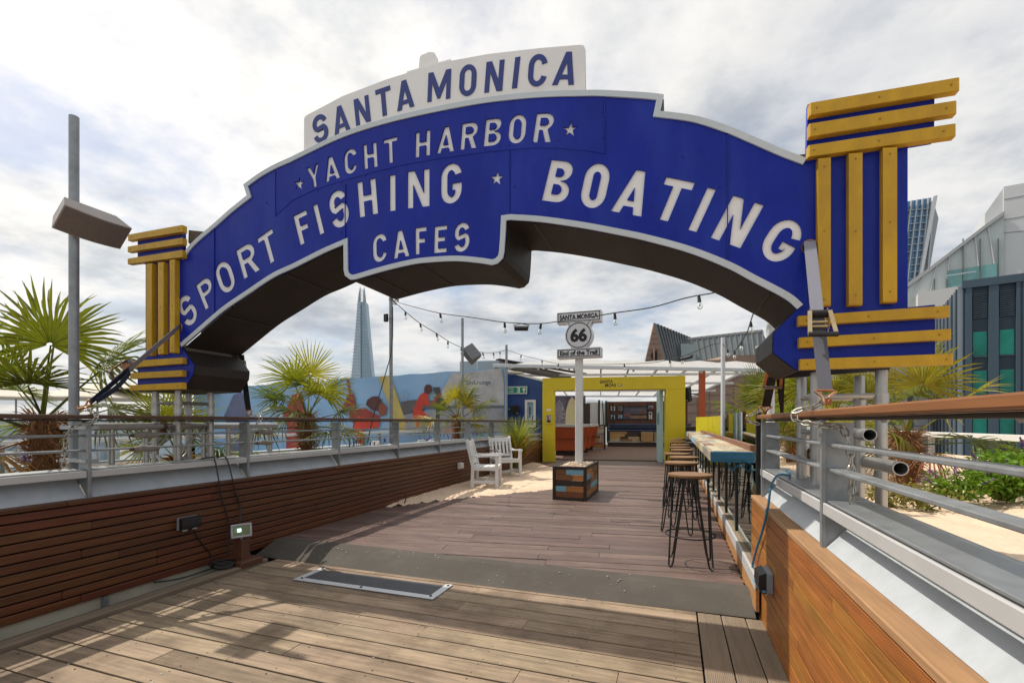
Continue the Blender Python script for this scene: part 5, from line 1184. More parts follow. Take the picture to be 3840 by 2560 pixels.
def screen_(a0, a1, b, label): 
    t = thing('roller_screen', label, 'screen', tuple(PF((a0 + a1) / 2, b)))
    pbox(a0, a1, b, b + .02, 1.0, 2.05, 'cloth', mat('pale_screen', (.55, .55, .54), .7, 0, .05, 3), t); pbox(a1 - .04, a1 + .06, b - .05, b - .01, .9, 2.15, 'post', mat('dark_green_post', (.012, .03, .026), .5), t)
    for k in (.15, .3): MB().beam(PF(a1 + k, b - .02, 2.1), PF(a1 + k + .08, b - .02, 1.0), .04, .006).build('strap', webk, t)
screen_(1.0, 1.55, 8.6, 'pale roller screen beside dark green post in the room'); screen_(1.62, 1.88, 9.6, 'pale roller screen nearest the timber feature wall')
# roof canopy
cv = bpy.data.materials.new('canopy_cloth'); cv.use_nodes = True; t_ = cv.node_tree; b_ = t_.nodes['Principled BSDF']; b_.inputs['Base Color'].default_value = (.74, .75, .76, 1); b_.inputs['Roughness'].default_value = .6
tl_ = t_.nodes.new('ShaderNodeBsdfTranslucent'); tl_.inputs[0].default_value = (.75, .74, .72, 1); mx_ = t_.nodes.new('ShaderNodeMixShader'); mx_.inputs[0].default_value = .5
t_.links.new(b_.outputs[0], mx_.inputs[1]); t_.links.new(tl_.outputs[0], mx_.inputs[2]); t_.links.new(mx_.outputs[0], t_.nodes['Material Output'].inputs[0])
rf = thing('roof_canopy', 'white translucent canopy roof on a pale steel frame over the room', 'canopy', tuple(PF(2, 2)))
ra, rb_ = -1.35, 6.2
zf = lambda a: 2.80 - FZ - (a - ra) * .040
mb = MB(); na, nb = 16, 14; b0r = -.42; bs = [b0r + (11.0 - b0r) * k / nb for k in range(nb + 1)]
rz_ = lambda a, b: zf(a) + .03 + (.10 + .22 * min(1, max(0, (a - ra) / 1.8))) * math.sin(min(1, (b - b0r) / 1.0) * math.pi / 2) - .035 * max(0, b - 1.5) - .02 * math.cos(a * 4.2) * 0
for b in bs:
    for k in range(na + 1):
        a = ra + (rb_ - ra) * k / na; mb.v.append(PF(a, b, rz_(a, b) - (.05 if k % 2 else 0) * (b > 0)))
mb.f = [(j * (na + 1) + i, j * (na + 1) + i + 1, (j + 1) * (na + 1) + i + 1, (j + 1) * (na + 1) + i) for j in range(nb) for i in range(na)]
mb.build('cloth', cv, rf, smooth=True)
frm = mat('pale_frame', (.55, .58, .61), .5, .1, .05, 4)
MB().beam(PF(ra, b0r - .04, zf(ra)), PF(rb_, b0r - .04, zf(rb_)), .07, .095, ch=.006).build('front_beam', frm, rf)
for k in range(9):
    a = ra + .4 + .86 * k
    for b1, b2 in zip(bs, bs[1:]): MB().beam(PF(a, b1, rz_(a, b1) - .10), PF(a, b2, rz_(a, b2) - .10), .05, .06).build('rafter', frm, rf)
for b in (1.8, 4.2, 6.8, 9.4): MB().beam(PF(ra, b, rz_(ra, b) - .18), PF(rb_, b, rz_(rb_, b) - .18), .05, .07).build('purlin', frm, rf)
for a, b in ((ra + .08, .3), (rb_ - .1, .3), (ra + .1, 9.4), (rb_ - .1, 9.4)): MB().box(PF(a, b, 1.25), (.08, .08, 2.5), rz=ang).build('column', frm, rf)
# orange slatted screen right of the portal
os_ = thing('orange_slat_screen', 'orange timber board screen beside the yellow portal', 'screen', tuple(PF(4.1, .6)))
for k in range(6): pbox(3.90, 3.93, .3 + k * .23, .3 + k * .23 + .21, 1.0, 1.72 + .035 * k * k * .5, 'board', orm, os_)
pbox(4.22, 4.38, -.05, .05, 1.0, 2.50, 'post', orm, os_); pbox(3.9, 4.3, .2, 1.7, .90, 1.0, 'rail', darkframe, os_)
# blue side wall left of the portal
bwl = thing('blue_wall', 'deep blue printed wall panel left of the yellow portal', 'wall', tuple(PF(-.7, .35)))
bpr = mat('blue_print', (.018, .065, .25), .4, 0, .35, 1.2, dirt=.5, dcol=(.04, .17, .36), dscale=1.0)
MB().prism([PF(-1.22, .30, 0), PF(.02, .30, 0), PF(.02, .30, 2.30), PF(-1.22, .30, 2.62)], EY * .05).build('panel', bpr, bwl)
MB().prism([PF(-1.22, .28, 2.62), PF(.02, .28, 2.30), PF(.02, .28, 2.36), PF(-1.22, .28, 2.68)], EY * .04).build('trim', white, bwl); pbox(-1.27, -1.21, .26, .34, 0, 2.68, 'edge_trim', white, bwl)
picture('white framed harbour photo on the blue wall', PF(-.40, .295, 1.38), EX, .32, .80, white, [p_sky, (.0, 0, 1, .4, p_sea), (.2, .1, .7, .45, p_wh), (.3, .3, .5, .8, p_dk)], .07, dep=.06)
ex_ = thing('fire_exit_sign', 'green and white fire exit sign at the edge of the blue wall', 'sign', tuple(PF(-1.05, .15, 2.08)))
grn = mat('exit_green', (.0, .24, .12), .4)
ec = PF(-.80, .15, 2.06)
MB().box(ec, (.64, .02, .22), rz=ang).build('plate', white, ex_); MB().box(ec - EY * .0115 + EX * .03, (.545, .003, .17), rz=ang).build('green_field', grn, ex_)
EM = lambda a, z: frame(ec - EY * .0145 + EX * a + Vector((0, 0, z)), EX, (0, 0, 1))
mesh_obj('lettering', text_mesh('lettering', 'Fire', .085, white, EM(-.145, .040), .002, .001), ex_); mesh_obj('lettering', text_mesh('lettering', 'exit', .085, white, EM(-.145, -.035), .002, .001), ex_)
def flat(parent, name, c, exx, pts, m_, d=.002): 
    c = Vector(c); MB().prism([c + exx * u + Vector((0, 0, v)) for u, v in pts], exx.cross(Vector((0, 0, 1))) * d).build(name, m_, parent)
e0 = ec - EY * .0145
flat(ex_, 'arrow', e0 + EX * .23, EX, [(-.016, -.07), (.016, -.07), (.016, .02), (.05, -.012), (.05, .022), (0, .072), (-.05, .022), (-.05, -.012), (-.016, .02)], white)
flat(ex_, 'pictogram', e0 + EX * .06, EX, [(-.04, -.07), (.045, -.07), (.045, .07), (-.04, .07), (-.04, .045), (.0, .05), (.012, .02), (-.03, .0), (-.04, -.03), (.0, -.01), (.015, -.03), (-.01, -.05), (-.04, -.05)], white)
bl = thing('bulkhead_lamp', 'oval white bulkhead lamp under the canopy by the blue wall', 'lamp', tuple(PF(-.85, .1, 2.56)))
MB().lathe([(.05, -.06), (.14, -.04), (.17, 0), (.16, .02), (.08, .05)], PF(-.85, .1, 2.56), 20, m=Matrix.Rotation(ang, 3, 'Z') @ Matrix.Diagonal((1.6, .7, .8))).build('lens', mat('opal_lens', (.62, .60, .52), .3), bl, smooth=True); MB().beam(PF(-1.15, .15, 2.60), PF(-.85, .12, 2.60), .03, .03).build('arm', galv, bl)
def speaker(label, c, rz, tilt, dims, m_, roll=0.0, arm=None):
    t = thing('speaker', label, 'speaker', tuple(c)); M_ = Matrix.Translation(Vector(c)) @ Matrix.Rotation(rz, 4, 'Z') @ Matrix.Rotation(tilt, 4, 'X') @ Matrix.Rotation(roll, 4, 'Y')
    w_, d_, h_ = dims; g_ = .22; k = lambda x, y, z: M_ @ Vector((x, y, z))
    n = 9; fr_ = []; 
    for i in range(n):                                # bowed front
        u = -w_ / 2 + w_ * i / (n - 1); fr_.append((u, -d_ / 2 - d_ * .14 * (1 - (2 * u / w_) ** 2)))
    prof = fr_ + [(w_ * (.5 - g_), d_ / 2), (-w_ * (.5 - g_), d_ / 2)]
    MB().prism([k(u, v, -h_ / 2) for u, v in prof], k(0, 0, h_ / 2) - k(0, 0, -h_ / 2)).build('cabinet', m_, t)
    gr = [k(u * .94, v - .003, -h_ * .45) for u, v in fr_]; mb_ = MB(); up_ = k(0, 0, h_ * .9) - k(0, 0, 0)
    for p, q in zip(gr, gr[1:]): mb_.quad(p, q, q + up_, p + up_)
    mb_.build('grille', mat('speaker_grille_' + m_.name, tuple(MATS[m_.name].node_tree.nodes['Hue/Saturation/Value'].inputs['Color'].default_value[j] * .75 for j in range(3)) if 'Hue/Saturation/Value' in MATS[m_.name].node_tree.nodes else (.2, .19, .18), .6, .2, .2, 300), t)
    MB().box(k(w_ * .28, -d_ / 2 - d_ * .12, -h_ * .38), (w_ * .12, .004, h_ * .05), m=M_.to_3x3()).build('badge', white, t)
    if arm: MB().tube([k(0, d_ * .4, 0), Vector(arm)], .018, 8).build('bracket', galv, t)
    return t
speaker('small black speaker on the blue wall', PF(-.86, .12, 1.50), ang + R(20), R(10), (.26, .22, .24), black, arm=PF(-1.18, .3, 1.5))
speaker('small black speaker behind the orange board screen', PF(3.98, .45, 1.9), ang + R(-40), R(10), (.3, .26, .4), black, arm=PF(4.25, .1, 1.9))
# dark posts beside banner and a grey cabinet
dp = thing('dark_post', 'dark steel post at the end of the printed banner', 'post', tuple(PF(-1.55, .1))); pbox(-1.42, -1.30, .05, .15, -.3, 2.72, 'post', mat('dark_post_steel', (.02, .03, .03), .6), dp); pbox(-1.75, -1.55, .35, .45, -.3, 2.7, 'side_post', MATS['dark_post_steel'], dp)
gc = thing('roof_cabinet', 'pale grey metal cabinet rising behind the end of the banner', 'cabinet', tuple(PF(-2.1, 1.2))); pbox(-2.75, -1.5, .9, 2.0, -.3, 3.05, 'casing', mat('pale_cabinet', (.34, .40, .42), .5, .1, .05, 3), gc); pbox(-2.2, -2.16, .885, .9, 1.5, 3.0, 'seam', frm, gc)
wn = thing('folded_awning', 'rolled dark awning under its bent steel hood by the roof beam', 'awning', tuple(PF(-1.1, 1.0, 2.9))); MB().tube([PF(-1.35, .4, 2.86), PF(.6, 2.2, 2.6)], .12, 10).build('roll', mat('awning_roll', (.20, .19, .18), .6), wn, smooth=True); MB().beam(PF(-1.4, .3, 3.0), PF(1.1, 2.3, 2.72), .25, .03).build('hood', mat('hood_dark', (.06, .05, .045), .6), wn)

# ================================================================ printed banner on the left
bnr = [P(1897, 1500, Y=12.55), P(1330, 1500, D=13.9), P(640, 1500, D=15.2), P(-150, 1500, D=16.2)]
def bz(k, top): 
    return None
bt_ = thing('printed_banner', 'long printed beach banner with red figures stretched behind the palms', 'banner', (bnr[1].x, bnr[1].y, .4))
b_r = Vector((bnr[0].x, bnr[0].y, 0)); b_m = Vector((bnr[1].x, bnr[1].y, 0)); b_l = Vector((bnr[3].x, bnr[3].y, 0))
def bpt(px, z):                                # point on the banner's plane seen at photo column px
    d = ray(px, 1500); o = b_r; e = (b_l - b_r).normalized(); nrm = Vector((e.y, -e.x, 0)); t__ = o.dot(nrm) / Vector((d.x, d.y, 0)).dot(nrm); return Vector((d.x * t__, d.y * t__, z))
def bpy_(px, py, lift=0.0):
    d = ray(px, py); e = (b_l - b_r).normalized(); nrm = Vector((e.y, -e.x, 0)); 
    t__ = b_r.dot(nrm) / Vector((d.x, d.y, 0)).dot(nrm); p = Vector((d.x * t__, d.y * t__, EYE + d.z * t__)); nn = nrm if nrm.dot(p) < 0 else -nrm
    return p + nn * lift
bs_ = mat('banner_cloth', (.22, .40, .62), .55, 0, .16, .7, dirt=.4, dcol=(.42, .53, .66), dscale=.8)
mb = MB(); cols_ = [1897 - k * 45 for k in range(27)]; ztop = lambda px: bpy_(px, 1378 + (1897 - px) * .0705).z + .015 * math.sin(px * .05)
for px in cols_:
    wv = .02 * math.sin(px * .031) + .012 * math.sin(px * .09)
    zt = ztop(px)
    for j in range(7):
        z = .15 + (zt - .15) * j / 6; e = bpt(px, z); n_ = Vector((-e.x, -e.y, 0)).normalized(); mb.v.append(e + n_ * wv * (.5 + .5 * math.sin(j)))
mb.f = [(i * 7 + j, i * 7 + j + 1, (i + 1) * 7 + j + 1, (i + 1) * 7 + j) for i in range(len(cols_) - 1) for j in range(6)]
mb.build('cloth', bs_, bt_, smooth=True)
def bprint(name, pts, m_, lift=.05): 
    q = [bpy_(x, y, lift) for x, y in pts]; MB().prism(q, bpy_(pts[0][0], pts[0][1], lift + .003) - q[0]).build(name, m_, bt_)
bo, bsx = (1300, 1350), 700 / 2352
def bq(name, pts, m_, lift=.05): bprint(name, [(bo[0] + x * bsx, bo[1] + y * bsx) for x, y in pts], m_, lift)
ban = lambda n_, *c: mat('banner_' + n_, c, .55, 0, .25, 2.5, dirt=.35, dcol=tuple(x * .6 for x in c), dscale=3)
bq('yellow_wedge', [(408, 208), (545, 195), (590, 290), (740, 740), (760, 900), (660, 900), (570, 640)], ban('yellow', .50, .40, .12), .046)
bq('pier_print', [(690, 520), (860, 500), (1260, 520), (1270, 600), (1000, 610), (860, 640), (720, 680), (700, 600)], ban('pier', .12, .11, .12), .048)
bq('sea_print', [(715, 690), (1000, 640), (1275, 610), (1980, 605), (1985, 900), (770, 910)], ban('sea', .30, .31, .35), .044)
bq('horizon_print', [(1240, 572), (1985, 568), (1985, 606), (1240, 612)], ban('horizon', .13, .15, .17), .047)
bq('pale_sky_print', [(1330, 165), (1960, 105), (1985, 300), (1985, 568), (1240, 572), (1200, 400)], ban('pale', .46, .46, .47), .043)
wheel = MB(); wc = bpy_(bo[0] + 725 * bsx, bo[1] + 450 * bsx, .055); eX = (b_r - b_l).normalized()
for k in range(24):
    a1_, a2_ = R(15 * k), R(15 * k + 15); f_ = lambda a: wc + eX * .17 * math.cos(a) + Vector((0, 0, .17 * math.sin(a))); wheel.beam(f_(a1_), f_(a2_), .006, .008)
    if k % 2 == 0: wheel.beam(wc, f_(a1_), .003, .004)
wheel.build('wheel_print', ban('wheel', .42, .40, .40), bt_)
redp, redd, hair = ban('red', .55, .05, .025), ban('deepred', .28, .04, .03), ban('hair', .09, .03, .028)
bq('figure_print', [(985, 405), (1035, 425), (1040, 520), (1065, 560), (1100, 530), (1110, 480), (1150, 440), (1180, 410), (1190, 440), (1150, 490), (1110, 560), (1050, 570), (985, 560), (955, 620), (985, 660), (1060, 720), (1075, 850), (1030, 850), (1010, 780), (930, 770), (945, 850), (885, 850), (880, 770), (835, 700), (850, 620), (890, 520), (930, 440)], redp, .052)
bq('hair_print', [(985, 410), (985, 350), (1010, 310), (1055, 308), (1082, 335), (1080, 400), (1055, 420), (1030, 425)], hair, .054)
bq('camera_print', [(1095, 345), (1180, 340), (1185, 410), (1110, 415)], ban('camera', .06, .06, .07), .055); bq('stand_print', [(1135, 410), (1180, 410), (1178, 740), (1130, 740)], ban('camera', .06, .06, .07), .050)
bq('arm_print', [(0, 220), (40, 260), (60, 400), (100, 430), (130, 610), (240, 600), (300, 640), (420, 700), (420, 840), (330, 840), (220, 800), (215, 1060), (160, 1060), (120, 920), (85, 860), (100, 760), (45, 730), (45, 560), (-20, 640), (-30, 560), (40, 420)], redd, .050)
bq('skirt_print', [(150, 700), (420, 760), (420, 840), (230, 880), (220, 1060), (160, 1060), (95, 860)], redp, .053)
bq('dark_hair_print', [(250, 560), (270, 500), (330, 460), (400, 455), (450, 500), (455, 570), (420, 640), (330, 630)], hair, .053); bq('auburn_hair_print', [(420, 560), (470, 540), (515, 590), (500, 690), (430, 700), (410, 640)], ban('auburn', .26, .07, .03), .055)
for k, (x, m_) in enumerate(((1100, redd), (880, ban('blueprint', .12, .14, .24)))):
    bprint('figure_print', [(x, 1480), (x + 30, 1470), (x + 50, 1540), (x + 40, 1660), (x + 20, 1720), (x - 25, 1720), (x - 20, 1600), (x - 35, 1560)], m_, .05)
tm = frame(bpy_(1795, 1434, .052), eX, (0, 0, 1)); mesh_obj('lettering', text_mesh('lettering', 'SkyLounge', .17, ban('ink', .05, .11, .17), tm, .003, .0), bt_)
# ================================================================ poles, speakers on poles, festoon lights
def pole(name, label, x, y, z0, z1, r, m_=galvp, cat='pole'):
    t = thing(name, label, cat, (x, y, z0)); MB().tube([(x, y, z0), (x, y, z1)], r, 16).build('shaft', m_, t, smooth=True); return t
lp = thing('speaker_post', 'tall grey post strapped to the dark railing carrying a speaker', 'post', (-3.915, 2.035, .45))
zt_ = P(275, 437, X=-3.915).z
MB().tube([(-3.915, 2.035, .45), (-3.915, 2.035, zt_)], .0285, 18).build('shaft', galvp, lp, smooth=True)
for z in (1.165, .945): MB().box((-3.79, 2.0, z), (.27, .08, .022)).build('perforated_strap', mat('perforated_steel', (.42, .44, .45), .4, .7, .5, 90), lp)
MB().box((-3.80, 2.02, 1.02), (.10, .05, .40)).build('stand_off', mat('slate_grey_steel', (.12, .14, .15), .6, .3), lp)  # stand-off in a darker grey than the post
spm = mat('speaker_casing', (.42, .38, .35), .55, 0, .08, 8)
ls = thing('speaker', 'long pale speaker cabinet tilted down from the tall post', 'speaker', (-3.80, 2.09, 2.56))
XA, XB, XD, XE = (-3.735, 2.612), (-3.868, 2.478), (-3.885, 2.565), (-3.765, 2.672); n_ = 10; mb = MB()
for k in range(n_ + 1):
    f = k / n_; bow = .022 * math.sin(math.pi * f); y_ = 1.890 + .40 * f; yb_ = 1.905 + .30 * f
    mb.v += [Vector((XA[0] + bow * .7, y_, XA[1] - bow * .7)), Vector((XB[0] + bow * .7, y_, XB[1] - bow * .7)), Vector((XD[0], yb_, XD[1])), Vector((XE[0], yb_, XE[1]))]
mb.f = [(4 * k + j, 4 * k + (j + 1) % 4, 4 * k + 4 + (j + 1) % 4, 4 * k + 4 + j) for k in range(n_) for j in range(4)] + [(3, 2, 1, 0), (4 * n_, 4 * n_ + 1, 4 * n_ + 2, 4 * n_ + 3)]
mb.build('cabinet', spm, ls)
mb = MB()
for k in range(n_ + 1):
    f = .02 + .96 * k / n_; bow = .022 * math.sin(math.pi * f) + .004; y_ = 1.890 + .40 * f
    a_, b_ = Vector((XA[0] + bow * .7, y_, XA[1] - bow * .7)), Vector((XB[0] + bow * .7, y_, XB[1] - bow * .7)); mb.v += [a_.lerp(b_, .04), a_.lerp(b_, .97)]
mb.f = [(2 * k, 2 * k + 1, 2 * k + 3, 2 * k + 2) for k in range(n_)]; mb.build('grille', mat('brown_grille', (.20, .165, .14), .6, .1, .3, 160, bump=.4), ls)
MB().box((-3.84, 2.20, 2.500), (.006, .05, .014), m=Matrix.Rotation(R(45), 3, 'Y')).build('badge', white, ls)
MB().tube([(-3.82, 2.05, 2.62), (-3.915, 2.035, 2.60)], .014, 8).build('bracket', galv, ls)
def polepx(label, px, ptop, X=None, Y=None, z0=.45, r=.028, m_=galvp):
    t0 = P(px, ptop, X=X, Y=Y); return pole('steel_pole', label, t0.x, t0.y, z0, t0.z, r, m_), t0
p1, p1t = polepx('grey steel pole with festoon knot behind the dark railing', 1466, 1040, X=-4.05)
for z, s_ in ((P(1466, 1118, X=-4.05).z, .006), (P(1466, 1125, X=-4.05).z, .006), (P(1466, 1195, X=-4.05).z, .006)): MB().torus((p1t.x, p1t.y, z), .032, .004, 16, 5).build('cable_tie', cable_black, p1)
MB().box((p1t.x - .06, p1t.y - .04, P(1455, 1188, X=-4.05).z), (.06, .05, .12), ch=.006).build('junction_box', black, p1)
p2, p2t = polepx('slim steel pole with hanging grey speaker near the small palm', 1734, 1193, X=-4.05)
s2 = P(1770, 1325, X=-3.95); speaker('square grey speaker hung on the slim pole near the small palm', (s2.x, s2.y, s2.z), R(-55), R(38), (.36, .24, .30), mat('grey_speaker', (.17, .18, .19), .5), R(-14), arm=(p2t.x, p2t.y, s2.z))
p3, p3t = polepx('slim steel pole beside the fire exit sign', 1899, 1293, Y=12.3, z0=.05, r=.035)
p4, p4t = polepx('slim pale pole among the palms right of the bar', 2711, 1265, Y=8.0, m_=frm, r=.032)
p5, p5t = polepx('pale pole behind the large pillar of the arch', 2889, 1150, Y=4.4, m_=frm, r=.032)
# festoons
capm = mat('lamp_holder', (.015, .013, .013), .5); bulbg = glass('bulb_glass', (.97, .97, .95), .01, .25); filam = mat('bulb_base', (.60, .58, .5), .25, .9)
holder = MB().lathe([(.006, .0), (.012, -.004), (.014, -.02), (.0155, -.05), (.017, -.062), (.014, -.066)], (0, 0, 0), 12).mesh('holder', capm, True)
bulb = MB().lathe([(.010, -.064), (.013, -.072), (.021, -.088), (.0235, -.104), (.020, -.120), (.010, -.130), (.002, -.132)], (0, 0, 0), 14).mesh('bulb', bulbg, True)
fila = MB().lathe([(.003, -.07), (.007, -.085), (.004, -.105), (.002, -.108)], (0, 0, 0), 6).mesh('filament', filam, True)
def festoon(label, pts, spots, sc=1.0, box=None, wire=.006):
    t = thing('festoon_cable', label, 'cable', tuple(pts[0])); MB().tube(pts, wire, 6).build('wire', cable_black, t, smooth=True)
    if box is not None:
        d = (box[1] - box[0]); c = (box[0] + box[1]) / 2 - Vector((0, 0, .05)); MB().tube([c - d * .4, c - d * .35, c + d * .35, c + d * .4], .032 * sc, 8).build('connector', black, t); MB().tube([c - d * .4, c - d * .5 + Vector((0, 0, .04)), c + Vector((0, 0, .06)), c + d * .5 + Vector((0, 0, .04)), c + d * .4], .006, 6).build('loop', cable_black, t)
    return t
LBL = iter(range(100))
def bulbs_at(plist, where, sc):
    for k, p in enumerate(plist):
        rr = random.Random(int(p.x * 100 + p.z * 77)); t = thing('festoon_bulb', where, 'bulb', tuple(p), rr.uniform(0, 6), group=where.split(',')[0])
        t.scale = (sc,) * 3; t.rotation_euler = (rr.uniform(-.2, .2), rr.uniform(-.2, .2), rr.uniform(0, 6))
        for n_, m_ in (('holder', holder), ('filament', fila), ('bulb', bulb)): link_mesh(n_, m_, t)
def pxpath(pix, ds): return [P(x, y, D=d) for (x, y), d in zip(pix, ds)]
def densify(pts, n=4):
    o = []
    for i in range(len(pts) - 1):
        p0, p1_, p2_, p3_ = pts[max(0, i - 1)], pts[i], pts[i + 1], pts[min(len(pts) - 1, i + 2)]
        for k in range(n):
            t__ = k / n; o.append(.5 * ((2 * p1_) + (p2_ - p0) * t__ + (2 * p0 - 5 * p1_ + 4 * p2_ - p3_) * t__ ** 2 + (3 * p1_ - p0 - 3 * p2_ + p3_) * t__ ** 3))
    return o + [pts[-1]]
dA = (Vector((p1t.x, p1t.y, 0))).dot(Vector((-SY, CY, 0)))        # depth of the knot pole
d2 = Vector((p2t.x, p2t.y, 0)).dot(Vector((-SY, CY, 0))); d3 = Vector((p3t.x, p3t.y, 0)).dot(Vector((-SY, CY, 0))); d4 = Vector((p4t.x, p4t.y, 0)).dot(Vector((-SY, CY, 0))); d5 = Vector((p5t.x, p5t.y, 0)).dot(Vector((-SY, CY, 0)))
fa = pxpath([(1470, 1120), (1490, 1132), (1560, 1152), (1650, 1174), (1770, 1190), (1892, 1208), (2020, 1213), (2110, 1202), (2200, 1190), (2305, 1173), (2440, 1153), (2560, 1120), (2620, 1107), (2690, 1093), (2800, 1040)], [dA + (d5 * 1.0 - dA) * k / 14 for k in range(15)])
festoon('festoon cable swagged across in front of the trail sign', densify(fa), [], box=(P(1925, 1216, D=dA + (d5 - dA) * .36), P(1985, 1216, D=dA + (d5 - dA) * .38)))
bulbs_at([fa[3], fa[5], fa[7] + (fa[6] - fa[7]) * .9, fa[9], fa[12]], 'clear bulbs on the cable in front of the trail sign, one of five alike', 1.05)
fb = pxpath([(1470, 1124), (1500, 1150), (1520, 1168), (1575, 1212), (1636, 1249), (1680, 1278), (1730, 1302), (1790, 1318), (1822, 1322), (1850, 1322), (1875, 1318), (1900, 1311)], [dA + (d2 - dA) * k / 6 for k in range(7)] + [d2 + (d3 - d2) * k / 5 for k in range(1, 6)])
festoon('festoon cable sloping from the knot pole to the fire exit pole', densify(fb), [])
bulbs_at([fb[2], fb[3], fb[4], fb[5], fb[6], fb[7] + (fb[8] - fb[7]) * .6, fb[9], fb[10]], 'clear bulbs on the cable sloping to the fire exit pole, one of eight alike', 1.1)
fcx = pxpath([(1900, 1311), (1955, 1330), (2033, 1350), (2094, 1363), (2165, 1366), (2260, 1366), (2340, 1364), (2440, 1360), (2510, 1348), (2560, 1335), (2610, 1317), (2675, 1290), (2711, 1288)], [d3 + (d4 - d3) * k / 12 for k in range(13)])
festoon('festoon cable along the front of the white canopy', densify(fcx), [], box=(P(2550, 1338, D=d3 + (d4 - d3) * .75), P(2600, 1325, D=d3 + (d4 - d3) * .8)))
bulbs_at([fcx[1], fcx[2], fcx[3], fcx[6], fcx[8], fcx[9]], 'clear bulbs on the cable along the white canopy, one of six alike', 1.15)
fdx = pxpath([(2711, 1288), (2728, 1308), (2755, 1315), (2780, 1280), (2800, 1250), (2815, 1205), (2830, 1168), (2870, 1140)], [d4 + (d5 - d4) * k / 7 for k in range(8)])
festoon('festoon cable rising from the pale pole to behind the arch', densify(fdx), [])
bulbs_at([fdx[0] - Vector((0, 0, .04)), fdx[1], fdx[2], fdx[3], fdx[5]], 'clear bulbs on the cable rising to the arch, one of five alike', .9)
kn = thing('cable_knot', 'tangled black cable knot tied at the top of the grey steel pole', 'cable', tuple(fa[1])); rr = random.Random(3)
MB().tube(densify([fa[0] + Vector((rr.uniform(-.02, .14), rr.uniform(-.03, .03), rr.uniform(-.10, .03))) for _ in range(12)], 3), .006, 6).build('knot', cable_black, kn, smooth=True)
cable('thin black cable running down from the knot pole into the planting', [p1t + Vector((.03, 0, P(1466, 1150, X=-4.05).z - p1t.z)), P(1470, 1300, X=-4.0), P(1440, 1420, X=-4.0), P(1400, 1560, X=-4.05), P(1378, 1660, X=-4.1)], .007, cable_black)
# ================================================================ palms
lf = [leafmat('palm_leaf_green', (0.15, 0.185, 0.022)), leafmat('palm_leaf_yellow', (0.27, 0.255, 0.028)), leafmat('palm_leaf_deep', (0.075, 0.105, 0.018))]
stalk = leafmat('palm_stalk', (0.20, 0.22, 0.05)); dryl = leafmat('palm_leaf_dry', (0.28, 0.12, 0.035))
def frond_mesh(seed, m_, nseg=30, rad=.62, spread=125, droop=.2, pet=.65):
    rr = random.Random(seed); mb = MB()                # local: stalk from origin along +x, blade beyond; z up
    top = Vector((pet, 0, 0))
    mb.tube([(0, 0, 0), (pet * .5, 0, .01), (pet, 0, 0)], [.013, .009, .006], 5)
    for k in range(nseg):
        a = R(-spread + 2 * spread * k / (nseg - 1) + rr.uniform(-2, 2)); ln = rad * (1 - .30 * abs(a) / math.pi) * rr.uniform(.88, 1.06)
        u = Vector((math.cos(a), math.sin(a), 0)); v = Vector((-u.y, u.x, 0)); wv = .0108 * rad / .62 * (1 + .2 * rr.random()); dr = droop * rr.uniform(.5, 1.5); vs = []
        bend = rr.random() < .36
        for i in range(5):
            f = (0.04, .3, .58, .82, 1)[i]; w_ = wv * (.35, .9, 1, .62, .05)[i]
            z = .16 * f * math.cos(a) * .3 - dr * ln * f ** 2.2 * (1.0) - (ln * .5 * max(0, f - .6) if bend else 0)
            c = top + u * ln * f * (1 - (.25 * max(0, f - .6) if bend else 0)) + Vector((0, 0, z)) + Vector((0, 0, .05 * (abs(a) / math.pi)))
            vs += [c - v * w_ + Vector((0, 0, w_ * .55)), c, c + v * w_ + Vector((0, 0, w_ * .55))]
        for i in range(4):
            b = 3 * i; mb.add([], [])
        o = len(mb.v); mb.v += vs
        for i in range(4):
            for j in range(2): mb.f.append((o + 3 * i + j, o + 3 * i + j + 1, o + 3 * i + 4 + j, o + 3 * i + 3 + j))
    return mb.mesh('frond', m_)
FR = {}
for mi in range(3):
    for sd in range(4): FR[(mi, sd)] = frond_mesh(sd * 7 + mi, lf[mi], 30 + 2 * sd, .60, 108 + 9 * sd, .06 + .12 * sd, .62)
DRY = frond_mesh(99, dryl, 22, .5, 120, .9, .4)
fibre = mat('palm_fibre', (.16, .075, .03), .9, 0, .5, 14, (1, 1, .3), bump=.6, bscale=30, dirt=.5, dcol=(.28, .15, .06), dscale=9)
fibs = mat('palm_fibre_strand', (.27, .125, .045), .9, 0, .4, 20)
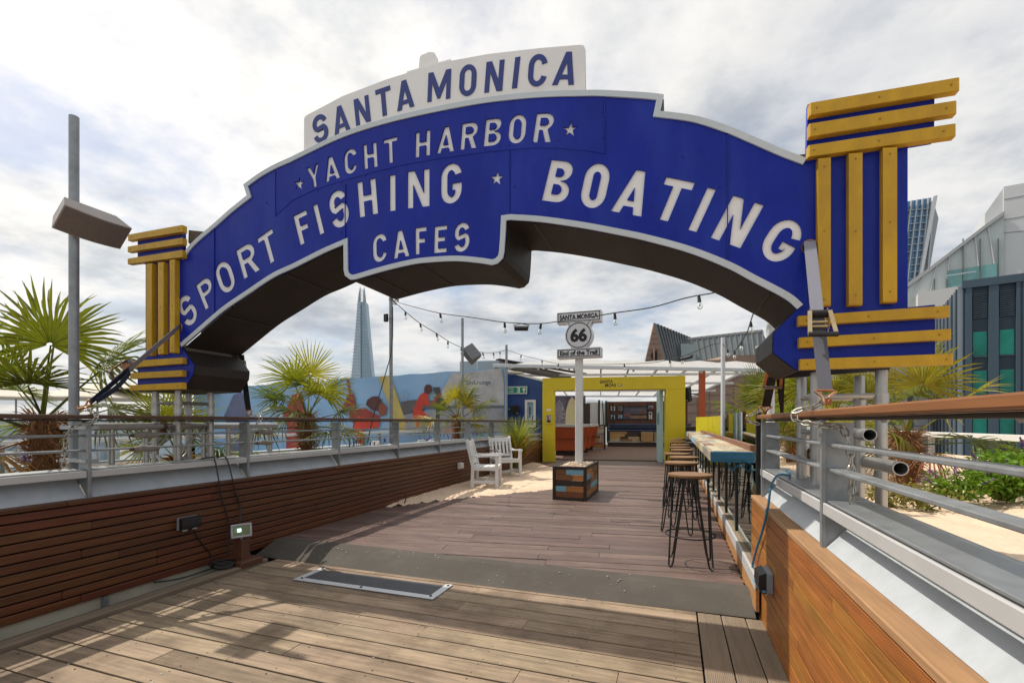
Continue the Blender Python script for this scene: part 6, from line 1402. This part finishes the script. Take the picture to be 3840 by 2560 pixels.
def palm(label, base, height, n, size=1.0, seed=0, rt=.12, mixw=(6, 2, 3), lean=(0, 0), up_bias=.1, hair=True):
    rr = random.Random(seed); t = thing('fan_palm', label, 'palm', tuple(base)); b = Vector(base); tp = b + Vector((lean[0], lean[1], height))
    tr = MB(); k = 9; pts = [b.lerp(tp, i / k) - Vector((0, 0, .12 if i == 0 else 0)) for i in range(k + 1)]
    tr.tube(pts, [rt * (1.0 + .16 * math.sin(i * 2.1)) * (1.1 if i > k - 3 else .92) for i in range(k + 1)], 12); tro = tr.build('trunk', fibre, t, smooth=True)
    if hair:
        hb = MB()
        for i in range(int(900 * size)):
            f = rr.random() ** .6; a = rr.uniform(0, 6.283); c = b.lerp(tp, f); u = Vector((math.cos(a), math.sin(a), 0)); r0 = rt * .95
            d = (u * rr.uniform(.3, 1) + Vector((rr.uniform(-.5, .5), rr.uniform(-.5, .5), rr.uniform(-.5, 1)))).normalized() * rr.uniform(.06, .19) * size; s_ = d.orthogonal().normalized() * .0035
            p = c + u * r0; q = p + d * .6; e = p + d + Vector((0, 0, -.03)); hb.add([p - s_, p + s_, q + s_, q - s_, e], [(0, 1, 2, 3), (3, 2, 4)])
        hb.build('fibre', fibs, tro, kind='stuff')
    for i in range(n):
        az = i * 2.39996 + rr.uniform(-.2, .2); f = i / n
        el = R(78 - 100 * f ** .9 + rr.uniform(-9, 9)) + up_bias
        mi = rr.choices((0, 1, 2), mixw)[0]; me = FR[(mi, rr.randrange(3) if f < .5 else rr.randrange(1, 4))]
        if f > .88 and rr.random() < .6: me = DRY
        q = Euler((rr.uniform(-.5, .5), -el, az)).to_quaternion()
        o = link_mesh('frond', me, t, tp - b + Vector((rr.uniform(-.02, .02), rr.uniform(-.02, .02), -.22 * size * f)), scale=[size * rr.uniform(.72, 1.15)] * 3); o.rotation_euler = q.to_euler()
    return t
def palm_px(label, px, py_crown, X, n, size, seed, zb=.45, **k):
    c = P(px, py_crown, X=X); return palm(label, (c.x, c.y, zb), c.z - zb, n, size, seed, **k)
palm_px('large fan palm with shaggy brown trunk beside the tall speaker post', 165, 1555, -4.95, 11, .96, 11, rt=.085, up_bias=.05)
palm_px('bushy fan palm behind the dark railing under the arch opening', 1150, 1550, -4.75, 14, .95, 12, rt=.07, up_bias=.05)
palm_px('small fan palm beside the slim pole with grey speaker', 1715, 1560, -4.2, 15, .80, 13, up_bias=.08, rt=.06, mixw=(5, 4, 1))
palm('fan palm with dense fronds behind the large pillar', (1.95, 7.2, SZ - .05), .70, 20, 1.0, 4, mixw=(4, 6, 1), rt=.1)
palm('fan palm spreading beyond the truss tower on the sand', (2.15, 5.6, SZ - .05), .66, 11, .88, 15, mixw=(3, 7, 1), rt=.09)
palm('fan palm among others beside the pale pole right of the bar', (1.95, 9.3, SZ - .05), .80, 22, 1.0, 6, mixw=(4, 6, 1), rt=.1)
palm('fan palm furthest along beside the canopy edge', (1.9, 12.0, SZ - .05), .85, 22, 1.05, 7, mixw=(6, 3, 2), rt=.1)
palm('low fan palm behind the small pillar and ladder beam', (-5.1, 3.6, .45), .38, 12, .75, 8, mixw=(6, 3, 2), rt=.08)
# ================================================================ shrubs and low plants
def shrub(name, label, loc, rx, ry, h, n, m_, leaf=(.05, .016), seed=0, flowers=None, cat='shrub'):
    rr = random.Random(seed); t = thing(name, label, cat, loc); b = Vector(loc); mb = MB(); st = MB(); fls = []
    for k in range(max(6, n // 90)):
        a = rr.uniform(0, 6.283); f = rr.random() ** .5; tip = b + Vector((rx * f * math.cos(a), ry * f * math.sin(a), h * rr.uniform(.55, 1.0) * (1 - .35 * f * f))); mid_ = b.lerp(tip, .5) + Vector((0, 0, .08 * h)); st.tube([b + Vector((rr.uniform(-.05, .05), rr.uniform(-.05, .05), 0)), mid_, tip], [.008, .006, .003], 4)
        pts = densify([b, mid_, tip], 12)
        for i in range(n // max(6, n // 90)):
            ff = .25 + .75 * rr.random(); c = pts[int(ff * (len(pts) - 1))] + Vector((rr.gauss(0, .045), rr.gauss(0, .045), rr.gauss(0, .035))); d = Vector((rr.gauss(0, 1), rr.gauss(0, 1), rr.gauss(.15, .7))).normalized(); s_ = d.cross(Vector((rr.gauss(0, 1), rr.gauss(0, 1), rr.gauss(0, 1)))).normalized(); l_ = leaf[0] * rr.uniform(.6, 1.3); w_ = leaf[1] * rr.uniform(.7, 1.2)
            mb.add([c, c + d * l_ * .5 + s_ * w_, c + d * l_ - Vector((0, 0, l_ * .2)), c + d * l_ * .5 - s_ * w_], [(0, 1, 2, 3)])
        fls.append((tip, (tip - mid_).normalized()))
    mb.build('foliage', m_, t, kind='stuff'); st.build('stems', stalk, t, kind='stuff')
    if flowers:
        for tip, d in fls[:flowers[1]]:
            f = MB(); 
            for i in range(40):
                ff = i / 40; c = tip + d * .09 * ff * 1.1; a = i * 2.4; f.box(c + Vector((math.cos(a), math.sin(a), 0)) * .012 * (1 - ff * .8), (.006, .006, .006), rz=a)
            f.build('flower_spike', flowers[0], t)
    return t
purple = mat('lavender_purple', (.16, .055, .24), .7, 0, .3, 20, rnd=.2); bud = leafmat('shrub_green', (.19, .30, .03)); bud2 = leafmat('light_green', (.22, .30, .04)); silver = leafmat('dry_herb', (.26, .22, .07))
for k, (px, py, l, rx, h, n) in enumerate(((3600, 1830, 'small butterfly bush with purple spikes at the sand edge', .20, .30, 700), (3760, 1850, 'larger butterfly bush spreading at the outer railing', .34, .44, 4200), (3890, 1860, 'butterfly bush end of the outer railing bed', .42, .5, 3000))):
    c = P(px, py, D=3.9); shrub('butterfly_bush', l, (c.x, c.y, SZ + .05), rx, rx, h, n, bud, (.055, .011), 40 + k, (purple, 8))
for k, (px, D_, l) in enumerate(((3330, 3.9, 'dry yellowing herbs at the edge of the sand beside the truss'), (3480, 3.7, 'low yellow green herbs at the sand edge before the fins'))):
    c = P(px, 1800, D=D_); shrub('dry_herbs', l, (c.x, c.y, SZ), .22, .22, .22, 420, silver, (.035, .012), 60 + k, None, 'plant')
for k, (px, X, h, n, m_, l) in enumerate(((800, -5.2, .34, 500, bud2, 'bright green leafy plant under the small pillar truss'), (1000, -5.0, .36, 600, bud2, 'bright green leafy plant left of the bushy palm trunk'), (1070, -4.9, .30, 420, bud2, 'small bright leafy plant touching the bushy palm trunk'), (640, -5.3, .3, 420, bud2, 'bright leafy plant behind the ladder beam rungs'), (1530, -4.3, .38, 700, bud2, 'bright green herb bush right of the knot pole'), (1590, -4.3, .34, 520, bud, 'green herb bush with lavender beside it'), (1830, -4.1, .42, 600, bud, 'dark green plant beside the fire exit pole'), (560, -5.0, .26, 300, silver, 'small pale flowering herb by the tower foot'))):
    c = P(px, 1600, X=X); shrub('leafy_plant', l, (c.x, c.y, .5), .26, .26, h, n, m_, (.045, .013), 80 + k, None, 'plant')
def lavender(label, px, X, n, seed, h=.36):
    c = P(px, 1600, X=X); t = thing('lavender', label, 'plant', (c.x, c.y, .5)); rr = random.Random(seed); st = MB()
    for i in range(n):
        a = rr.uniform(0, 6.28); r_ = rr.uniform(0, .28); tip = Vector((c.x + r_ * 1.5 * math.cos(a), c.y + r_ * 1.5 * math.sin(a), .5 + h * rr.uniform(.75, 1.15))); st.tube([(c.x + r_ * .4 * math.cos(a), c.y + r_ * .4 * math.sin(a), .5), tip], .0022, 4)
        f = MB()
        for j in range(7): f.box(tip + Vector((rr.uniform(-.004, .004), rr.uniform(-.004, .004), j * .009 - .02)), (.013, .013, .008), rz=j)
        f.build('flower_spike', purple, t)
    st.build('stems', bud2, t, kind='stuff')
lavender('purple lavender under the red skirted banner figure', 1350, -4.4, 16, 1, .40); lavender('purple lavender between herb bush and slim pole', 1640, -4.2, 26, 2, .42); lavender('purple lavender right of the small palm', 1790, -4.15, 26, 3, .46); lavender('two purple lavender stalks before the large palm', 60, -4.2, 3, 4, .50)
for k, (px, X, l) in enumerate(((1410, -4.55, 'pale boxy ground floodlight before the red banner figure'), (1580, -4.1, 'white ground spotlight tilted among the lavender'), (1620, -4.1, 'small pale ground spotlight beside the tilted one'))):
    c = P(px, 1600, X=X); t = thing('garden_spotlight', l, 'lamp', (c.x, c.y, .50)); MB().box((c.x, c.y, .84), (.13, .10, .10), m=Euler((R(-30), 0, R(20 + 40 * k))).to_matrix(), ch=.01).build('head', cap_grey, t); MB().tube([(c.x, c.y, .5), (c.x, c.y, .82)], .012, 8).build('stake', galv, t)
# parasols and distant terrace left
can = mat('cream_parasol', (.55, .50, .42), .8, 0, .05, 3)
def parasol(label, px, py, D_, r):
    c = P(px, py, D=D_); t = thing('parasol', label, 'parasol', (c.x, c.y, -.2)); MB().lathe([(r, 0), (r * .985, .03), (.04, r * .28), (.02, r * .3)], (c.x, c.y, c.z), 8).build('canopy', can, t); MB().tube([(c.x, c.y, -.2), (c.x, c.y, c.z + r * .25)], .03, 8).build('pole', galv, t)
parasol('cream parasol seen between the large palm and the small pillar', 365, 1498, 14, 1.7); parasol('cream parasol behind the small pillar truss', 650, 1470, 15, 1.8); parasol('cream parasol behind the large palm fronds', 60, 1495, 17, 1.8)
# ================================================================ buildings
def bplane(o, u):                               # vertical plane through o (x,y) with horizontal direction u: pixel -> point
    o = Vector((o[0], o[1], 0)); u = Vector((u[0], u[1], 0)).normalized(); n_ = Vector((u.y, -u.x, 0))
    def f(px, py):
        d = ray(px, py); t__ = o.dot(n_) / Vector((d.x, d.y, 0)).dot(n_); return Vector((d.x * t__, d.y * t__, EYE + d.z * t__))
    return f, u, (n_ if n_.dot(o) > 0 else -n_)
fwd = Vector((-SY, CY, 0)); rgt = Vector((CY, SY, 0))
# --- tall glass spire
D_ = 950; gsp = mat('haze_paled_spire_glass', (.40, .49, .56), .4, 0, .12, .05, dirt=.35, dcol=(.32, .42, .50), dscale=.03)  # glass lightened so distance haze sits in its colour
sc = P(1356, 1583, D=D_); k_ = D_ / PXF; sp_ = thing('glass_spire_tower', 'tall glass spire coloured pale blue for haze, tapering to open shards above the banner', 'tower', (sc.x, sc.y, -22))
def sq_(px, py, dd=0): return sc + rgt * ((px - 1356) * k_) + fwd * dd + Vector((0, 0, (PXH - py) * k_))
def facet(poly, name, dd, th, m_): MB().prism([sq_(x, y, dd) for x, y in poly], fwd * th).build(name, m_, sp_)
facet([(1312, 1470), (1332, 1250), (1341, 1130), (1351, 1130), (1352, 1470)], 'left_facet', 0, 20, gsp)
facet([(1354, 1470), (1353, 1130), (1368, 1130), (1378, 1250), (1399, 1470)], 'right_facet', 4, 20, mat('spire_glass_right', (.31, .42, .50), .4, 0, .12, .05))
facet([(1341, 1130), (1345, 1100), (1349, 1080), (1351, 1074), (1352, 1130)], 'left_shard', 0, 2, mat('spire_lattice', (.34, .39, .42), .5, .2, .6, .2)); facet([(1357, 1130), (1358, 1085), (1361, 1072), (1364, 1090), (1368, 1130)], 'right_shard', 8, 2, MATS['spire_lattice'])
for i in range(24):
    y = 1140 + i * 12; l_ = 1340 - (y - 1130) * .095; r_ = 1369 + (y - 1130) * .10; facet([(l_, y), (r_, y), (r_, y + 1.4), (l_, y + 1.4)], 'floor_band', -1, 1, mat('spire_band', (.33, .41, .47), .5))  # bands paled with the same haze tone
for i in range(10):
    y = 1085 + i * 5; facet([(1350 - (y - 1080) * .16, y), (1362 + (y - 1080) * .1, y), (1362 + (y - 1080) * .1, y + 1.2), (1350 - (y - 1080) * .16, y + 1.2)], 'lattice_bar', -1, 1, MATS['spire_band'])
# --- dark blue office with fins
dirA = (rgt * .72 + fwd).normalized(); dirB = Vector((dirA.y, -dirA.x, 0))                     # dirB to the right
co = P(3612, 1583, D=37); fB, uB, nB = bplane((co.x, co.y), dirB); fA, uA, nA = bplane((co.x, co.y), dirA)
ob = thing('dark_blue_office', 'dark blue grey office block with green glass windows and louvres', 'building', (co.x, co.y, -22))
dbl = mat('dark_blue_cladding', (.034, .052, .072), .6, 0, .15, .4, dirt=.25, dcol=(.05, .07, .09), dscale=.3, spec=.25); dbl2 = mat('blue_cladding_pier', (.060, .090, .120), .6, 0, .12, .4, spec=.25)
grw = mat('green_window', (.012, .20, .15), .15, 0, .6, .35, rnd=.35, spec=.3); louv = mat('louvre_dark', (.012, .014, .016), .5); fin = mat('pale_fin', (.42, .47, .52), .4, .2, .1, .5)
zt = fB(3612, 1063).z
MB().prism([Vector((co.x, co.y, -22)), Vector((co.x, co.y, -22)) + uB * 30, Vector((co.x, co.y, -22)) + uB * 30 + uA * 26, Vector((co.x, co.y, -22)) + uA * 26], (0, 0, zt + 22)).build('walls', dbl, ob)
def along(px): return (fB(px, 1583) - Vector((co.x, co.y, EYE))).dot(uB)
def bb_(s0, s1, z0, z1, th, name, m_, p=ob):
    a = Vector((co.x, co.y, 0)) + uB * s0 - nB * th; MB().prism([a + Vector((0, 0, z0)), a + uB * (s1 - s0) + Vector((0, 0, z0)), a + uB * (s1 - s0) + Vector((0, 0, z1)), a + Vector((0, 0, z1))], nB * (th - .01)).build(name, m_, p)
s_l, s_r = along(3640), along(3700); bay = along(3745) - along(3645); w0 = along(3648); ww = along(3700) - along(3648)
zrow = [(1244, 1334), (1390, 1480), (1560, 1634), (1700, 1790)]
bb_(-.1, 12, zt - .45, zt + .15, .30, 'parapet', dbl2)
for j in range(6):
    s = w0 + j * bay
    for e in (s - .42, s + ww + .08): bb_(e, e + .34, -15, zt - .3, .24, 'pier', dbl2)
    z1 = fB(3672, 1100).z; z0 = fB(3672, 1195).z; lo = thing
    bb_(s, s + ww, z0, z1, .03, 'louvre_back', louv)
    for q in range(14): zz_ = z0 + (z1 - z0) * (q + .5) / 14; bb_(s, s + ww, zz_ - .03, zz_ + .03, .12, 'louvre_blade', dbl2)
    for (a, b) in zrow: bb_(s, s + ww, fB(3672, b).z, fB(3672, a).z, .04, 'window', grw); bb_(s, s + ww, fB(3672, b).z - .12, fB(3672, b).z, .10, 'sill', dbl2)
nf = 22
for j in range(nf):
    s = .25 + j * 1.0; a = Vector((co.x, co.y, 0)) + uA * s; n2 = -nA if nA.dot(Vector((co.x, co.y, 0))) > 0 else nA
    zz1 = zt - .15; MB().prism([a + Vector((0, 0, -18)), a + n2 * .28 + Vector((0, 0, -18)), a + n2 * .28 + Vector((0, 0, zz1)), a + Vector((0, 0, zz1))], uA * .09).build('fin', mat('slim_fin', (.24, .28, .32), .5, 0, .1, .5) if j % 2 == 0 else dbl2, ob)
# --- white building with sloped glass roof behind
o2 = P(3700, 1583, D=62); f2, u2, n2_ = bplane((o2.x, o2.y), dirB)
wb = thing('white_building', 'white panelled building with sloping glazed roof behind the dark office', 'building', (o2.x, o2.y, -22)); wpan = mat('white_cladding', (.56, .57, .57), .5, 0, .05, .3, dirt=.2, dcol=(.45, .46, .46), dscale=.2)
def poly2(px, name, m_, th, lift=0.0, f=f2, n_=n2_, p=wb): 
    q = [f(*a) - n_ * lift for a in px]; MB().prism(q, n_ * th).build(name, m_, p)
poly2([(3764, 700), (3900, 676), (3900, 1300), (3764, 1300)], 'tower_wall', wpan, 14)
poly2([(3696, 798), (3764, 702), (3764, 1300), (3696, 1300)], 'tower_side', wpan, 10, -.4)
for (a, b) in ((747, 722), (823, 800), (872, 860)): poly2([(3766, a), (3900, b), (3900, b + 2.5), (3766, a + 2.5)], 'panel_joint', mat('joint_grey', (.25, .25, .25), .7), .05, .04)
poly2([(3300, 1130), (3406, 1072), (3480, 1018), (3700, 850), (3762, 808), (3762, 1400), (3300, 1400)], 'glazed_gable', mat('gable_glass', (.46, .50, .49), .3, .1, .15, .3), 8, .3)
poly2([(3300, 1120), (3406, 1062), (3480, 1010), (3700, 842), (3762, 798), (3762, 812), (3700, 856), (3480, 1024), (3406, 1078), (3300, 1138)], 'roof_edge', mat('roof_edge', (.36, .37, .37), .5, .2), .6, .8)
for k in range(7): poly2([(3412 + 48 * k, 1075 - 36 * k), (3416 + 48 * k, 1072 - 36 * k), (3334 + 70 * k, 1150), (3330 + 70 * k, 1152)], 'roof_strut', wpan, .2, .55)
for x in (3500, 3545, 3606, 3670, 3737): poly2([(x, 1050 if x < 3560 else 900), (x + 4, 1050 if x < 3560 else 900), (x + 4, 1190), (x, 1190)], 'mullion', mat('dark_mullion', (.10, .13, .13), .5), .2, .7)
tealg = mat('teal_glazing', (.12, .26, .26), .15, .2, .3, .4, rnd=.2)
for a in ([(3550, 1020), (3604, 1012), (3604, 1090), (3550, 1098)], [(3610, 1011), (3668, 1002), (3668, 1082), (3610, 1090)], [(3674, 1001), (3734, 992), (3734, 1072), (3674, 1080)]): poly2(a, 'window', tealg, .2, .6)
poly2([(3432, 1118), (3560, 1096), (3640, 1088), (3640, 1260), (3432, 1260)], 'terrace_wall', mat('terrace_white', (.56, .55, .53), .6, 0, .04, .3), 5, 3.2)
poly2([(3500, 1060), (3640, 1040), (3640, 1044), (3500, 1064)], 'guard_rail', fin, .1, 3.4)
# --- leaning glass tower
o3 = P(3440, 1583, D=260); f3, u3, n3 = bplane((o3.x, o3.y), rgt * 1.0 - fwd * .25)
lt = thing('leaning_glass_tower', 'blue glass tower with pale ribs and slanted open crown', 'tower', (o3.x, o3.y, -22)); bgl = mat('tower_blue_glass', (.10, .19, .30), .15, .4, .35, .15)
P3 = lambda px, name, m_, th, lift=0.0: poly2(px, name, m_, th, lift, f3, n3, lt)
P3([(3360, 762), (3500, 740), (3442, 1060), (3436, 1300), (3360, 1300)], 'glass_face', bgl, 30); P3([(3500, 740), (3524, 815), (3490, 1010), (3470, 1040), (3446, 1050), (3490, 800)], 'side_face', mat('tower_side_grey', (.32, .35, .37), .5, .2), 20, -1)
for k in range(6): x = 3374 + k * 21; P3([(x + 18, 758 - k * 3), (x + 21, 757 - k * 3), (x - 32 + k * 4, 1120), (x - 36 + k * 4, 1120)], 'rib', fin, 2, 1.5)
P3([(3492, 742), (3508, 738), (3452, 1036), (3440, 1040)], 'edge_rib', mat('pale_edge', (.6, .6, .6), .4), 3, 2)
for k in range(14): y = 790 + 26 * k; P3([(3362, y + 4), (3490 - (y - 760) * .17, y - 8), (3490 - (y - 760) * .17, y - 5), (3362, y + 7)], 'floor_line', mat('tower_line', (.30, .36, .42), .4), 1, 1)
# --- stone building with metal roofs
o4 = P(2560, 1583, D=46); f4, u4, n4 = bplane((o4.x, o4.y), rgt * 1.0 + fwd * .15)
sb = thing('stone_gabled_building', 'pinkish stone building with steep gable and grey standing seam roofs', 'building', (o4.x, o4.y, -22)); stn = mat('pink_stone', (.26, .17, .125), .8, 0, .18, .8, dirt=.3, dcol=(.2, .15, .13), dscale=.5)
seam = mat('seam_roof', (.13, .15, .16), .55, .1, .14, .3, dirt=.25, dcol=(.20, .22, .22), dscale=.2); seamd = mat('seam_rib', (.14, .155, .16), .5, .3)
P4 = lambda px, name, m_, th, lift=0.0: poly2(px, name, m_, th, lift, f4, n4, sb)
P4([(2405, 1420), (2453, 1209), (2512, 1420)], 'gable_wall', stn, .15)
hx, hy = 2455, 1333; P4([(hx + 14 * math.cos(R(a)), hy + 16 * math.sin(R(a))) for a in range(0, 360, 20)], 'round_window', louv, .1, .08)
for dx in (-7, 7): P4([(hx + dx - 1, 1308), (hx + dx + 1, 1308), (hx + dx + 1, 1360), (hx + dx - 1, 1360)], 'fin', stn, .3, .35)
for k in range(8): y = 1250 + 20 * k; hw_ = (y - 1209) * .23; P4([(2453 - hw_, y), (2453 + hw_ * 1.0, y - 2), (2453 + hw_, y - .5), (2453 - hw_, y + 1.5)], 'stone_joint', mat('stone_joint', (.16, .12, .10), .9), .05, .03)
# front slope: ridge runs back from the gable apex; eave nearer
def slope4(quad, back, name, m_):                # quad px: ridge a, ridge b, eave b, eave a ; ridge set back
    r = [f4(*quad[0]) , f4(*quad[1]), f4(*quad[2]), f4(*quad[3])]
    def push(px, d): q = f4(*px); s_ = 1 + d / q.length; e = Vector((0, 0, EYE)); return e + (q - e) * s_
    pts = [push(quad[0], back[0]), push(quad[1], back[1]), push(quad[2], back[2]), push(quad[3], back[3])]
    MB().prism(pts, n4 * .3).build(name, m_, sb); return pts
a = slope4([(2454, 1210), (2602, 1270), (2610, 1420), (2514, 1420)], (0, 9, 8, .4), 'steep_roof', seam)
for k in range(1, 14):
    f = k / 14; p, q = a[0].lerp(a[1], f), a[3].lerp(a[2], f); MB().beam(p - n4 * .1, q - n4 * .1, .10, .14, up=n4).build('seam', seamd, sb)
b = slope4([(2566, 1273), (2856, 1240), (2876, 1420), (2600, 1440)], (7, 7, 2, 2), 'long_roof', seam)
for k in range(0, 15):
    f = k / 14; p, q = b[0].lerp(b[1], f), b[3].lerp(b[2], f); MB().beam(p - n4 * .12, q - n4 * .12, .12, .16, up=n4).build('seam', seamd, sb)
MB().beam(b[0], b[1], .35, .25).build('ridge', mat('ridge_pale', (.36, .36, .35), .5), sb)
c_ = slope4([(2552, 1288), (2610, 1290), (2606, 1420), (2562, 1420)], (3, 3, 1.5, 1.5), 'dormer', mat('dormer_metal', (.24, .29, .29), .5, .3))
slope4([(2856, 1240), (2880, 1285), (2900, 1420), (2876, 1420)], (7, 9, 9, 2), 'hip_end', seamd)
P4([(2480, 1372), (2620, 1366), (2640, 1352), (2700, 1350), (2830, 1342), (2960, 1330), (2960, 1700), (2480, 1700)], 'stone_parapet', stn, 3, 3.5)
for k in range(11): x = 2500 + 42 * k; P4([(x, 1372), (x + 2, 1372), (x + 2, 1640), (x, 1640)], 'stone_joint', MATS['stone_joint'], .05, 3.54)
for k in range(8): y = 1400 + 30 * k; P4([(2480, y), (2960, y - 10), (2960, y - 8), (2480, y + 2)], 'stone_joint', MATS['stone_joint'], .05, 3.54)
# --- pale office wall with dark windows low at the right, beyond the sand
o5 = P(3360, 1583, D=44); f5, u5, n5 = bplane((o5.x, o5.y), rgt)
pw_ = thing('pale_office', 'pale panelled office wall with dark green windows below the large pillar', 'building', (o5.x, o5.y, -22)); P5 = lambda px, name, m_, th, lift=0.0: poly2(px, name, m_, th, lift, f5, n5, pw_)
P5([(2990, 1250), (3474, 1250), (3474, 2300), (2990, 2300)], 'wall', wpan, 8)
for y in (1560, 1600, 1625): pass
for a in ([(3320, 1548), (3382, 1550), (3382, 1592), (3320, 1590)], [(3322, 1610), (3384, 1610), (3384, 1652), (3322, 1652)], [(3324, 1668), (3386, 1668), (3386, 1692), (3324, 1692)], [(3322, 1420), (3384, 1420), (3384, 1500), (3322, 1500)], [(3240, 1420), (3300, 1420), (3300, 1500), (3240, 1500)], [(3240, 1610), (3300, 1610), (3300, 1652), (3240, 1652)]): P5(a, 'window', tealg, .1, .05)
P5([(3402, 1250), (3424, 1250), (3424, 2300), (3402, 2300)], 'brown_strip', mat('brown_strip', (.15, .14, .13), .7), .1, .05)
for y in (1595, 1690, 1790): P5([(3426, y), (3474, y), (3474, y + 2), (3426, y + 2)], 'joint', MATS['joint_grey'], .05, .03)
# low far skyline at the left
sk = mat('far_roofs', (.40, .47, .52), .8, 0, .2, .02); rr = random.Random(77)
for k in range(26):
    x = -260 + k * 62 + rr.uniform(-15, 15); D_ = rr.uniform(260, 420); h_ = rr.uniform(6, 34); w_ = rr.uniform(30, 75)
    c = P(x, 1583, D=D_); zt2 = EYE + h_ / PXF * D_ * .55; wd2 = w_ / PXF * D_
    t = thing('far_building', 'pale distant block on the low skyline behind the large palm', 'building', (c.x, c.y, -22), group='far skyline blocks')
    MB().box((c.x, c.y, (zt2 - 22) / 2), (wd2, wd2 * .7, zt2 + 22), rz=YAW).build('walls', sk, t)
    MB().box((c.x, c.y, zt2 + .6), (wd2 * .4, wd2 * .3, 1.2), rz=YAW).build('roof_plant', sk, t)
